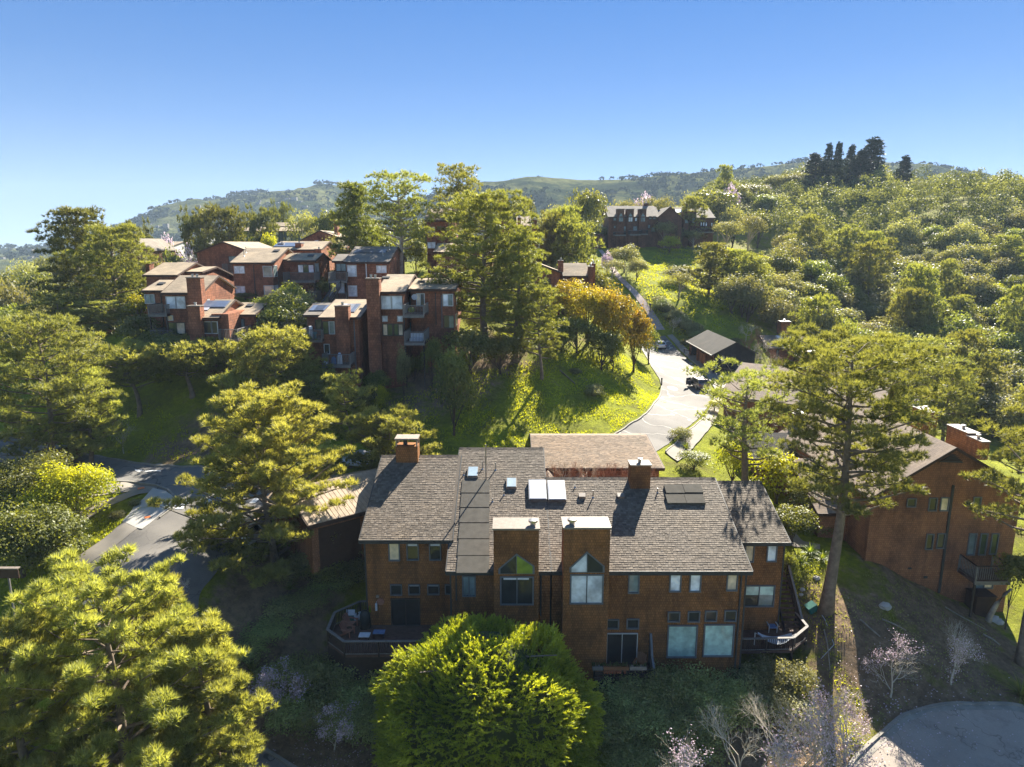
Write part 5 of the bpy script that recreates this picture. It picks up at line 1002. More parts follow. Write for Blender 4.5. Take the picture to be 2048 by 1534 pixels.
# ================================================================ PLANTS
def nrm(v): return v/np.maximum(np.linalg.norm(v, axis=-1, keepdims=True), 1e-9)
class Leaf:
    def __init__(s, seed): s.r = np.random.default_rng(seed); s.V = []; s.T = []; s.Q = []; s.tt = []; s.tq = []
    def tufts(s, P, D, size, K, spread, width, tint):
        r = s.r; n = len(P); d = nrm(D[:,None,:]+spread*r.normal(size=(n,K,3))); L = size*r.uniform(.6,1.15,(n,K,1))
        sd = nrm(np.cross(d, r.normal(size=(n,K,3))))*width/2; b = P[:,None,:]
        s.T.append(np.stack([b-sd+d*L*.08, b+sd+d*L*.08, b+d*L], 2).reshape(-1,3,3)); s.tt.append(np.repeat(np.clip(np.repeat(tint, K)+r.normal(0,.08,n*K), 0, 1), 3))
    def leaves(s, P, Nn, size, asp, tint):
        r = s.r; n = len(P); a = nrm(np.cross(Nn, r.normal(size=(n,3)))); b = nrm(np.cross(Nn, a)); z = size*r.uniform(.6,1.3,(n,1))
        s.Q.append(np.stack([P-a*z/2, P-b*z*asp/2, P+a*z/2, P+b*z*asp/2], 1)); s.tq.append(np.repeat(np.clip(tint+r.normal(0,.1,n), 0, 1), 4))
    def mesh(s, name, mat):
        V = []; Fs = []; A = []; o = 0
        if s.T: T = np.concatenate(s.T); V.append(T.reshape(-1,3)); Fs.append(np.arange(len(T)*3).reshape(-1,3)); A += s.tt; o = len(T)*3
        if s.Q: Q = np.concatenate(s.Q); V.append(Q.reshape(-1,3)); Fs.append(o+np.arange(len(Q)*4).reshape(-1,4)); A += s.tq
        return mesh_np(name, np.concatenate(V), Fs, mat, False, {'tint': np.concatenate(A)})
def sph(r, n, up=0.0):
    v = nrm(r.normal(size=(n,3))); 
    if up: v[:,2] = np.where(v[:,2] < -up, -v[:,2]*.6, v[:,2])
    return v
def clumps(L, C, R, flat, n, size, K, spread, width, upb=.5, cover=.0, tints=None):
    """needle clumps: tufts over the upper shell of each flattened ball"""
    r = L.r; k = len(C); v = sph(r, k*n, .25).reshape(k, n, 3); rad = r.uniform(.45, 1.0, (k,n,1))*np.asarray(R).reshape(k,1,1)
    P = C[:,None,:]+v*rad*np.array([1,1,flat]); D = nrm(v*np.array([1,1,.7])+np.array([0,0,upb]))
    t = (np.full(k, .5) if tints is None else tints)[:,None]+ (v[...,2]*.22) + r.normal(0,.1,(k,n))  # tint rises towards the top of each clump
    L.tufts(P.reshape(-1,3), D.reshape(-1,3), size, K, spread, width, np.clip(t, 0, 1).reshape(-1))
def pine(h, R, cb=.35, nl=26, seed=1, n=16, size=.42, K=11, width=.05, cr=.9, prof='dome', mat='pine', tr=None, lean=(0,0), bark='bark', flat=.55, subs=5, limb=.10, upb=.6, trunkh=.94):
    r = np.random.default_rng(seed); L = Leaf(seed+100); tr = tr or h*.017+.08; W = MB()
    ax = lambda t: np.array([lean[0]*t*t*h+.25*math.sin(t*5+seed), lean[1]*t*t*h+.25*math.cos(t*4+seed), t*h])
    ts = np.linspace(0, trunkh, 12); W.tube([(-.0+ax(0)[0], ax(0)[1], -.8)]+[ax(t) for t in ts[1:]], [tr*1.5]+[tr*(1.02-t)**.8*(1+.35*math.exp(-t*25)) for t in ts[1:]], 9)
    C = []; Rr = []; Ti = []
    for i in range(nl):
        t = cb+(1-cb)*((i+.5)/nl)**.95; az = i*2.39996+r.normal(0,.3); q = (t-cb)/(1-cb)
        if prof == 'dome': w = math.sqrt(max(.04, 1-((q-.25)/.78)**2)) if q > .25 else .70+.30*q/.25
        elif prof == 'egg': w = (.72+.28*q/.3) if q < .3 else 1-.72*((q-.3)/.7)**1.25
        elif prof == 'cone': w = 1-q*.93
        elif prof == 'flat': w = .55+.5*q if q < .75 else 1.0-.9*(q-.75)/.25*.5
        else: w = .8
        ln = R*w*r.uniform(.68, 1.06); s0 = ax(min(t*.97, trunkh)-.06*(1-q)); rise = ln*(.10+.55*q*(prof != 'cone')) if prof != 'flat' else ln*.35
        dr = np.array([math.cos(az), math.sin(az), 0]); e = s0+dr*ln+np.array([0,0,rise])
        md = s0+dr*ln*.5+np.array([0,0,rise*.25])+r.normal(0,.05*ln,3)
        W.tube([s0, md, e], [limb*(1.3-q)*ln/R*1.1+.02, limb*.6*(1.2-q)+.015, .015], 5, False)
        ns = max(2, int(subs*ln/R+.7))
        for j in range(ns):
            f = 1-(j/ns)*.72; p = s0+(e-s0)*f if f > .5 else s0+(md-s0)*f*2; p = p+r.normal(0,1,3)*np.array([1,1,.45])*cr*.55*(1 if j else .2)
            C.append(p); Rr.append(cr*r.uniform(.65,1.15)*(1 if j else .85)); Ti.append(.42+.25*q+r.normal(0,.12))  # clump tint rises with height in the crown
            if j and j % 2: W.tube([s0+(e-s0)*f*.8, p], [.03,.012], 3, False)
    C.append(ax(1)*np.array([1,1,.985])); Rr.append(cr*.7); Ti.append(.7)
    clumps(L, np.array(C), np.array(Rr), flat, n, size, K, .55, width, upb, tints=np.array(Ti))
    return W.mesh('trunk', M[bark], smooth=True), L.mesh('crown', M[mat])
def broad(h, R, cb=.3, nb=26, nleaf=110, seed=1, size=.34, mat='broad_green', shape=(1,1,.8), bark='bark_dark', br=.42, asp=.55, tr=None, inner=.15, limbs=6, updir=.25):
    r = np.random.default_rng(seed); L = Leaf(seed+50); cz = h*(1+cb)/2; rz = h*(1-cb)/2; W = MB(); tr = tr or h*.022+.05
    v = sph(r, nb, .55); rr = r.uniform(.55, .95, (nb,1)); C = v*rr*np.array([R*(1-br*.55),R*(1-br*.55),rz*(1-br*.5)])+np.array([0,0,cz])
    B = R*br*r.uniform(.7, 1.25, nb)
    n = nleaf; u = sph(r, nb*n, .5).reshape(nb,n,3); rad = (B[:,None,None])*r.uniform(.72,1.05,(nb,n,1)); P = C[:,None,:]+u*rad*np.array([1,1,shape[2]])
    Nn = nrm(u+.55*r.normal(size=u.shape)+np.array([0,0,updir])); ti = np.clip(.35+.3*u[...,2]+r.normal(0,.12,(nb,1))+.1*((C[:,2:]-cz)/rz), 0, 1)  # tint rises towards the top of each blob and of the crown
    L.leaves(P.reshape(-1,3), Nn.reshape(-1,3), size, asp, ti.reshape(-1))
    lm = np.array([0,0,h*max(cb,.12)*.8]); W.tube([(0,0,-.6),(r.normal(0,.05),0,lm[2]*.5),tuple(lm),(r.normal(0,.1),r.normal(0,.1),cz)], [tr*1.3,tr,tr*.85,tr*.3], 7)
    for k in range(limbs): W.tube([lm*r.uniform(.7,1), (lm+C[k])/2+r.normal(0,.1,3), C[k]], [tr*.5,tr*.3,.02], 4, False)
    return W.mesh('trunk', M[bark], smooth=True), L.mesh('crown', M[mat])
def bare(h, seed=1, depth=5, mat='twig', spread=.75, blossom=0, bsize=.09, tr=None, up=.35, splits=3, bl_mat='blossom', patch=1.0, fork=.28):
    r = np.random.default_rng(seed); W = MB(); tips = []; tr = tr or h*.022
    def grow(p, d, L, rad, k):
        m = p+d*L*.5+r.normal(0,.05*L,3); e = p+d*L+r.normal(0,.05*L,3); W.tube([p,m,e], [rad,rad*.8,rad*.62], 5 if k < 2 else 3, False)
        if k >= depth-2: tips.append((m, d)); tips.append((e, d))
        if k == depth: return
        for _ in range(splits if k else splits+1):
            nd = nrm(d+r.normal(0,spread,3)*(.8 if k else .9)+np.array([0,0,up*.6])); grow(e if r.random() > .25 else m, nd, L*r.uniform(.62,.86), rad*.60, k+1)
    grow(np.zeros(3)+np.array([0,0,-.2]), nrm(np.array([r.normal(0,.12),r.normal(0,.12),1])), h*fork, tr, 0)
    cm = None
    if blossom:
        L = Leaf(seed+9); P = np.array([t[0] for t in tips]); side = nrm(r.normal(size=3)); sc = P@side; keep = P[sc > np.quantile(sc, 1-patch)]
        i = r.integers(0, len(keep), blossom); Q = keep[i]+r.normal(0,.09,(blossom,3)); L.leaves(Q, nrm(r.normal(size=(blossom,3))), bsize, .8, r.random(blossom)); cm = L.mesh('blossom', M[bl_mat])
    return W.mesh('branches', M[mat]), cm
def put(name, pair, x, y, z, label, cat='tree', group=None, rz=0, s=(1,1,1), names=('trunk','crown'), tilt=None):
    o = bpy.data.objects.new(name, None); COL.objects.link(o); o.location = (x, y, z); o.rotation_euler = (tilt[0] if tilt else 0, tilt[1] if tilt else 0, rz); o.scale = s; o.empty_display_size = .3
    o['label'] = label; o['category'] = cat
    if group: o['group'] = group
    for nm, me in zip(names, pair):
        if me is not None: c = bpy.data.objects.new(nm, me); COL.objects.link(c); c.parent = o
    return o
def spec(px, top, d, w):
    p = at(px, top, d); g = z1(p.x, d); return p.x, d, g, p.z-g, w/2*d/F*1.0
def uniq(name, fn, px, top, d, w, label, cat='tree', group=None, **k):
    x, y, g, h, R = spec(px, top, d, w); h = max(h, 1.0)
    return put(name, fn(h, R, **k), x, y, g, label, cat, group)
# ---- big individual pines
P_ = dict(n=24, K=13, size=.40, width=.055)
uniq('pine_tree', pine, 190, 1150, 29.5, 560, 'broad sunlit pine filling the bottom left corner', cb=.12, nl=90, seed=11, n=13, K=16, size=.39, width=.046, cr=.42, subs=15, flat=.6, upb=1.3)
uniq('pine_tree', pine, 300, 1180, 34, 270, 'pine behind the corner pine, its top against the sloping street', cb=.1, nl=60, seed=14, n=13, K=16, size=.39, width=.046, cr=.45, subs=12, upb=1.2)
uniq('pine_tree', pine, 395, 1235, 31, 240, 'bright green pine just right of the corner pine, above the lower road', cb=.04, nl=72, seed=12, n=13, K=16, size=.39, width=.046, cr=.42, subs=13, upb=1.3)
uniq('pine_tree', pine, 15, 1240, 27, 330, 'pine cropped by the left edge below the sloping street', cb=.1, nl=56, seed=13, n=13, K=16, size=.39, width=.046, cr=.42, subs=12, upb=1.3)
uniq('pine_tree', pine, 522, 800, 49, 415, 'large yellow-green pine standing left of the main townhouse row over the junction', mat='pine_olive', prof='egg', cb=.03, nl=96, seed=21, n=18, K=14, size=.42, width=.055, cr=.60, subs=11, upb=.9)
uniq('pine_tree', pine, 1712, 678, 47, 410, mat='pine_grey', label= 'tall pine with pale bare trunk standing between the main row and the tall brown house', cb=.44, nl=60, seed=31, n=22, K=18, size=.40, width=.042, cr=.95, subs=8, tr=.46, prof='flat', limb=.14)
uniq('pine_tree', pine, 1500, 745, 62, 250, mat='pine_grey', label= 'open pine behind the right end of the main row with branching bare limbs', cb=.32, nl=30, seed=33, n=18, K=12, size=.42, width=.06, cr=1.1, tr=.38, prof='flat', limb=.12)
uniq('pine_tree', pine, 1835, 690, 100, 190, mat='pine_grey', label= 'round-headed pine behind the roofs of the tall brown house', cb=.2, nl=40, seed=34, n=14, K=10, size=.55, width=.09, cr=1.5)
uniq('pine_tree', pine, 1905, 740, 92, 120, 'dark pine between the round-headed pine and the right-edge pine', cb=.2, nl=30, seed=35, n=14, K=10, size=.5, width=.09, cr=1.3, mat='pine_far')
uniq('pine_tree', pine, 2135, 790, 46, 350, mat='pine_grey', label= 'pine leaning in from the right edge over the tall brown house', cb=.55, nl=40, seed=36, **P_, cr=.95, tr=.3)
x, y, g, h, R = spec(2036, 1095, 50.5, 75); g_ = ground(1975, 1242); put('garden_tree', broad(h, R*1.3, cb=.35, seed=37, nb=22, nleaf=120, size=.24, mat='broad_green', tr=.05), x, y, g, 'small round green tree beside the corner balcony of the tall brown house')
m = MB(); tp = Vector((x, y, g+h*.5)); m.tube([g_-Vector((0,0,.4)), g_+Vector((.1,0,.4)), g_.lerp(tp,.35)+Vector((0,0,.55)), g_.lerp(tp,.7)+Vector((0,0,.4)), tp], [.28,.22,.18,.14,.08], 8); tag(m.build('leaning_trunk', M['bark_pale'], smooth=True), 'bare leaning tree trunk arching up in front of the utility enclosure', 'trunk')
# centre hilltop pines
uniq('pine_tree', pine, 968, 396, 88, 235, 'huge dark pine in front of the hilltop houses with thick forked trunk', cb=.22, nl=84, seed=41, n=15, K=12, size=.5, width=.075, cr=.95, tr=.5, mat='pine_far', subs=8)
uniq('pine_tree', pine, 1035, 470, 86, 130, 'tall dark pine close beside the huge forked pine on the hill', cb=.2, nl=46, seed=42, n=16, K=10, size=.5, width=.085, cr=1.2, mat='pine_far')
uniq('pine_tree', pine, 795, 352, 112, 150, 'open-crowned pine with pale fan of limbs against the sky', cb=.45, nl=34, seed=43, n=16, K=10, size=.6, width=.1, cr=1.5, tr=.5, mat='pine_far', prof='flat', limb=.2, bark='bark_pale')
uniq('pine_tree', pine, 915, 338, 124, 135, 'tallest rounded pine on the hilltop behind the forked pine', cb=.35, nl=40, seed=44, n=16, K=10, size=.6, width=.1, cr=1.6, mat='pine_far', limb=.18)
uniq('cypress_tree', pine, 708, 368, 120, 85, 'dense dark cypress left of the open-crowned hilltop pine', cb=.05, nl=60, seed=45, n=18, K=10, size=.6, width=.12, cr=1.4, mat='pine_dark')
uniq('pine_tree', pine, 1082, 580, 83.5, 110, 'slim pine with crooked trunk on the grassy slope', cb=.3, nl=34, seed=46, n=14, K=12, size=.42, width=.07, cr=.7, tr=.2, mat='pine_far')
uniq('broad_tree', broad, 745, 440, 128, 120, 'yellow-green leafy tree low between the hilltop pines', cb=.1, nb=40, seed=47, size=.55, mat='broad_green')
# big cypress on the left
uniq('cypress_tree', pine, 148, 424, 108, 150, 'big flat-topped dark cypress at the left above the houses', cb=.25, nl=60, seed=51, n=20, K=10, size=.65, width=.13, cr=1.6, mat='pine_dark', prof='dome', tr=.55)
uniq('cypress_tree', pine, 220, 462, 102, 150, 'second big cypress with paler drooping crown beside the flat-topped one', cb=.2, nl=56, seed=52, n=18, K=10, size=.6, width=.11, cr=1.4, mat='pine_far', tr=.45)
# left middle pines
uniq('pine_tree', pine, 70, 648, 64, 270, 'wide grey-green pine at the left edge over the through road', cb=.25, nl=56, seed=61, n=20, K=12, size=.48, width=.075, cr=1.2, subs=6, mat='pine_grey')
uniq('pine_tree', pine, 158, 742, 66, 130, 'smaller pine tucked under the wide left-edge pine', cb=.3, nl=30, seed=62, n=18, K=12, size=.46, width=.07, cr=1.0)
uniq('pine_tree', pine, 262, 702, 76, 170, 'flat-crowned pine with leaning trunk above the shaded verge', cb=.5, nl=30, seed=63, n=18, K=11, size=.46, width=.075, cr=1.2, prof='flat', lean=(-.12,0), tr=.3)
uniq('pine_tree', pine, 372, 702, 77, 150, 'flat-crowned pine directly below the left-end hill house', cb=.5, nl=30, seed=64, n=18, K=11, size=.46, width=.075, cr=1.2, prof='flat', tr=.3)
uniq('pine_tree', pine, 455, 700, 80, 110, 'yellow-green pine between the two left hill houses', cb=.2, nl=28, seed=65, n=16, K=11, size=.46, width=.075, cr=1.1)
uniq('pine_tree', pine, 545, 672, 73, 190, 'dense rounded pine in front of the lowest hill house', cb=.05, nl=60, seed=66, n=20, K=12, size=.46, width=.08, cr=1.15, mat='pine')
uniq('pine_tree', pine, 620, 740, 74, 110, 'dark pine filling the gap right of the dense rounded pine', cb=.05, nl=34, seed=67, n=16, K=11, size=.46, width=.08, cr=1.0, mat='pine_far')
uniq('pine_tree', pine, 470, 760, 70, 120, 'low dark pine behind the top of the large yellow-green pine', cb=.1, nl=30, seed=68, n=16, K=11, size=.46, width=.08, cr=1.1, mat='pine_far')
uniq('pine_tree', pine, 690, 752, 64, 115, 'bright airy pine at the left end of the grass slope', cb=.35, nl=26, seed=69, n=18, K=12, size=.36, width=.06, cr=.75, tr=.16)
uniq('pine_tree', pine, 778, 838, 59, 200, 'round dense pine right behind the left chimney of the main row', cb=.1, nl=60, seed=70, n=22, K=12, size=.34, width=.06, cr=.75, subs=6)
uniq('pine_tree', pine, 650, 900, 57, 90, 'small pine between the large yellow-green pine and the round dense pine', cb=.1, nl=24, seed=71, n=18, K=12, size=.36, width=.06, cr=.7)
# ---- the giant golden conifer shrub in front of the house
def giant(seed=3):
    r = np.random.default_rng(seed); L = Leaf(seed); c = np.array([0,0,0.]); A = np.array([6.15,5.1,6.7])
    v = sph(r, 13000); v = v[(v[:,2] > -.35)]; n = len(v)
    lump = np.array([mn.noise(Vector((a*2.2,b*2.2,c_*2.2)))*.17+mn.noise(Vector((a*5,b*5,c_*5)))*.09 for a, b, c_ in v])
    se = (np.abs(v[:,0])**2.0+np.abs(v[:,1])**2.0)**1.4+np.abs(v[:,2])**2.8; se = se**(-1/2.8); P = v*se[:,None]*A*(1+lump)[:,None]*(1-.10*r.random(n)**2)[:,None]; out = nrm(v*np.abs(v)**.6/A)
    hz = nrm(np.cross(np.broadcast_to(np.array([0,0,1.]), out.shape), out)); D = nrm(out*.8+np.array([0,0,.36])+hz*r.normal(0,.6,(n,1)))
    ln = r.uniform(.40,.85,(n,1)); ti = np.clip(.42+lump*3+r.normal(0,.14,n), 0, 1)  # higher tint on bulges, lower in hollows
    for f in (-.25, 0., .22, .44, .66, .86):   # feathery sprays: an arching axis with side shoots
        pf = P+D*ln*f+np.array([0,0,-.30])*ln*max(f,0)**2; df = nrm(D+np.array([0,0,-.5])*max(f,0)); L.tufts(pf, df, .25*(1.15-.5*max(f,0)), 4, .36, .060, np.clip(ti+f*.18, 0, 1))
    W = MB(); W.tube([(0,0,-3),(0,0,3),(0,0,6.5)], [.5,.4,.1], 8)
    for k in range(14): a = k*2.4; W.tube([(0,0,.5+k*.4),(math.cos(a)*4.2,math.sin(a)*3.6,1.2+k*.4)], [.12,.03], 5, False)
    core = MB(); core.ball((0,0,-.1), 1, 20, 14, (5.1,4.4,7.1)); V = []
    me2 = core.mesh('inner_core', plain('inner_core_dark', (.05,.06,.015), 1, .3, 2))  # added solid dark ball that fills the gaps inside the crown
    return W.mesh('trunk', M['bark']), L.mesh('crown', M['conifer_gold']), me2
gx = at(972,1300,36.2).x; put('golden_conifer', giant(), gx, 36.0, .55, 'huge rounded yellow-green conifer shrub in front of the main townhouse row', 'conifer', names=('trunk','crown','inner_core'))
# ---- prototypes reused over the hills
PB = {'grey': [broad(8, 4.3, .05, 34, 120, 201+k, .42, 'broad_grey', br=.40) for k in range(3)],
 'green': [broad(8, 4.2, .08, 34, 120, 211+k, .42, 'broad_green', br=.40) for k in range(3)],
 'dark': [broad(7, 4.4, .05, 34, 120, 221+k, .40, 'broad_dark', br=.42) for k in range(2)],
 'lime': [broad(6, 3.4, .1, 26, 110, 231+k, .34, 'broad_lime') for k in range(2)],
 'gold': [broad(8, 4.2, .06, 44, 130, 241+k, .34, 'broad_orange', br=.36) for k in range(2)],
 'pinef': [pine(11, 4.0, .15, 34, 251+k, 12, .65, 9, .14, 1.35, mat='pine_far') for k in range(3)],
 'cyp': [pine(9, 5.0, .35, 30, 261+k, 14, .6, 9, .14, 1.4, mat='pine_dark', prof='flat') for k in range(2)],
 'spire': [pine(14, 4.6, .05, 90, 271+k, 9, .6, 8, .16, .55, mat='far_needles', prof='cone', flat=.35, subs=6, upb=.1) for k in range(3)],
 'oak': [broad(7, 4.4, .4, 24, 100, 281+k, .34, 'broad_grey', br=.38, bark='bark_pale', limbs=9) for k in range(2)],
 'bush': [broad(2.4, 1.9, .0, 30, 150, 291+k, .15, 'hedge', br=.42, inner=0) for k in range(3)],
 'bushg': [broad(2.4, 1.9, .0, 30, 130, 295+k, .17, 'broad_grey', br=.42) for k in range(2)]}
PH = {'grey':8,'green':8,'dark':7,'lime':6,'gold':8,'pinef':11,'cyp':9,'spire':14,'oak':7,'bush':2.4,'bushg':2.4}; PR = {'grey':4.3,'green':4.2,'dark':4.4,'lime':3.4,'gold':4.2,'pinef':4,'cyp':5,'spire':3.6,'oak':4.4,'bush':1.9,'bushg':1.9}
BASE = {'umbrella-shaped':497,'low spreading tree in':497,'open pale tree on':502,'round-headed tree':497,'small dark round tree beside the petal':562,'grey-green clump':566,'pale tan tree':600,'pale tree left of the path':562,'pale feathery':545,'bright sunlit shrub':506,'dark pine at the left edge of the wooded':592,'dark pine beside the left-most':600,'dark tree behind the far gabled':492,'broad eucalyptus':486}
def inst(kind, px, top, d, w, label, name='broad_tree', cat='tree', group=None, z=None):
    for k_, v_ in BASE.items():
        if label.startswith(k_): d0 = ground(px, v_).y; d = d0
    x, y, g, h, R = spec(px, top, d, w); 
    if z is not None: g = z
    h = max(h, .8); k = random.randrange(len(PB[kind])); return put(name, PB[kind][k], x, y, g, label, cat, group, random.uniform(0, 6.28), (R/PR[kind], R/PR[kind], h/PH[kind]))
for px, top, d, w, mt, lb in [(45,905,55,230,'broad_green','dark green bush mass at the left edge beside the sloping street'),(140,915,54,180,'broad_lime','yellow-tipped round bush at the bend of the through road'),(25,1000,48,210,'broad_green','low dark green bush at the left edge above the street'),(95,1010,49,150,'broad_green','green bush between the two larger ones at the left edge')]:
    uniq('round_bush', broad, px, top, d, w, lb, 'bush', cb=-.15, nb=70, nleaf=230, seed=px, size=.22, mat=mt, br=.34)
LST = [ # kind, px, top, distance, width, label
 ('pinef',112,596,96,130,'dark bushy pine under the big flat-topped cypress'),('pinef',195,606,94,120,'dark pine with spreading crown under the second big cypress'),('dark',250,640,92,70,'dark leafy tree at the corner of the left-end hill house'),
 ('lime',272,586,94,70,'bright yellow-green tree touching the left-end hill house'),('grey',25,560,128,110,'grey-green tree at the far left below the horizon'),('green',62,528,150,90,'green round tree at the far left under the haze'),
 ('green',15,600,110,100,'green tree at the left edge halfway up'),('grey',70,600,112,100,'grey-green tree left of the dark bushy pines'),('dark',20,640,92,90,'dark leafy tree above the left-edge pine'),('grey',168,672,84,90,'pale green tree right of the left-edge pine'),
 ('grey',100,560,126,80,'pale tree just left of the big flat-topped cypress'),('dark',130,690,80,80,'dark tree between the pale tree and the left-edge pine'),('green',205,700,80,70,'small green tree below the pale green one'),
 ('gold',1135,556,100,85,'golden-green tree left of the reddish tree group'),('gold',1178,560,96,100,'golden tree in the middle of the group above the road'),('gold',1228,566,96,110,'orange-tinted tree at the top of the golden group'),('gold',1272,604,98,90,'orange-tinted tree leaning over the curving road'),('green',1155,628,92,95,'green tree at the foot of the golden group'),('green',1205,655,91,80,'yellow-green shrub below the golden group'),('green',1300,650,108,60,'small green tree hanging over the white car'),('lime',1228,668,93,50,'bright lime shrub at the top of the sunlit slope'),
 ('dark',940,655,82,130,'broad dark shrub below the forked pine'),('dark',1000,665,83,100,'dark shrub right of the forked pine trunk'),('green',862,668,79,48,'tall narrow green shrub beside the lower balcony'),('green',752,738,77,70,'leafy shrub at the foot of the wide-chimney house'),('lime',762,768,74,36,'small bright green shrub in front of the hill house'),('dark',720,770,74,50,'dark shrub below the lowest balcony'),
 ('pinef',1130,424,140,90,'airy light green pine behind the twin-chimney house'),('pinef',1105,440,136,80,'light green pine left of the airy one'),('dark',1172,376,188,95,'dark round cypress left of the far townhouses'),('dark',1045,384,178,62,'dark round tree behind the narrow chimneys'),('pinef',1150,452,132,100,'spreading pine right behind the twin-chimney house'),
 ('dark',1150,515,122,150,'dark hedge-like tree row between the stepped roofs'),('dark',1200,540,118,80,'dark rounded tree at the right end of the stepped roofs'),('gold',1150,500,150,50,'small golden shrub above the stepped roofs'),
 ('oak',1330,443,176,58,'umbrella-shaped pale tree in front of the far townhouses'),('oak',1388,460,178,56,'low spreading tree in front of the dark gabled far house'),('oak',1455,442,165,70,'open pale tree on the bright meadow'),('green',1520,420,150,58,'round-headed tree with bare stem on the meadow edge'),
 ('grey',1275,514,142,42,'small dark round tree beside the petal-strewn path'),('grey',1358,530,140,80,'grey-green clump in the middle of the meadow'),('oak',1360,545,128,70,'pale tan tree on the lower meadow'),('oak',1225,520,150,60,'pale tree left of the path top'),('grey',1250,488,165,70,'pale feathery tree below the far townhouses'),('lime',1340,470,190,50,'bright sunlit shrub on the far meadow'),
 ('pinef',1425,492,132,80,'dark pine at the left edge of the wooded valley'),('pinef',1470,505,130,70,'dark pine beside the left-most valley pine'),('pinef',1385,400,195,60,'dark tree behind the far gabled house'),('green',1425,372,188,115,'broad eucalyptus with drooping green crown on the far ridge'),('pinef',1450,335,285,40,'dark pointed tree on the skyline left of the ridge conifers'),
 ('cyp',390,442,170,70,'flat-topped cypress left of the blue apartment building'),('cyp',442,428,165,110,'largest flat-topped cypress beside the blue apartment building'),('cyp',520,434,185,70,'flat-topped cypress in front of the blue apartment building'),('cyp',560,424,215,45,'dark tree behind the roof of the blue apartment building'),('oak',602,420,190,70,'pale open eucalyptus right of the blue apartment building'),('green',648,412,190,70,'green tree left of the dense dark cypress'),('grey',665,470,140,60,'bright grey-green shrub under the wide dark red house'),('cyp',276,465,175,60,'dark round tree over the far left shingled roof'),
 ('green',345,488,150,60,'round green tree left of the windowless gable'),('grey',300,510,140,80,'grey-green tree above the low tan roof'),('grey',350,520,125,80,'pale bush beside the windowless gable'),('lime',385,532,118,50,'bright yellow bush at the foot of the windowless gable'),('green',255,520,140,70,'green tree beside the second big cypress'),('green',470,448,180,90,'green shrubs in front of the blue apartment building'),('lime',537,458,165,40,'lime shrub behind the upper hill row'),
 ('green',905,682,72,95,'light eucalyptus with pale stem in the middle of the slope'),('grey',805,690,77,34,'thin upright tree close to the wide-chimney house'),('green',600,640,86,90,'green bush between the two lower hill houses'),('dark',560,650,88,70,'dark bush right of the solar-panel house'),('green',500,690,80,60,'bright leafy shrub below the lower left balcony'),('dark',490,585,101,50,'dark shrub at the foot of the large upper house'),
 ('lime',1560,905,62,150,'bright yellow-leaved tree behind the right end of the main row'),('lime',1470,880,64,90,'yellow-leaved shrub beside the path behind the main row'),('dark',1590,1010,55,110,'dark shrub mass beside the footpath between the two houses'),('dark',1630,960,60,130,'dark tree in shade behind the tall pine'),('green',1580,1100,50,50,'bright green shrub at the right corner of the main row'),('lime',1430,800,86,50,'yellow-leaved bush at the pavement edge below the parked car'),
 ('green',1390,900,66,80,'green shrub between the garage roof and the road end'),('dark',1660,800,92,110,'dark tree top behind the tall bare-trunk pine'),('dark',1790,780,88,110,'dark tree top behind the ridge of the tall brown house'),('dark',1740,720,108,110,'dark green tree in the shaded valley'),('pinef',1760,700,110,100,'pine top in the shaded valley'),('green',1700,640,120,90,'tree top beside the low brown house'),
 ('pinef',1640,600,125,90,'pine behind the low brown house'),('grey',1655,620,122,60,'silvery tree right of the low brown house')]
for k, px, top, d, w, lb in LST: inst(k, px, top, d, w, lb, 'pine_tree' if k == 'pinef' else 'cypress_tree' if k == 'cyp' else 'broad_tree')
for i, (px, top, w, lb) in enumerate([(1632,292,40,'leftmost wide conifer of the ridge-top clump'),(1660,272,22,'narrow pointed conifer second from the left on the ridge'),(1678,270,22,'tall column-like conifer third from the left on the ridge'),(1705,275,24,'pointed conifer in the middle of the ridge-top clump'),(1726,284,34,'conifer just left of the widest one on the ridge'),(1748,261,54,'widest and tallest conifer of the ridge-top clump'),(1812,297,30,'lone conifer right of the ridge-top clump')]):
    inst('spire', px, top+14, 300, w*1.6, lb, 'ridge_conifer', group='dark conifers on the ridge')
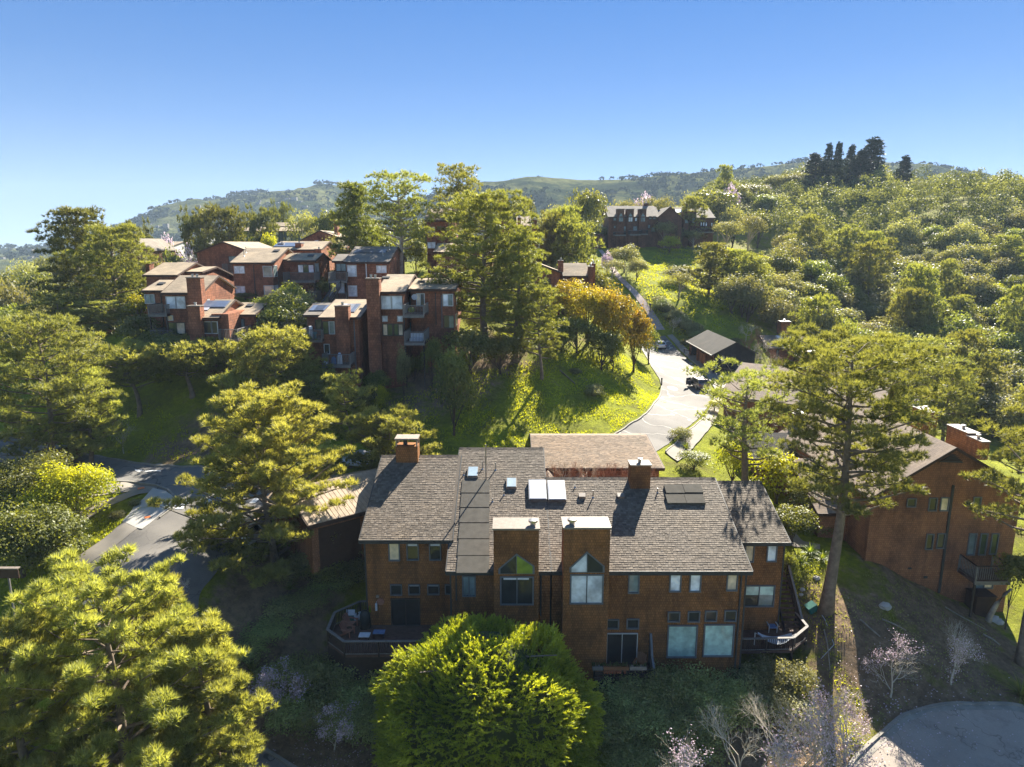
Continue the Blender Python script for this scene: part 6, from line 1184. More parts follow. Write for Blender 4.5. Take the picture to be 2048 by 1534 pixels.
# ---- shrubs and hedges near the house
NS = [('bush',1225,1400,39.2,'hedge bush under the small balcony'),('bush',1275,1385,39.6,'hedge bush right of the small balcony'),('bush',1330,1372,39.8,'hedge bush under the first large mint window'),('bush',1385,1362,40,'hedge bush between the two large mint windows'),('bush',1440,1358,40,'hedge bush under the second large mint window'),
 ('bush',1240,1465,37,'dark hedge bush beside the golden conifer'),('bush',1300,1450,37.4,'lower hedge bush in the middle of the bed'),('bush',1360,1435,37.8,'lower hedge bush below the first mint window'),('bush',1420,1425,38,'lower hedge bush below the second mint window'),('bush',1480,1415,38.6,'hedge bush below the right deck corner'),
 ('bushg',1500,1370,41,'pale leafy bush at the left end of the right deck'),('bushg',1545,1350,42,'pale sunlit bush in front of the right deck'),('bushg',1590,1360,42,'pale sunlit bush at the deck corner'),('bushg',1560,1420,39.6,'grey twiggy bush below the right deck'),('bush',1260,1525,35.4,'bush at the bottom edge beside the golden conifer'),('bush',1330,1515,35.8,'bush at the bottom edge below the bed'),('bush',1400,1500,36.2,'bush at the bottom edge near the pink trees'),
 ('bush',560,1345,40.5,'dark hedge mound left of the octagonal deck'),('bush',605,1330,41,'dark hedge mound below the left deck'),('bush',655,1345,40.6,'hedge mound under the deck corner'),('bush',705,1345,40.2,'hedge mound beside the golden conifer'),('bush',575,1400,38.6,'lower hedge mound above the bare slope'),('bush',635,1405,38.4,'lower hedge mound in the middle'),('bush',690,1400,38.3,'lower hedge mound next to the golden conifer'),('bush',735,1400,38,'last hedge mound against the golden conifer'),
 ('bush',620,1255,46,'dark bush behind the left deck'),('bush',665,1220,47.5,'dark bush right behind the deck rail'),('bush',705,1190,48.5,'dark bush against the house corner'),('bushg',600,1215,48,'sunlit bush on the bank left of the deck'),('bushg',640,1180,49.5,'sunlit bush on the bank behind the deck'),('bush',690,1140,51,'dark bush beside the end wall of the main row'),('bushg',570,1270,45,'sunlit bush low on the bank'),('bush',540,1300,43.5,'bush beside the strap-leaved plants'),
 ('bush',720,1330,42.2,'bush in the shade under the octagonal deck'),('bush',780,1330,42,'bush in the shade between deck and conifer'),('bush',1640,1060,58,'low dark shrub beside the footpath'),('bush',1570,1050,58,'low dark shrub left of the footpath'),('bushg',690,1090,54,'sunlit bush by the carport'),('bush',500,1330,42,'bush under the corner pine')]
for i, (k, px, py, d, lb) in enumerate(NS):
    p = at(px, py, d); g = z1(p.x, d); s = random.uniform(1.0, 1.25); hh = max(1.2, min(2.6, p.z-g+1.2)); put('hedge_bush', random.choice(PB[k]), p.x, d, g-.15, lb, 'bush', 'shrubs planted round the main row', random.uniform(0,6), (s, s, hh/2.4), names=('stems','leaves'))
GR = []
for i in range(30):   # mounds along the meadow path
    t = i/29; px = 1318+t*75+random.uniform(-7,7); py = 612+t*62+random.uniform(-6,6); p = ground(px, py); s = random.uniform(.75,1.15)
    put('path_shrub', random.choice(PB['bushg']+PB['bush']), p.x, p.y, p.z-.2, 'rounded grey-green shrub in the row between path and meadow', 'bush', 'shrub row beside the petal-strewn path', random.uniform(0,6), (s,s,s*.8), names=('stems','leaves'))
for px, py, s, lb in [(1190,792,.85,'lone grey shrub on the sunlit slope'),(1010,680,.9,'small shrub by the forked pine roots'),(760,800,.6,'small blue-green shrub low on the slope'),(1150,748,.5,'tiny shrub at the shade edge on the slope'),(1470,690,.8,'shrub behind the grey garage'),(1372,690,.7,'shrub at the back corner of the grey garage'),(1362,880,.8,'shrub beside the pavement end'),(270,1010,.35,'dry low shrub on the corner verge'),(235,1035,.4,'dry low shrub on the verge below the corner')]:
    p = ground(px, py); put('slope_shrub', PB['bushg'][0], p.x, p.y, p.z-.15, lb, 'bush', None, random.uniform(0,6), (s,s,s*.8), names=('stems','leaves'))
# ---- the wood on the valley side
FOR = [(1500,690),(1450,660),(1425,625),(1450,590),(1545,585),(1575,540),(1560,490),(1490,470),(1450,440),(1400,410),(1410,385),(1480,352),(1600,335),(1750,320),(2150,315),(2300,900),(1980,920),(1860,820),(1700,735),(1600,700),(1520,660),(1450,660)]
def inside(px, py, poly):
    c = False; j = len(poly)-1
    for i in range(len(poly)):
        xi, yi = poly[i]; xj, yj = poly[j]
        if (yi > py) != (yj > py) and px < (xj-xi)*(py-yi)/(yj-yi)+xi: c = not c
        j = i
    return c
cand = []
y = 92.
while y < 335:
    st_ = 6.3+max(0, (y-120))*.006; x = 25.
    while x < 240: cand.append((x+random.uniform(-.4,.4)*st_, y+random.uniform(-.4,.4)*st_, st_)); x += st_
    y += st_*.92
ca = np.array(cand); zz = zt(ca[:,0], ca[:,1]); cnt = 0; TREES = []
for (x, y, s_), z in zip(cand, zz):
    px, py = proj(x, y, z)
    if px > 2110 or not inside(px, py, FOR) : continue
    TREES.append((x, y, z, px, py, s_))
def band(px, py, s=1):
    v = 'just under the skyline' if py < 370 else 'high on the wooded slope' if py < 420 else 'on the upper wooded slope' if py < 480 else 'halfway down the wooded slope' if py < 560 else 'on the lower wooded slope' if py < 650 else 'deep in the shaded valley'
    h = 'near its left edge' if px < 1540 else 'left of its middle' if px < 1660 else 'in its middle' if px < 1780 else 'right of its middle' if px < 1900 else 'by the right edge'; return v+' '+h
def szw(s): return 'small ' if s < 1.0 else 'large ' if s > 1.35 else ''
KN = {'grey':'silvery grey-green tree','green':'green leafy tree','dark':'dark oak-like tree','pinef':'dark pine','lime':'yellow-green tree'}
TREES.sort(key=lambda t: t[1]); extra = []
for i, (x, y, z, px, py, s_) in enumerate(TREES):
    k = random.choices(['grey','green','dark','pinef','lime'], [46,30,12,10,2] if py > 400 else [25,35,35,5,0])[0]
    s = s_*random.uniform(.50,.80)/4.3*1.22; s *= .94; hh = s*random.uniform(.78,1.2)*(.75 if y > 265 else 1)*(1.2 if k == 'pinef' else 1.0)
    if i < 195: put('pine_tree' if k == 'pinef' else 'broad_tree', random.choice(PB[k]), x, y, z-.3, szw(s)+KN[k]+' '+band(px, py), 'tree', szw(s)+KN[k]+'s '+band(px, py), random.uniform(0,6.28), (s,s,hh))
    else: extra.append((x, y, z, s*random.uniform(.8,1.1), hh*random.choice([.8,1,1,1.35])))
print('FOREST', len(TREES))
for k in range(60):   # and woods beyond the edges of the frame, so that the place goes on
    x = random.uniform(-165,-75) if k % 2 else random.uniform(66,150); y = random.uniform(25,230) if k % 2 else random.uniform(15,100); g = z1(x, y); q = proj(x, y, g+5)
    if not (-30 < q[0] < 2080 and q[1] < 1600): sc_ = random.uniform(.8,1.4); extra.append((x, y, g, sc_, sc_))
if extra:   # the farthest trees of the wood read as one mass
    L = Leaf(5)
    for x, y, z, s, hh in extra:
        C = sph(L.r, 11, .4)*np.array([2.5*s,2.5*s,2.7*hh])+np.array([x,y,z+4*hh]); u = sph(L.r, 11*40, .5).reshape(11,40,3); P = C[:,None,:]+u*1.6*s*L.r.uniform(.7,1.2,(11,1,1)); tv = L.r.normal(0,.25)
        L.leaves(P.reshape(-1,3), nrm(u+.5*L.r.normal(size=u.shape)).reshape(-1,3), (.66), .62, np.clip(.30+tv+.3*u[...,2]+L.r.normal(0,.1,(11,1)),0,1).reshape(-1))  # tint rises towards the top of each blob
    o = link_mesh('distant_wood', L.mesh('distant_wood', M['wood_leaves'])); tag(o, 'mass of tree tops covering the far part of the wooded ridge', kind='stuff')
for px, py, k, sc_, lb in [(540,650,'green',.55,'leafy shrub beside the free-standing chimney house'),(563,640,'dark',.6,'dark shrub under the big corner-window house'),(588,628,'green',.6,'green shrub at the foot of the double balcony'),(606,650,'grey',.6,'grey shrub between the two hill house groups'),(575,668,'green',.75,'round tree filling the gap between the hill houses'),(600,690,'dark',.7,'dark tree left of the side balcony'),(552,690,'green',.7,'green tree behind the dense rounded pine'),(640,600,'green',.5,'shrub below the outdoor staircase'),(285,700,'dark',.7,'dark tree at the foot of the left-end hill house'),(310,735,'green',.6,'green tree under the left-end balconies'),(350,740,'dark',.7,'dark tree below the left-end hill house'),(420,735,'green',.6,'green tree below the free-standing chimney'),(560,735,'dark',.6,'dark tree above the large yellow-green pine'),(830,760,'green',.4,'shrub under the lower balcony of the wide-chimney house'),(700,790,'dark',.5,'dark shrub below the lowest hill house'),(1040,720,'dark',.5,'dark shrub right of the forked pine'),(1120,700,'green',.5,'green shrub left of the golden group'),(655,560,'green',.5,'shrub beside the grey-roofed hill house'),(930,600,'green',.6,'shrub behind the tall wide-chimney house'),(1000,610,'dark',.7,'dark tree behind the huge forked pine')]:
    p = ground(px, py); put('broad_tree', random.choice(PB[k]), p.x, p.y, p.z-.3, lb, 'tree', None, random.uniform(0,6), (sc_*1.1,sc_*1.1,sc_))
# trees on the plateau behind and on the far left, mostly crowns between roofs
FL = []
for px, top, d, w in [(10,540,170,80),(120,520,165,70),(190,560,120,70),(235,500,185,70),(320,470,210,60),(580,445,215,60),(690,445,170,70),(730,430,200,80),(1010,440,200,70),(1075,430,210,80),(1110,410,240,60),(1215,415,225,60),(1250,400,240,70),(1300,395,250,60),(1330,395,240,60),(1195,450,205,60),(1385,385,260,60),(1480,370,280,60),(1510,365,290,70),(1440,395,240,60),(1470,410,230,60),(1500,430,215,70),(440,470,200,60),(500,470,190,60),(620,455,180,50),(850,430,150,80),(890,440,150,90),(830,470,132,60),(1010,520,120,70),(1060,600,100,60),(40,520,210,70),(80,512,240,60),(-20,620,110,120),(-10,560,140,90),(1535,385,270,60),(1560,350,300,60),(1590,345,300,70)]:
    k = random.choice(['grey','green','dark','oak']); lm = next(t for lim, t in [(0,'cropped by the left edge'),(60,'at the far left below the skyline'),(130,'between the left edge and the flat-topped cypress'),(215,'beside the big flat-topped cypress'),(300,'right of the second big cypress'),(480,'above the windowless gable'),(560,'in front of the blue apartment building'),(625,'at the right end of the blue apartment building'),(700,'left of the dense dark cypress'),(760,'behind the dense dark cypress'),(860,'behind the open-crowned pine'),(960,'behind the huge forked pine'),(1030,'left of the narrow chimneys'),(1090,'by the narrow red chimneys'),(1160,'above the stepped tan roofs'),(1230,'left of the far townhouses'),(1270,'behind the first far townhouse bay'),(1320,'behind the middle of the far townhouses'),(1400,'behind the dark gabled far house'),(1460,'right of the far townhouses'),(1520,'at the left foot of the wooded ridge'),(3000,'on the left shoulder of the wooded ridge')] if px <= lim)
    inst(k, px, top, d, w, {'grey':'grey-green tree crown ','green':'green tree crown ','dark':'dark tree crown ','oak':'pale open tree crown '}[k]+lm, 'broad_tree', group='tree crowns between the distant roofs')
# ---- wooded texture of the far hills
L = Leaf(77); r = L.r
for HV, n_, sz in ((HLV, 3300, 8.), (HRV, 3300, 6.)):
    ny, nx = HV.shape[:2]; yi = r.integers(int(ny*.15), int(ny*.72), n_); xi = r.integers(4, nx-4, n_); C = HV[yi, xi]
    keep = np.array([mn.noise(Vector((c[0]/130., c[1]/130., 0))) > -.08 for c in C]); C = C[keep]; k = len(C); B = r.uniform(.5,1.2,(k,1,1))*sz; u = sph(r, k*16, .2).reshape(k,16,3)
    P = C[:,None,:]+u*B*np.array([1,1,.75])+np.array([0,0,sz*.35]); L.leaves(P.reshape(-1,3), nrm(u+.4*r.normal(size=u.shape)).reshape(-1,3), sz*.6, .8, r.random(k*16))
tag(link_mesh('hill_trees', L.mesh('hill_trees', plain('hill_tree_foliage', (.045,.06,.03), 1, .4, .05, spec=0))), 'scattered dark tree cover on the hazy far hills', kind='stuff')
m = MB()
for k in range(130):   # tiny far houses on the left hills
    px = random.uniform(0, 700) ; py = random.uniform(455, 505) if px < 330 else random.uniform(420, 480)
    yi = random.randrange(14, 40); xi = int(np.interp(px, [0, 1100], [100, 258])); xi = min(max(xi, 5), 254); p = HLV[yi, xi]; s = random.uniform(3, 6); m.box(p[0], p[0]+s*1.6, p[1], p[1]+s, p[2]-3, p[2]+s*.8)
tag(m.build('hillside_houses', plain('pale_house_walls', (.24,.22,.20), .8, .3, .01)), 'scatter of tiny pale houses on the hazy left hillside', kind='stuff')
# ---- bare and blossoming trees
BT = [bare(3.6, 301, 6, blossom=950, patch=.6, bsize=.065, tr=.06, spread=.6), bare(3.8, 302, 6, blossom=600, patch=.5, bsize=.065, tr=.06, spread=.6), bare(3.4, 303, 6, blossom=1400, patch=.85, bsize=.065, tr=.06, spread=.6), bare(3.2, 304, 6, blossom=3200, patch=1., bsize=.085, tr=.06, spread=.55)]
for px, py, top, i, lb in [(556,1450,1300,3,'half-bare lilac-blossomed tree beside the lower road'),(668,1500,1385,3,'small pink-blossomed tree on the bare soil left of the golden conifer'),(1620,1545,1335,0,'leaning pink-blossomed tree below the right deck'),(1690,1520,1330,2,'pink-blossomed tree in the strip of sunlight'),(1780,1395,1262,0,'feathery pink-tipped tree on the shaded bank'),(1902,1368,1230,1,'lilac-flecked bare tree on the bank above the cul-de-sac'),(1470,1600,1400,1,'bare twiggy tree at the bottom edge below the bed'),(1330,1600,1440,0,'pink-flecked bare tree at the bottom edge right of the golden conifer'),
   (248,908,822,1,'small bare tree on the shaded verge of the through road'),(335,1200,1120,2,'pink-blossomed tree at the right edge of the sloping street'),(300,1260,1190,0,'lilac-flecked shrub tree behind the corner pine'),(1560,1545,1380,1,'pale twiggy tree between the bed and the leaning pink tree')]:
    p = ground(px, min(py, 1533)); 
    if py > 1534: p = Vector((at(px,1533,34.2).x, 34.2-(py-1534)*.02, -1.0))
    d = p.y; h = at(px, top, d).z-p.z; put('blossom_tree', BT[i], p.x, p.y, p.z, lb, 'tree', None, random.uniform(0,6.28), (h/3.9,)*3, names=('branches','blossom'))
tw = [bare(2.6, 311, 5, 'twig_red', .7, 0), bare(2.6, 312, 5, 'twig', .7, 0)]
for i, px in enumerate(range(1110, 1312, 17)):
    d = 60.3+random.uniform(-.8,.8); p = at(px, 955, d); put('bare_shrub', tw[0 if random.random() < .7 else 1], p.x, d, 7.3, 'reddish bare shrub in the thicket in front of the brown garage roof', 'bush', 'bare thicket before the garage roof', random.uniform(0,6), (1.35,1.35,1.5), names=('branches',))
for i, (px, py) in enumerate([(1500,690),(1520,705),(1540,720),(1490,670),(1515,680),(1535,740),(1560,745),(1500,725)]):
    p = ground(px, py+12); put('bare_shrub', tw[i%2], p.x, p.y, p.z, 'bare brownish shrub in the thicket between the grey garage and the low brown house', 'bush', 'bare thicket behind the grey garage', random.uniform(0,6), (2,2,1.8), names=('branches',))
for px, py, top, lb in [(590,700,590,'bare grey thorny tree between the upper and lower hill houses'),(1345,665,618,'thin bare tree beside the path shrubs'),(882,800,745,'crooked small bare tree on the slope'),(1250,560,505,'bare tree near the top of the path')]:
    p = ground(px, py); h = at(px, top, p.y).z-p.z; put('bare_tree', tw[1], p.x, p.y, p.z, lb, 'tree', None, 1, (h/2.9,)*3, names=('branches',))
for px, py, top, w, lb in [(1265,480,425,0,'x')][:0]: pass
PBL = broad(5, 3.4, .1, 20, 90, 333, .4, 'blossom', br=.4)
for px, top, d, w, lb in [(1290,392,262,60,'pale blossoming tree behind the far townhouses'),(1530,372,290,46,'white-flowering tree on the left part of the wooded slope'),(1462,372,270,40,'white-flowering tree by the broad eucalyptus'),(375,500,150,44,'pink-blossomed tree behind the windowless gable'),(1215,505,160,26,'pink shrub near the top of the path'),(330,478,200,60,'pink-blossomed bushes far behind the left roofs')]:
    x, y, g, h, R = spec(px, top, d, w); put('blossom_tree', PBL, x, y, g, lb, 'tree', None, 0, (R/3.4,R/3.4,max(h,2)/5))
# ---- strap-leaved plants
def strap(seed):
    L = Leaf(seed); n = 70; a = L.r.uniform(0,6.28,n); el = L.r.uniform(.5,1.35,n); V = []; Q = []; T = []
    for i in range(n):
        d = np.array([math.cos(a[i])*math.cos(el[i]), math.sin(a[i])*math.cos(el[i]), math.sin(el[i])]); s = nrm(np.cross(d,[0,0,1.]))*.035; p = np.zeros(3); l = L.r.uniform(.7,1.1)/4; b = len(V)
        for k in range(5):
            w = s*(1-k/4.6); V += [p-w, p+w]; p = p+d*l; d = nrm(d+np.array([0,0,-.30]))
        for k in range(4): Q.append((b+2*k,b+2*k+1,b+2*k+3,b+2*k+2))
        T += [L.r.random()]*10
    return mesh_np('strap_plant', np.array(V), np.array(Q), M['strap'], False, {'tint': np.array(T)})
ST = strap(5)
for px, py, s, lb in [(1620,1108,1.2,'strap-leaved clump by the footpath beside the tall pine'),(1600,1128,1.1,'strap-leaved clump nearest the main row corner'),(1645,1120,1.0,'strap-leaved clump just left of the tall pine trunk'),(505,1345,1.3,'arching strap-leaved clump under the corner pine'),(530,1260,1.1,'strap-leaved clump on the orange soil bank'),(555,1225,1.0,'strap-leaved clump higher on the orange soil bank'),(2042,1395,1.7,'large grassy clump at the right edge above the cul-de-sac'),(1372,900,1.2,'grassy clump beside the road end'),(580,1180,.9,'pale strap-leaved clump near the large yellow-green pine')]:
    p = ground(px, py); o = bpy.data.objects.new('strap_plant', ST); COL.objects.link(o); o.location = p; o.scale = (s,s,s); o.rotation_euler = (0,0,px); tag(o, lb, 'plant')
# ---- grass blades and weeds standing on the slopes
def grass(name, polys, n, size, mat, label, wid=.05, dmax=130, K=3):
    L = Leaf(hash(name) % 1000); P = []
    for poly, share in polys:
        q = [ground(*p) for p in poly]; X = [v.x for v in q]; Y = [v.y for v in q]; c = 0; pts = [(v.x, v.y) for v in q]; ar = abs(sum(pts[i_][0]*pts[i_-1][1]-pts[i_-1][0]*pts[i_][1] for i_ in range(len(pts))))/2; need = int(min(ar*share, n)); X0_, X1_, Y0_, Y1_ = min(X), max(X), min(Y), max(Y); tot_ = int(need*(X1_-X0_)*(Y1_-Y0_)/max(ar,1))+1
        xy = np.stack([L.r.uniform(X0_, X1_, tot_), L.r.uniform(Y0_, Y1_, tot_)], 1); xy = [p for p in xy if inside(p[0], p[1], pts)][:need]; P += [tuple(p) for p in xy]
    P = np.array(P); Z = zland(P[:,0], P[:,1]); P3 = np.c_[P, Z-.02]; nz = np.array([mn.noise(Vector((a*.35,b*.35,1))) for a, b in P]); keep = nz > -.25; P3 = P3[keep]; nz = nz[keep]
    L.tufts(P3, np.tile([0,0,1.], (len(P3),1)), size, K, .4, wid, np.clip(.5+nz*.8,0,1)); o = link_mesh(name, L.mesh(name, M[mat])); tag(o, label, kind='stuff')
grass('grass', [([(700,830),(900,760),(1100,720),(1215,690),(1290,735),(1322,790),(1290,825),(1200,880),(1000,900),(760,900)], 16), ([(1440,770),(1475,790),(1450,806),(1440,800)], 16), ([(120,1090),(220,1020),(290,1010),(260,1040),(120,1150),(20,1200),(20,1150)], 16), ([(100,890),(300,800),(420,880),(380,925),(200,905)], 10)], 40000, .26, 'grassblade', 'short bright grass on the open slopes', .07)
grass('grass', [([(1320,660),(1260,560),(1320,500),(1480,500),(1560,520),(1440,570),(1480,650),(1400,680)], 4), ([(1345,690),(1400,690),(1420,710),(1380,700)], 6)], 20000, .4, 'grassblade', 'bright grass of the meadow beside the path', .16)
grass('weeds', [([(1640,1150),(1740,1140),(1990,1260),(2000,1380),(1830,1410),(1720,1460),(1660,1400)], 14), ([(560,1400),(760,1420),(760,1530),(600,1530)], 10), ([(1540,1400),(1660,1380),(1650,1530),(1500,1530)], 12)], 9000, .16, 'hedge', 'sparse low weeds on the bare soil banks', .05)
grass('grass', [([(1570,1130),(1650,1110),(1668,1240),(1650,1340),(1605,1250)], 26), ([(1662,1270),(1705,1290),(1735,1400),(1715,1500),(1660,1530),(1655,1400)], 26), ([(1560,1200),(1600,1200),(1640,1440),(1560,1440)], 8)], 9000, .13, 'grassblade', 'short sunlit grass around the tall pine trunk', .05)
L = Leaf(31); P = []   # petals and leaves blown over the paving and banks
for cx_, cy_, n_, sp in [(1760,1480,260,5),(1800,1440,200,5),(1900,1400,160,6),(1700,1500,240,3),(1620,1480,200,3),(620,1480,160,3.5),(680,1520,160,3),(1250,600,250,9),(1280,640,250,8)]:
    c = ground(cx_, min(cy_, 1530)); a_ = L.r.normal(0, sp*.5, (n_, 2)); P.append(np.c_[c.x+a_[:,0], c.y+a_[:,1]])
P = np.concatenate(P); L.leaves(np.c_[P, zland(P[:,0], P[:,1])+.16], nrm(np.array([0,0,1.])+.3*L.r.normal(size=(len(P),3))), .11, .7, L.r.random(len(P))); tag(link_mesh('fallen_petals', L.mesh('fallen_petals', M['blossom'])), 'fallen petals and leaves on path, banks and cul-de-sac', kind='stuff')
for px, py, k, sc_, lb in [(598,1105,'green',.32,'small green bush low on the bank under the large pine'),(640,1120,'grey',.34,'pale bush in front of the carport'),(676,1128,'green',.32,'green bush in front of the carport opening'),(708,1120,'grey',.34,'pale bush beside the main row end wall'),(716,1165,'dark',.34,'dark bush against the main row end wall'),(655,1165,'green',.34,'green bush between carport and corner deck'),(615,1160,'grey',.34,'pale bush on the bank left of the corner deck'),(690,1090,'green',.26,'green bush at the carport corner')]:
    p = ground(px, py); put('bank_bush', random.choice(PB[k]), p.x, p.y, p.z-.3, lb, 'bush', None, random.uniform(0,6), (sc_*1.3,sc_*1.3,sc_))
# litter on the soil: fallen branches, logs, stones
def log(pts, r, label, name='fallen_branch', mat='bark_pale', cat='branch'):
    m = MB(); q = [ground(*p)+Vector((0,0,r*.8)) for p in pts]; m.tube(q, [r*(1-.5*i/len(q)) for i in range(len(q))], 6); tag(m.build(name, M[mat], smooth=True), lb_(label), cat)
lb_ = lambda s: s
log([(1648,1260),(1655,1290),(1660,1340)], .05, 'pale stick lying along the tall pine trunk'); log([(1510+120,1210),(1650,1240),(1668,1290),(1642,1318)], .035, 'thin white hose bent on the slope beside the deck', 'hose', 'frame_white', 'hose')
log([(1720,1240),(1745,1262),(1760,1275)], .07, 'fallen branch left of the pale stone on the bank'); log([(1765,1240),(1790,1250),(1812,1262)], .06, 'fallen branch above the feathery pink tree'); log([(1890,1215),(1930,1238),(1975,1262)], .05, 'pale stick at the foot of the tall brown house'); log([(1966,1270),(1985,1280),(2000,1292)], .08, 'short pale log below the leaning trunk')
log([(1120,742),(1135,755),(1150,768)], .10, 'fallen branch at the roots of the crooked pine', mat='bark'); log([(775,746),(790,745),(802,744)], .12, 'short white board lying by the hill house', 'board', 'frame_white', 'board')
for px, py, s, lb in [(1770,1215,.5,'pale upright rock on the shaded bank'),(1985,1240,.55,'white rock patch by the leaning trunk'),(1996,1246,.45,'smaller white rock by the leaning trunk'),(1633,1158,.3,'grey rock on the sunlit grass left of the pine'),(1605,1180,.22,'small pale rock on the sunlit grass'),(1602,1190,.18,'smallest pale rock on the sunlit grass')]:
    p = ground(px, py); m = MB(); m.ball((p.x,p.y,p.z+s*.2), s, 9, 6, (1,.8,.6)); m.v = [tuple(Vector(v)+Vector((random.uniform(-.1,.1),)*3)*s) for v in m.v]; tag(m.build('rock', M['concrete_new']), lb, 'rock')
p = ground(1622,1222); m = MB(); m.bar((p.x-.3,p.y,p.z+.1),(p.x+.35,p.y+.1,p.z+.45),.7,.5); tag(m.build('storage_bin', M['green_plastic']), 'teal-green plastic bin tipped over beside the tall pine trunk', 'bin')

# ================================================================ CARS, PERSON, LAMPS
def car(label, loc, rz, paint, hatch=False, door_open=False):
    o = empty('parked_car', label, 'car', loc); Rm = Matrix.Translation(loc)@Matrix.Rotation(rz, 4, 'Z')
    def part(mb, nm, mat, par=o, smooth=False): mb.v = [tuple(Rm@Vector(v)) for v in mb.v]; return mb.build(nm, mat, par, smooth)
    # y forward; body as lofted sections
    Ls = [(-2.25,.62,.50,.86),(-2.15,.80,.36,1.00),(-1.6,.88,.32,1.02),(-.6,.90,.30,1.00),(.6,.90,.30,.98),(1.4,.88,.32,.92),(2.0,.82,.38,.80),(2.25,.62,.48,.68)]
    m = MB(); prev = None
    for y, w, zb, ztp in Ls:
        ring = [(-w*.92,y,zb),(-w,y,zb+.18),(-w,y,(zb+ztp)/2+.1),(-w*.93,y,ztp),(w*.93,y,ztp),(w,y,(zb+ztp)/2+.1),(w,y,zb+.18),(w*.92,y,zb)]; b = len(m.v); m.v += ring
        if prev is not None: m.f += [(prev+k,prev+(k+1)%8,b+(k+1)%8,b+k) for k in range(8)]
        else: m.f.append(tuple(range(b+7,b-1,-1)))
        prev = b
    m.f.append(tuple(range(prev, prev+8))); part(m, 'body', paint)
    rr = -1.75 if hatch else -1.85; hh = 1.52 if not hatch else 1.45
    def cab(yb, yr, yf, yh, w0, w1, z0, z1_): return [(-w0,yb,z0),(w0,yb,z0),(w0,yh,z0),(-w0,yh,z0),(-w1,yr,z1_),(w1,yr,z1_),(w1,yf,z1_),(-w1,yf,z1_)]
    F6 = [(4,5,6,7),(0,1,5,4),(1,2,6,5),(2,3,7,6),(3,0,4,7)]
    m = MB(); m.add(cab(-2.12, rr+.15, .45, 1.25, .80, .66, .97, hh-.05), F6); part(m, 'window', M['glass'])
    m = MB(); m.add(cab(rr+.08, rr+.1, .48, .5, .69, .68, hh-.06, hh), F6)
    for s in (-1, 1):
        m.bar((s*.80,-2.1,.98),(s*.66,rr+.12,hh-.04),.10,.08); m.bar((s*.81,1.22,.96),(s*.67,.47,hh-.04),.08,.07); m.bar((s*.83,-.45,.98),(s*.68,-.42,hh-.04),.08,.06)
    part(m, 'roof', paint)
    for s in (-1, 1):
        for y in (-1.40, 1.38):
            m = MB(); m.tube([(s*.70,y,.33),(s*.92,y,.33)], .33, 18); w_ = part(m, 'wheel', M['cloth_dark']); m = MB(); m.tube([(s*.921,y,.33),(s*.935,y,.33)], .2, 12); part(m, 'rim', M['metal'], w_)
        m = MB(); m.box(s*.60,s*.84,-2.27,-2.17,.78,.93); part(m, 'tail_light', M['tail']); m = MB(); m.box(s*.55,s*.78,2.17,2.26,.60,.70); part(m, 'headlight', M['cloth_white']); m = MB(); m.box(s*.92,s*1.05,.85,1.0,.98,1.08); part(m, 'mirror', paint)
    m = MB(); m.box(-.25,.25,-2.285,-2.255,.62,.74); part(m, 'number_plate', M['white_paint'])
    if door_open:
        m = MB(); m.bar((-.9,.75,.68),(-1.75,.45,.68),.07,.60,(0,0,1)); d_ = part(m, 'door', paint); m = MB(); m.bar((-.92,.75,1.22),(-1.72,.47,1.18),.04,.40,(0,0,1)); part(m, 'pane', M['glass'], d_)
        m = MB(); m.box(-.91,-.85,-.3,.75,.40,.98); part(m, 'doorway', M['cloth_dark'])
    return o
M['tail'] = plain('tail_lamp_red', (.35,.02,.015), .3, .1)
def carpaint(n, c):
    m, nt, b = _new(n); b.inputs['Base Color'].default_value = (*c, 1); b.inputs['Metallic'].default_value = .4; b.inputs['Roughness'].default_value = .35; b.inputs['Coat Weight'].default_value = 1
    nt.links.new(ramp(nt, noise(nt, objco(nt), 2, 3), [(.3, tuple(x*.88 for x in c)), (.7, tuple(x*1.1 for x in c))]), b.inputs['Base Color']); return m
g = ground(1403, 781); car('grey SUV parked at the kerb below the grey garage with its left door open', g+Vector((0,1.8,.08)), .12, carpaint('grey_car_paint', (.20,.17,.18)), False, True)
g = ground(1324, 700); car('white hatchback on the curving road beside the golden trees', g+Vector((0,2,.08)), -.05, carpaint('white_car_paint', (.75,.76,.78)), True)
p = at(1388,418,215); 
for k, (px, lb) in enumerate([(1312,'blue car parked in the court between the far townhouses'),(1322,'white car parked in the court between the far townhouses')]):
    p = at(px, 424+k*3, 208); car(lb, Vector((p.x, p.y, p.z-1)), 1.5, M['cloth_blue'] if k == 0 else M['frame_white'])
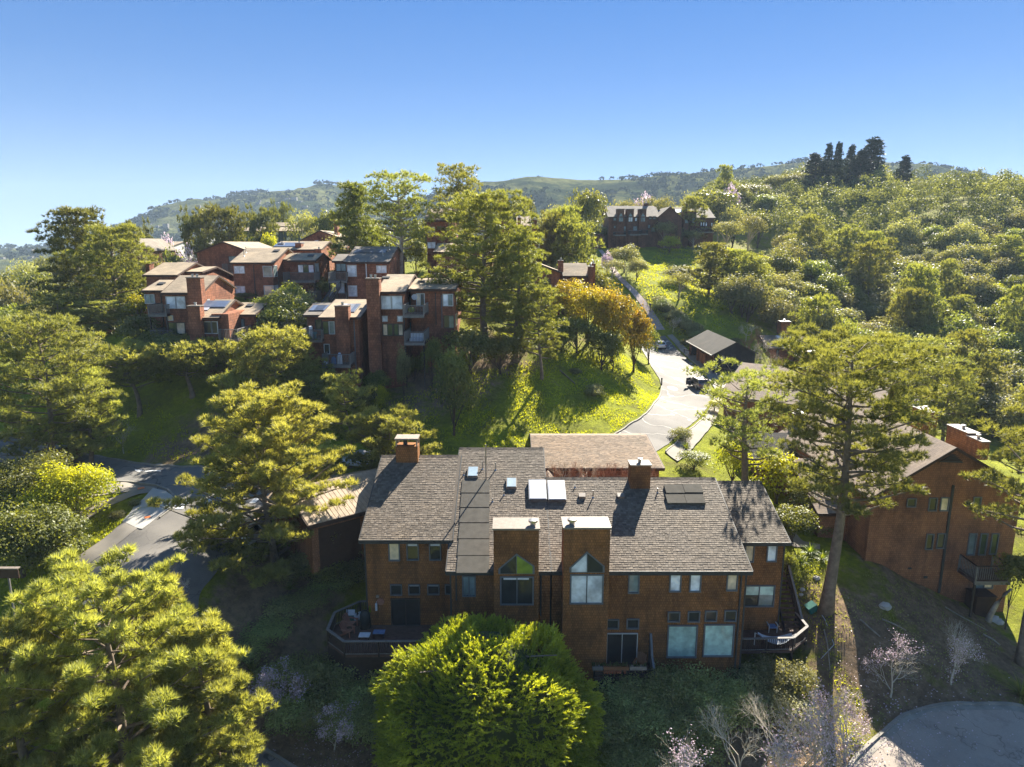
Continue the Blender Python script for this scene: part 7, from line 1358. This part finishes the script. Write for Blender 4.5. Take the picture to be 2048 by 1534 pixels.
# person by the garage, body grown from a skeleton
def person(loc, label):
    o = empty('person', label, 'person', loc)
    J = [(0,0,.95),(0,.01,1.15),(0,.02,1.38),(0,0,1.50),(0,-.03,1.62),(.10,0,.90),(.11,.02,.50),(.11,.05,.08),(.11,-.08,.04),(-.10,0,.90),(-.12,-.05,.50),(-.12,.02,.08),(-.12,-.11,.04),(.19,.01,1.40),(.27,-.02,1.14),(.24,-.22,1.02),(.22,-.30,1.0),(-.19,.01,1.40),(-.27,0,1.13),(-.25,-.18,.98),(-.24,-.26,.96)]
    Rd = [.15,.14,.17,.065,.07,.10,.075,.05,.045,.10,.075,.05,.045,.07,.05,.035,.035,.07,.05,.035,.035]
    E = [(0,1),(1,2),(2,3),(3,4),(0,5),(5,6),(6,7),(7,8),(0,9),(9,10),(10,11),(11,12),(2,13),(13,14),(14,15),(15,16),(2,17),(17,18),(18,19),(19,20)]
    me = bpy.data.meshes.new('body'); me.from_pydata(J, E, []); b = bpy.data.objects.new('body', me); COL.objects.link(b); b.parent = o
    sk = b.modifiers.new('skin', 'SKIN'); 
    for i, rr in enumerate(Rd): me.skin_vertices[0].data[i].radius = (rr, rr*.85)
    me.skin_vertices[0].data[0].use_root = True; b.modifiers.new('sub', 'SUBSURF').levels = 1; b.modifiers['sub'].render_levels = 2; me.materials.append(plain('navy_clothes', (.025,.045,.13), .85, .2, 8))
    mb = MB(); mb.ball((loc[0],loc[1]-.03,loc[2]+1.66), .11, 12, 8, (.85,1,1.2)); mb.build('head', plain('skin', (.42,.24,.17)), o, True); mb = MB(); mb.ball((loc[0],loc[1]-.01,loc[2]+1.71), .115, 12, 6, (.9,1,1.0)); mb.build('hair', M['cloth_dark'], o, True)
    mb = MB(); mb.box(loc[0]+.1,loc[0]+.34,loc[1]-.44,loc[1]-.28,loc[2]+1.0,loc[2]+1.45); mb.build('carried_bag', M['cloth_white'], o)
    for s in (-1,1):
        for k in range(4): MB().bar((loc[0]+s*.23-.03+k*.02,loc[1]-.28,loc[2]+.97),(loc[0]+s*.23-.03+k*.02,loc[1]-.33,loc[2]+.93-.004*k),.016,.016).build('finger', bpy.data.materials['skin'], o)
g = ground(1421, 747); person((at(1421,745,111).x, 109.3, z1(g.x,109.3)+.16), 'person in dark blue clothes holding something white at the mouth of the grey garage')
# street lamp
def lamp(px, py, label, h=5.2):
    g = ground(px, py); o = empty('street_lamp', label, 'lamp', g); m = MB(); m.tube([g-Vector((0,0,.3)), g+Vector((0,0,.7)), g+Vector((0,0,.75)), g+Vector((0,0,h-.7))], [.12,.12,.075,.055], 10); m.build('pole', M['trim'], o)
    m = MB(); m.tube([g+Vector((0,0,h-.7)), g+Vector((0,0,h-.62)), g+Vector((0,0,h-.15))], [.08,.16,.26], 6); m.build('lantern', M['cloth_white'], o); m = MB(); m.tube([g+Vector((0,0,h-.148)), g+Vector((0,0,h)), g+Vector((0,0,h+.12))], [.32,.12,.03], 6); m.build('cap', M['trim'], o)
lamp(1441, 787, 'old-style street lamp with white lantern on the pavement below the grey garage', 5.4)
g = ground(1323, 772); m = MB(); m.tube([g-Vector((0,0,.2)), g+Vector((0,0,1.1))], .10, 8); m.ball((g.x,g.y,g.z+1.1), .14, 8, 6); tag(m.build('bollard_light', M['trim']), 'dark bollard on the grass at the inside of the road bend', 'bollard')
g = ground(1300, 625); m = MB(); m.tube([g, g+Vector((0,0,1.6))], .10, 8); m.ball((g.x,g.y,g.z+1.7), .25, 8, 6); tag(m.build('path_light', M['trim']), 'small path light beside the petal-strewn path', 'lamp')
# wooden low bench / rail beside the garage
g = ground(1368, 708); g2 = ground(1382, 712); o = empty('timber_rail', 'dark timber rail in the grass left of the grey garage', 'fence', g)
MB().bar(g+Vector((0,0,.9)), g2+Vector((0,0,.9)), .1, .15).build('rail', M['trim_brown'], o)
for q in (g, g2): box(o, 'post', M['trim_brown'], q.x-.07,q.x+.07,q.y-.07,q.y+.07,q.z-.2,q.z+.82)
# walkway rail by the carport
g = [Vector((at(676,1085,51).x,50.5,6.2)), Vector((at(735,1040,56).x,56.5,7.6))]; o = empty('walkway_fence', 'pale capped board fence running down beside the carport', 'fence', g[0]); railing(o, g, 1.0, 'siding_tan', 'cap_rust', .2, .25, bw=.16)
# van glimpsed behind the pine, sign by the left edge
p = ground(470, 1085); car('white car half hidden behind the large yellow-green pine', p+Vector((0,0,.1)), 1.2, bpy.data.materials['white_car_paint'])
p = ground(712, 935)
car('silver car glimpsed between the carport roof and the round dense pine', p+Vector((.5,0,.1)), 1.3, bpy.data.materials['white_car_paint'])
p = at(8, 1145, 40); o = empty('garden_sign', 'brown wooden sign board at the left edge below the street', 'sign', p); box(o, 'board', M['trim_brown'], p.x-1.0,p.x+.9,p.y,p.y+.08,p.z-.4,p.z+.25); box(o, 'cap', M['cap'], p.x-1.05,p.x+.95,p.y-.1,p.y+.18,p.z+.252,p.z+.32); box(o, 'post', M['deck_grey'], p.x+.1,p.x+.2,p.y+.082,p.y+.16,p.z-4,p.z+.2)
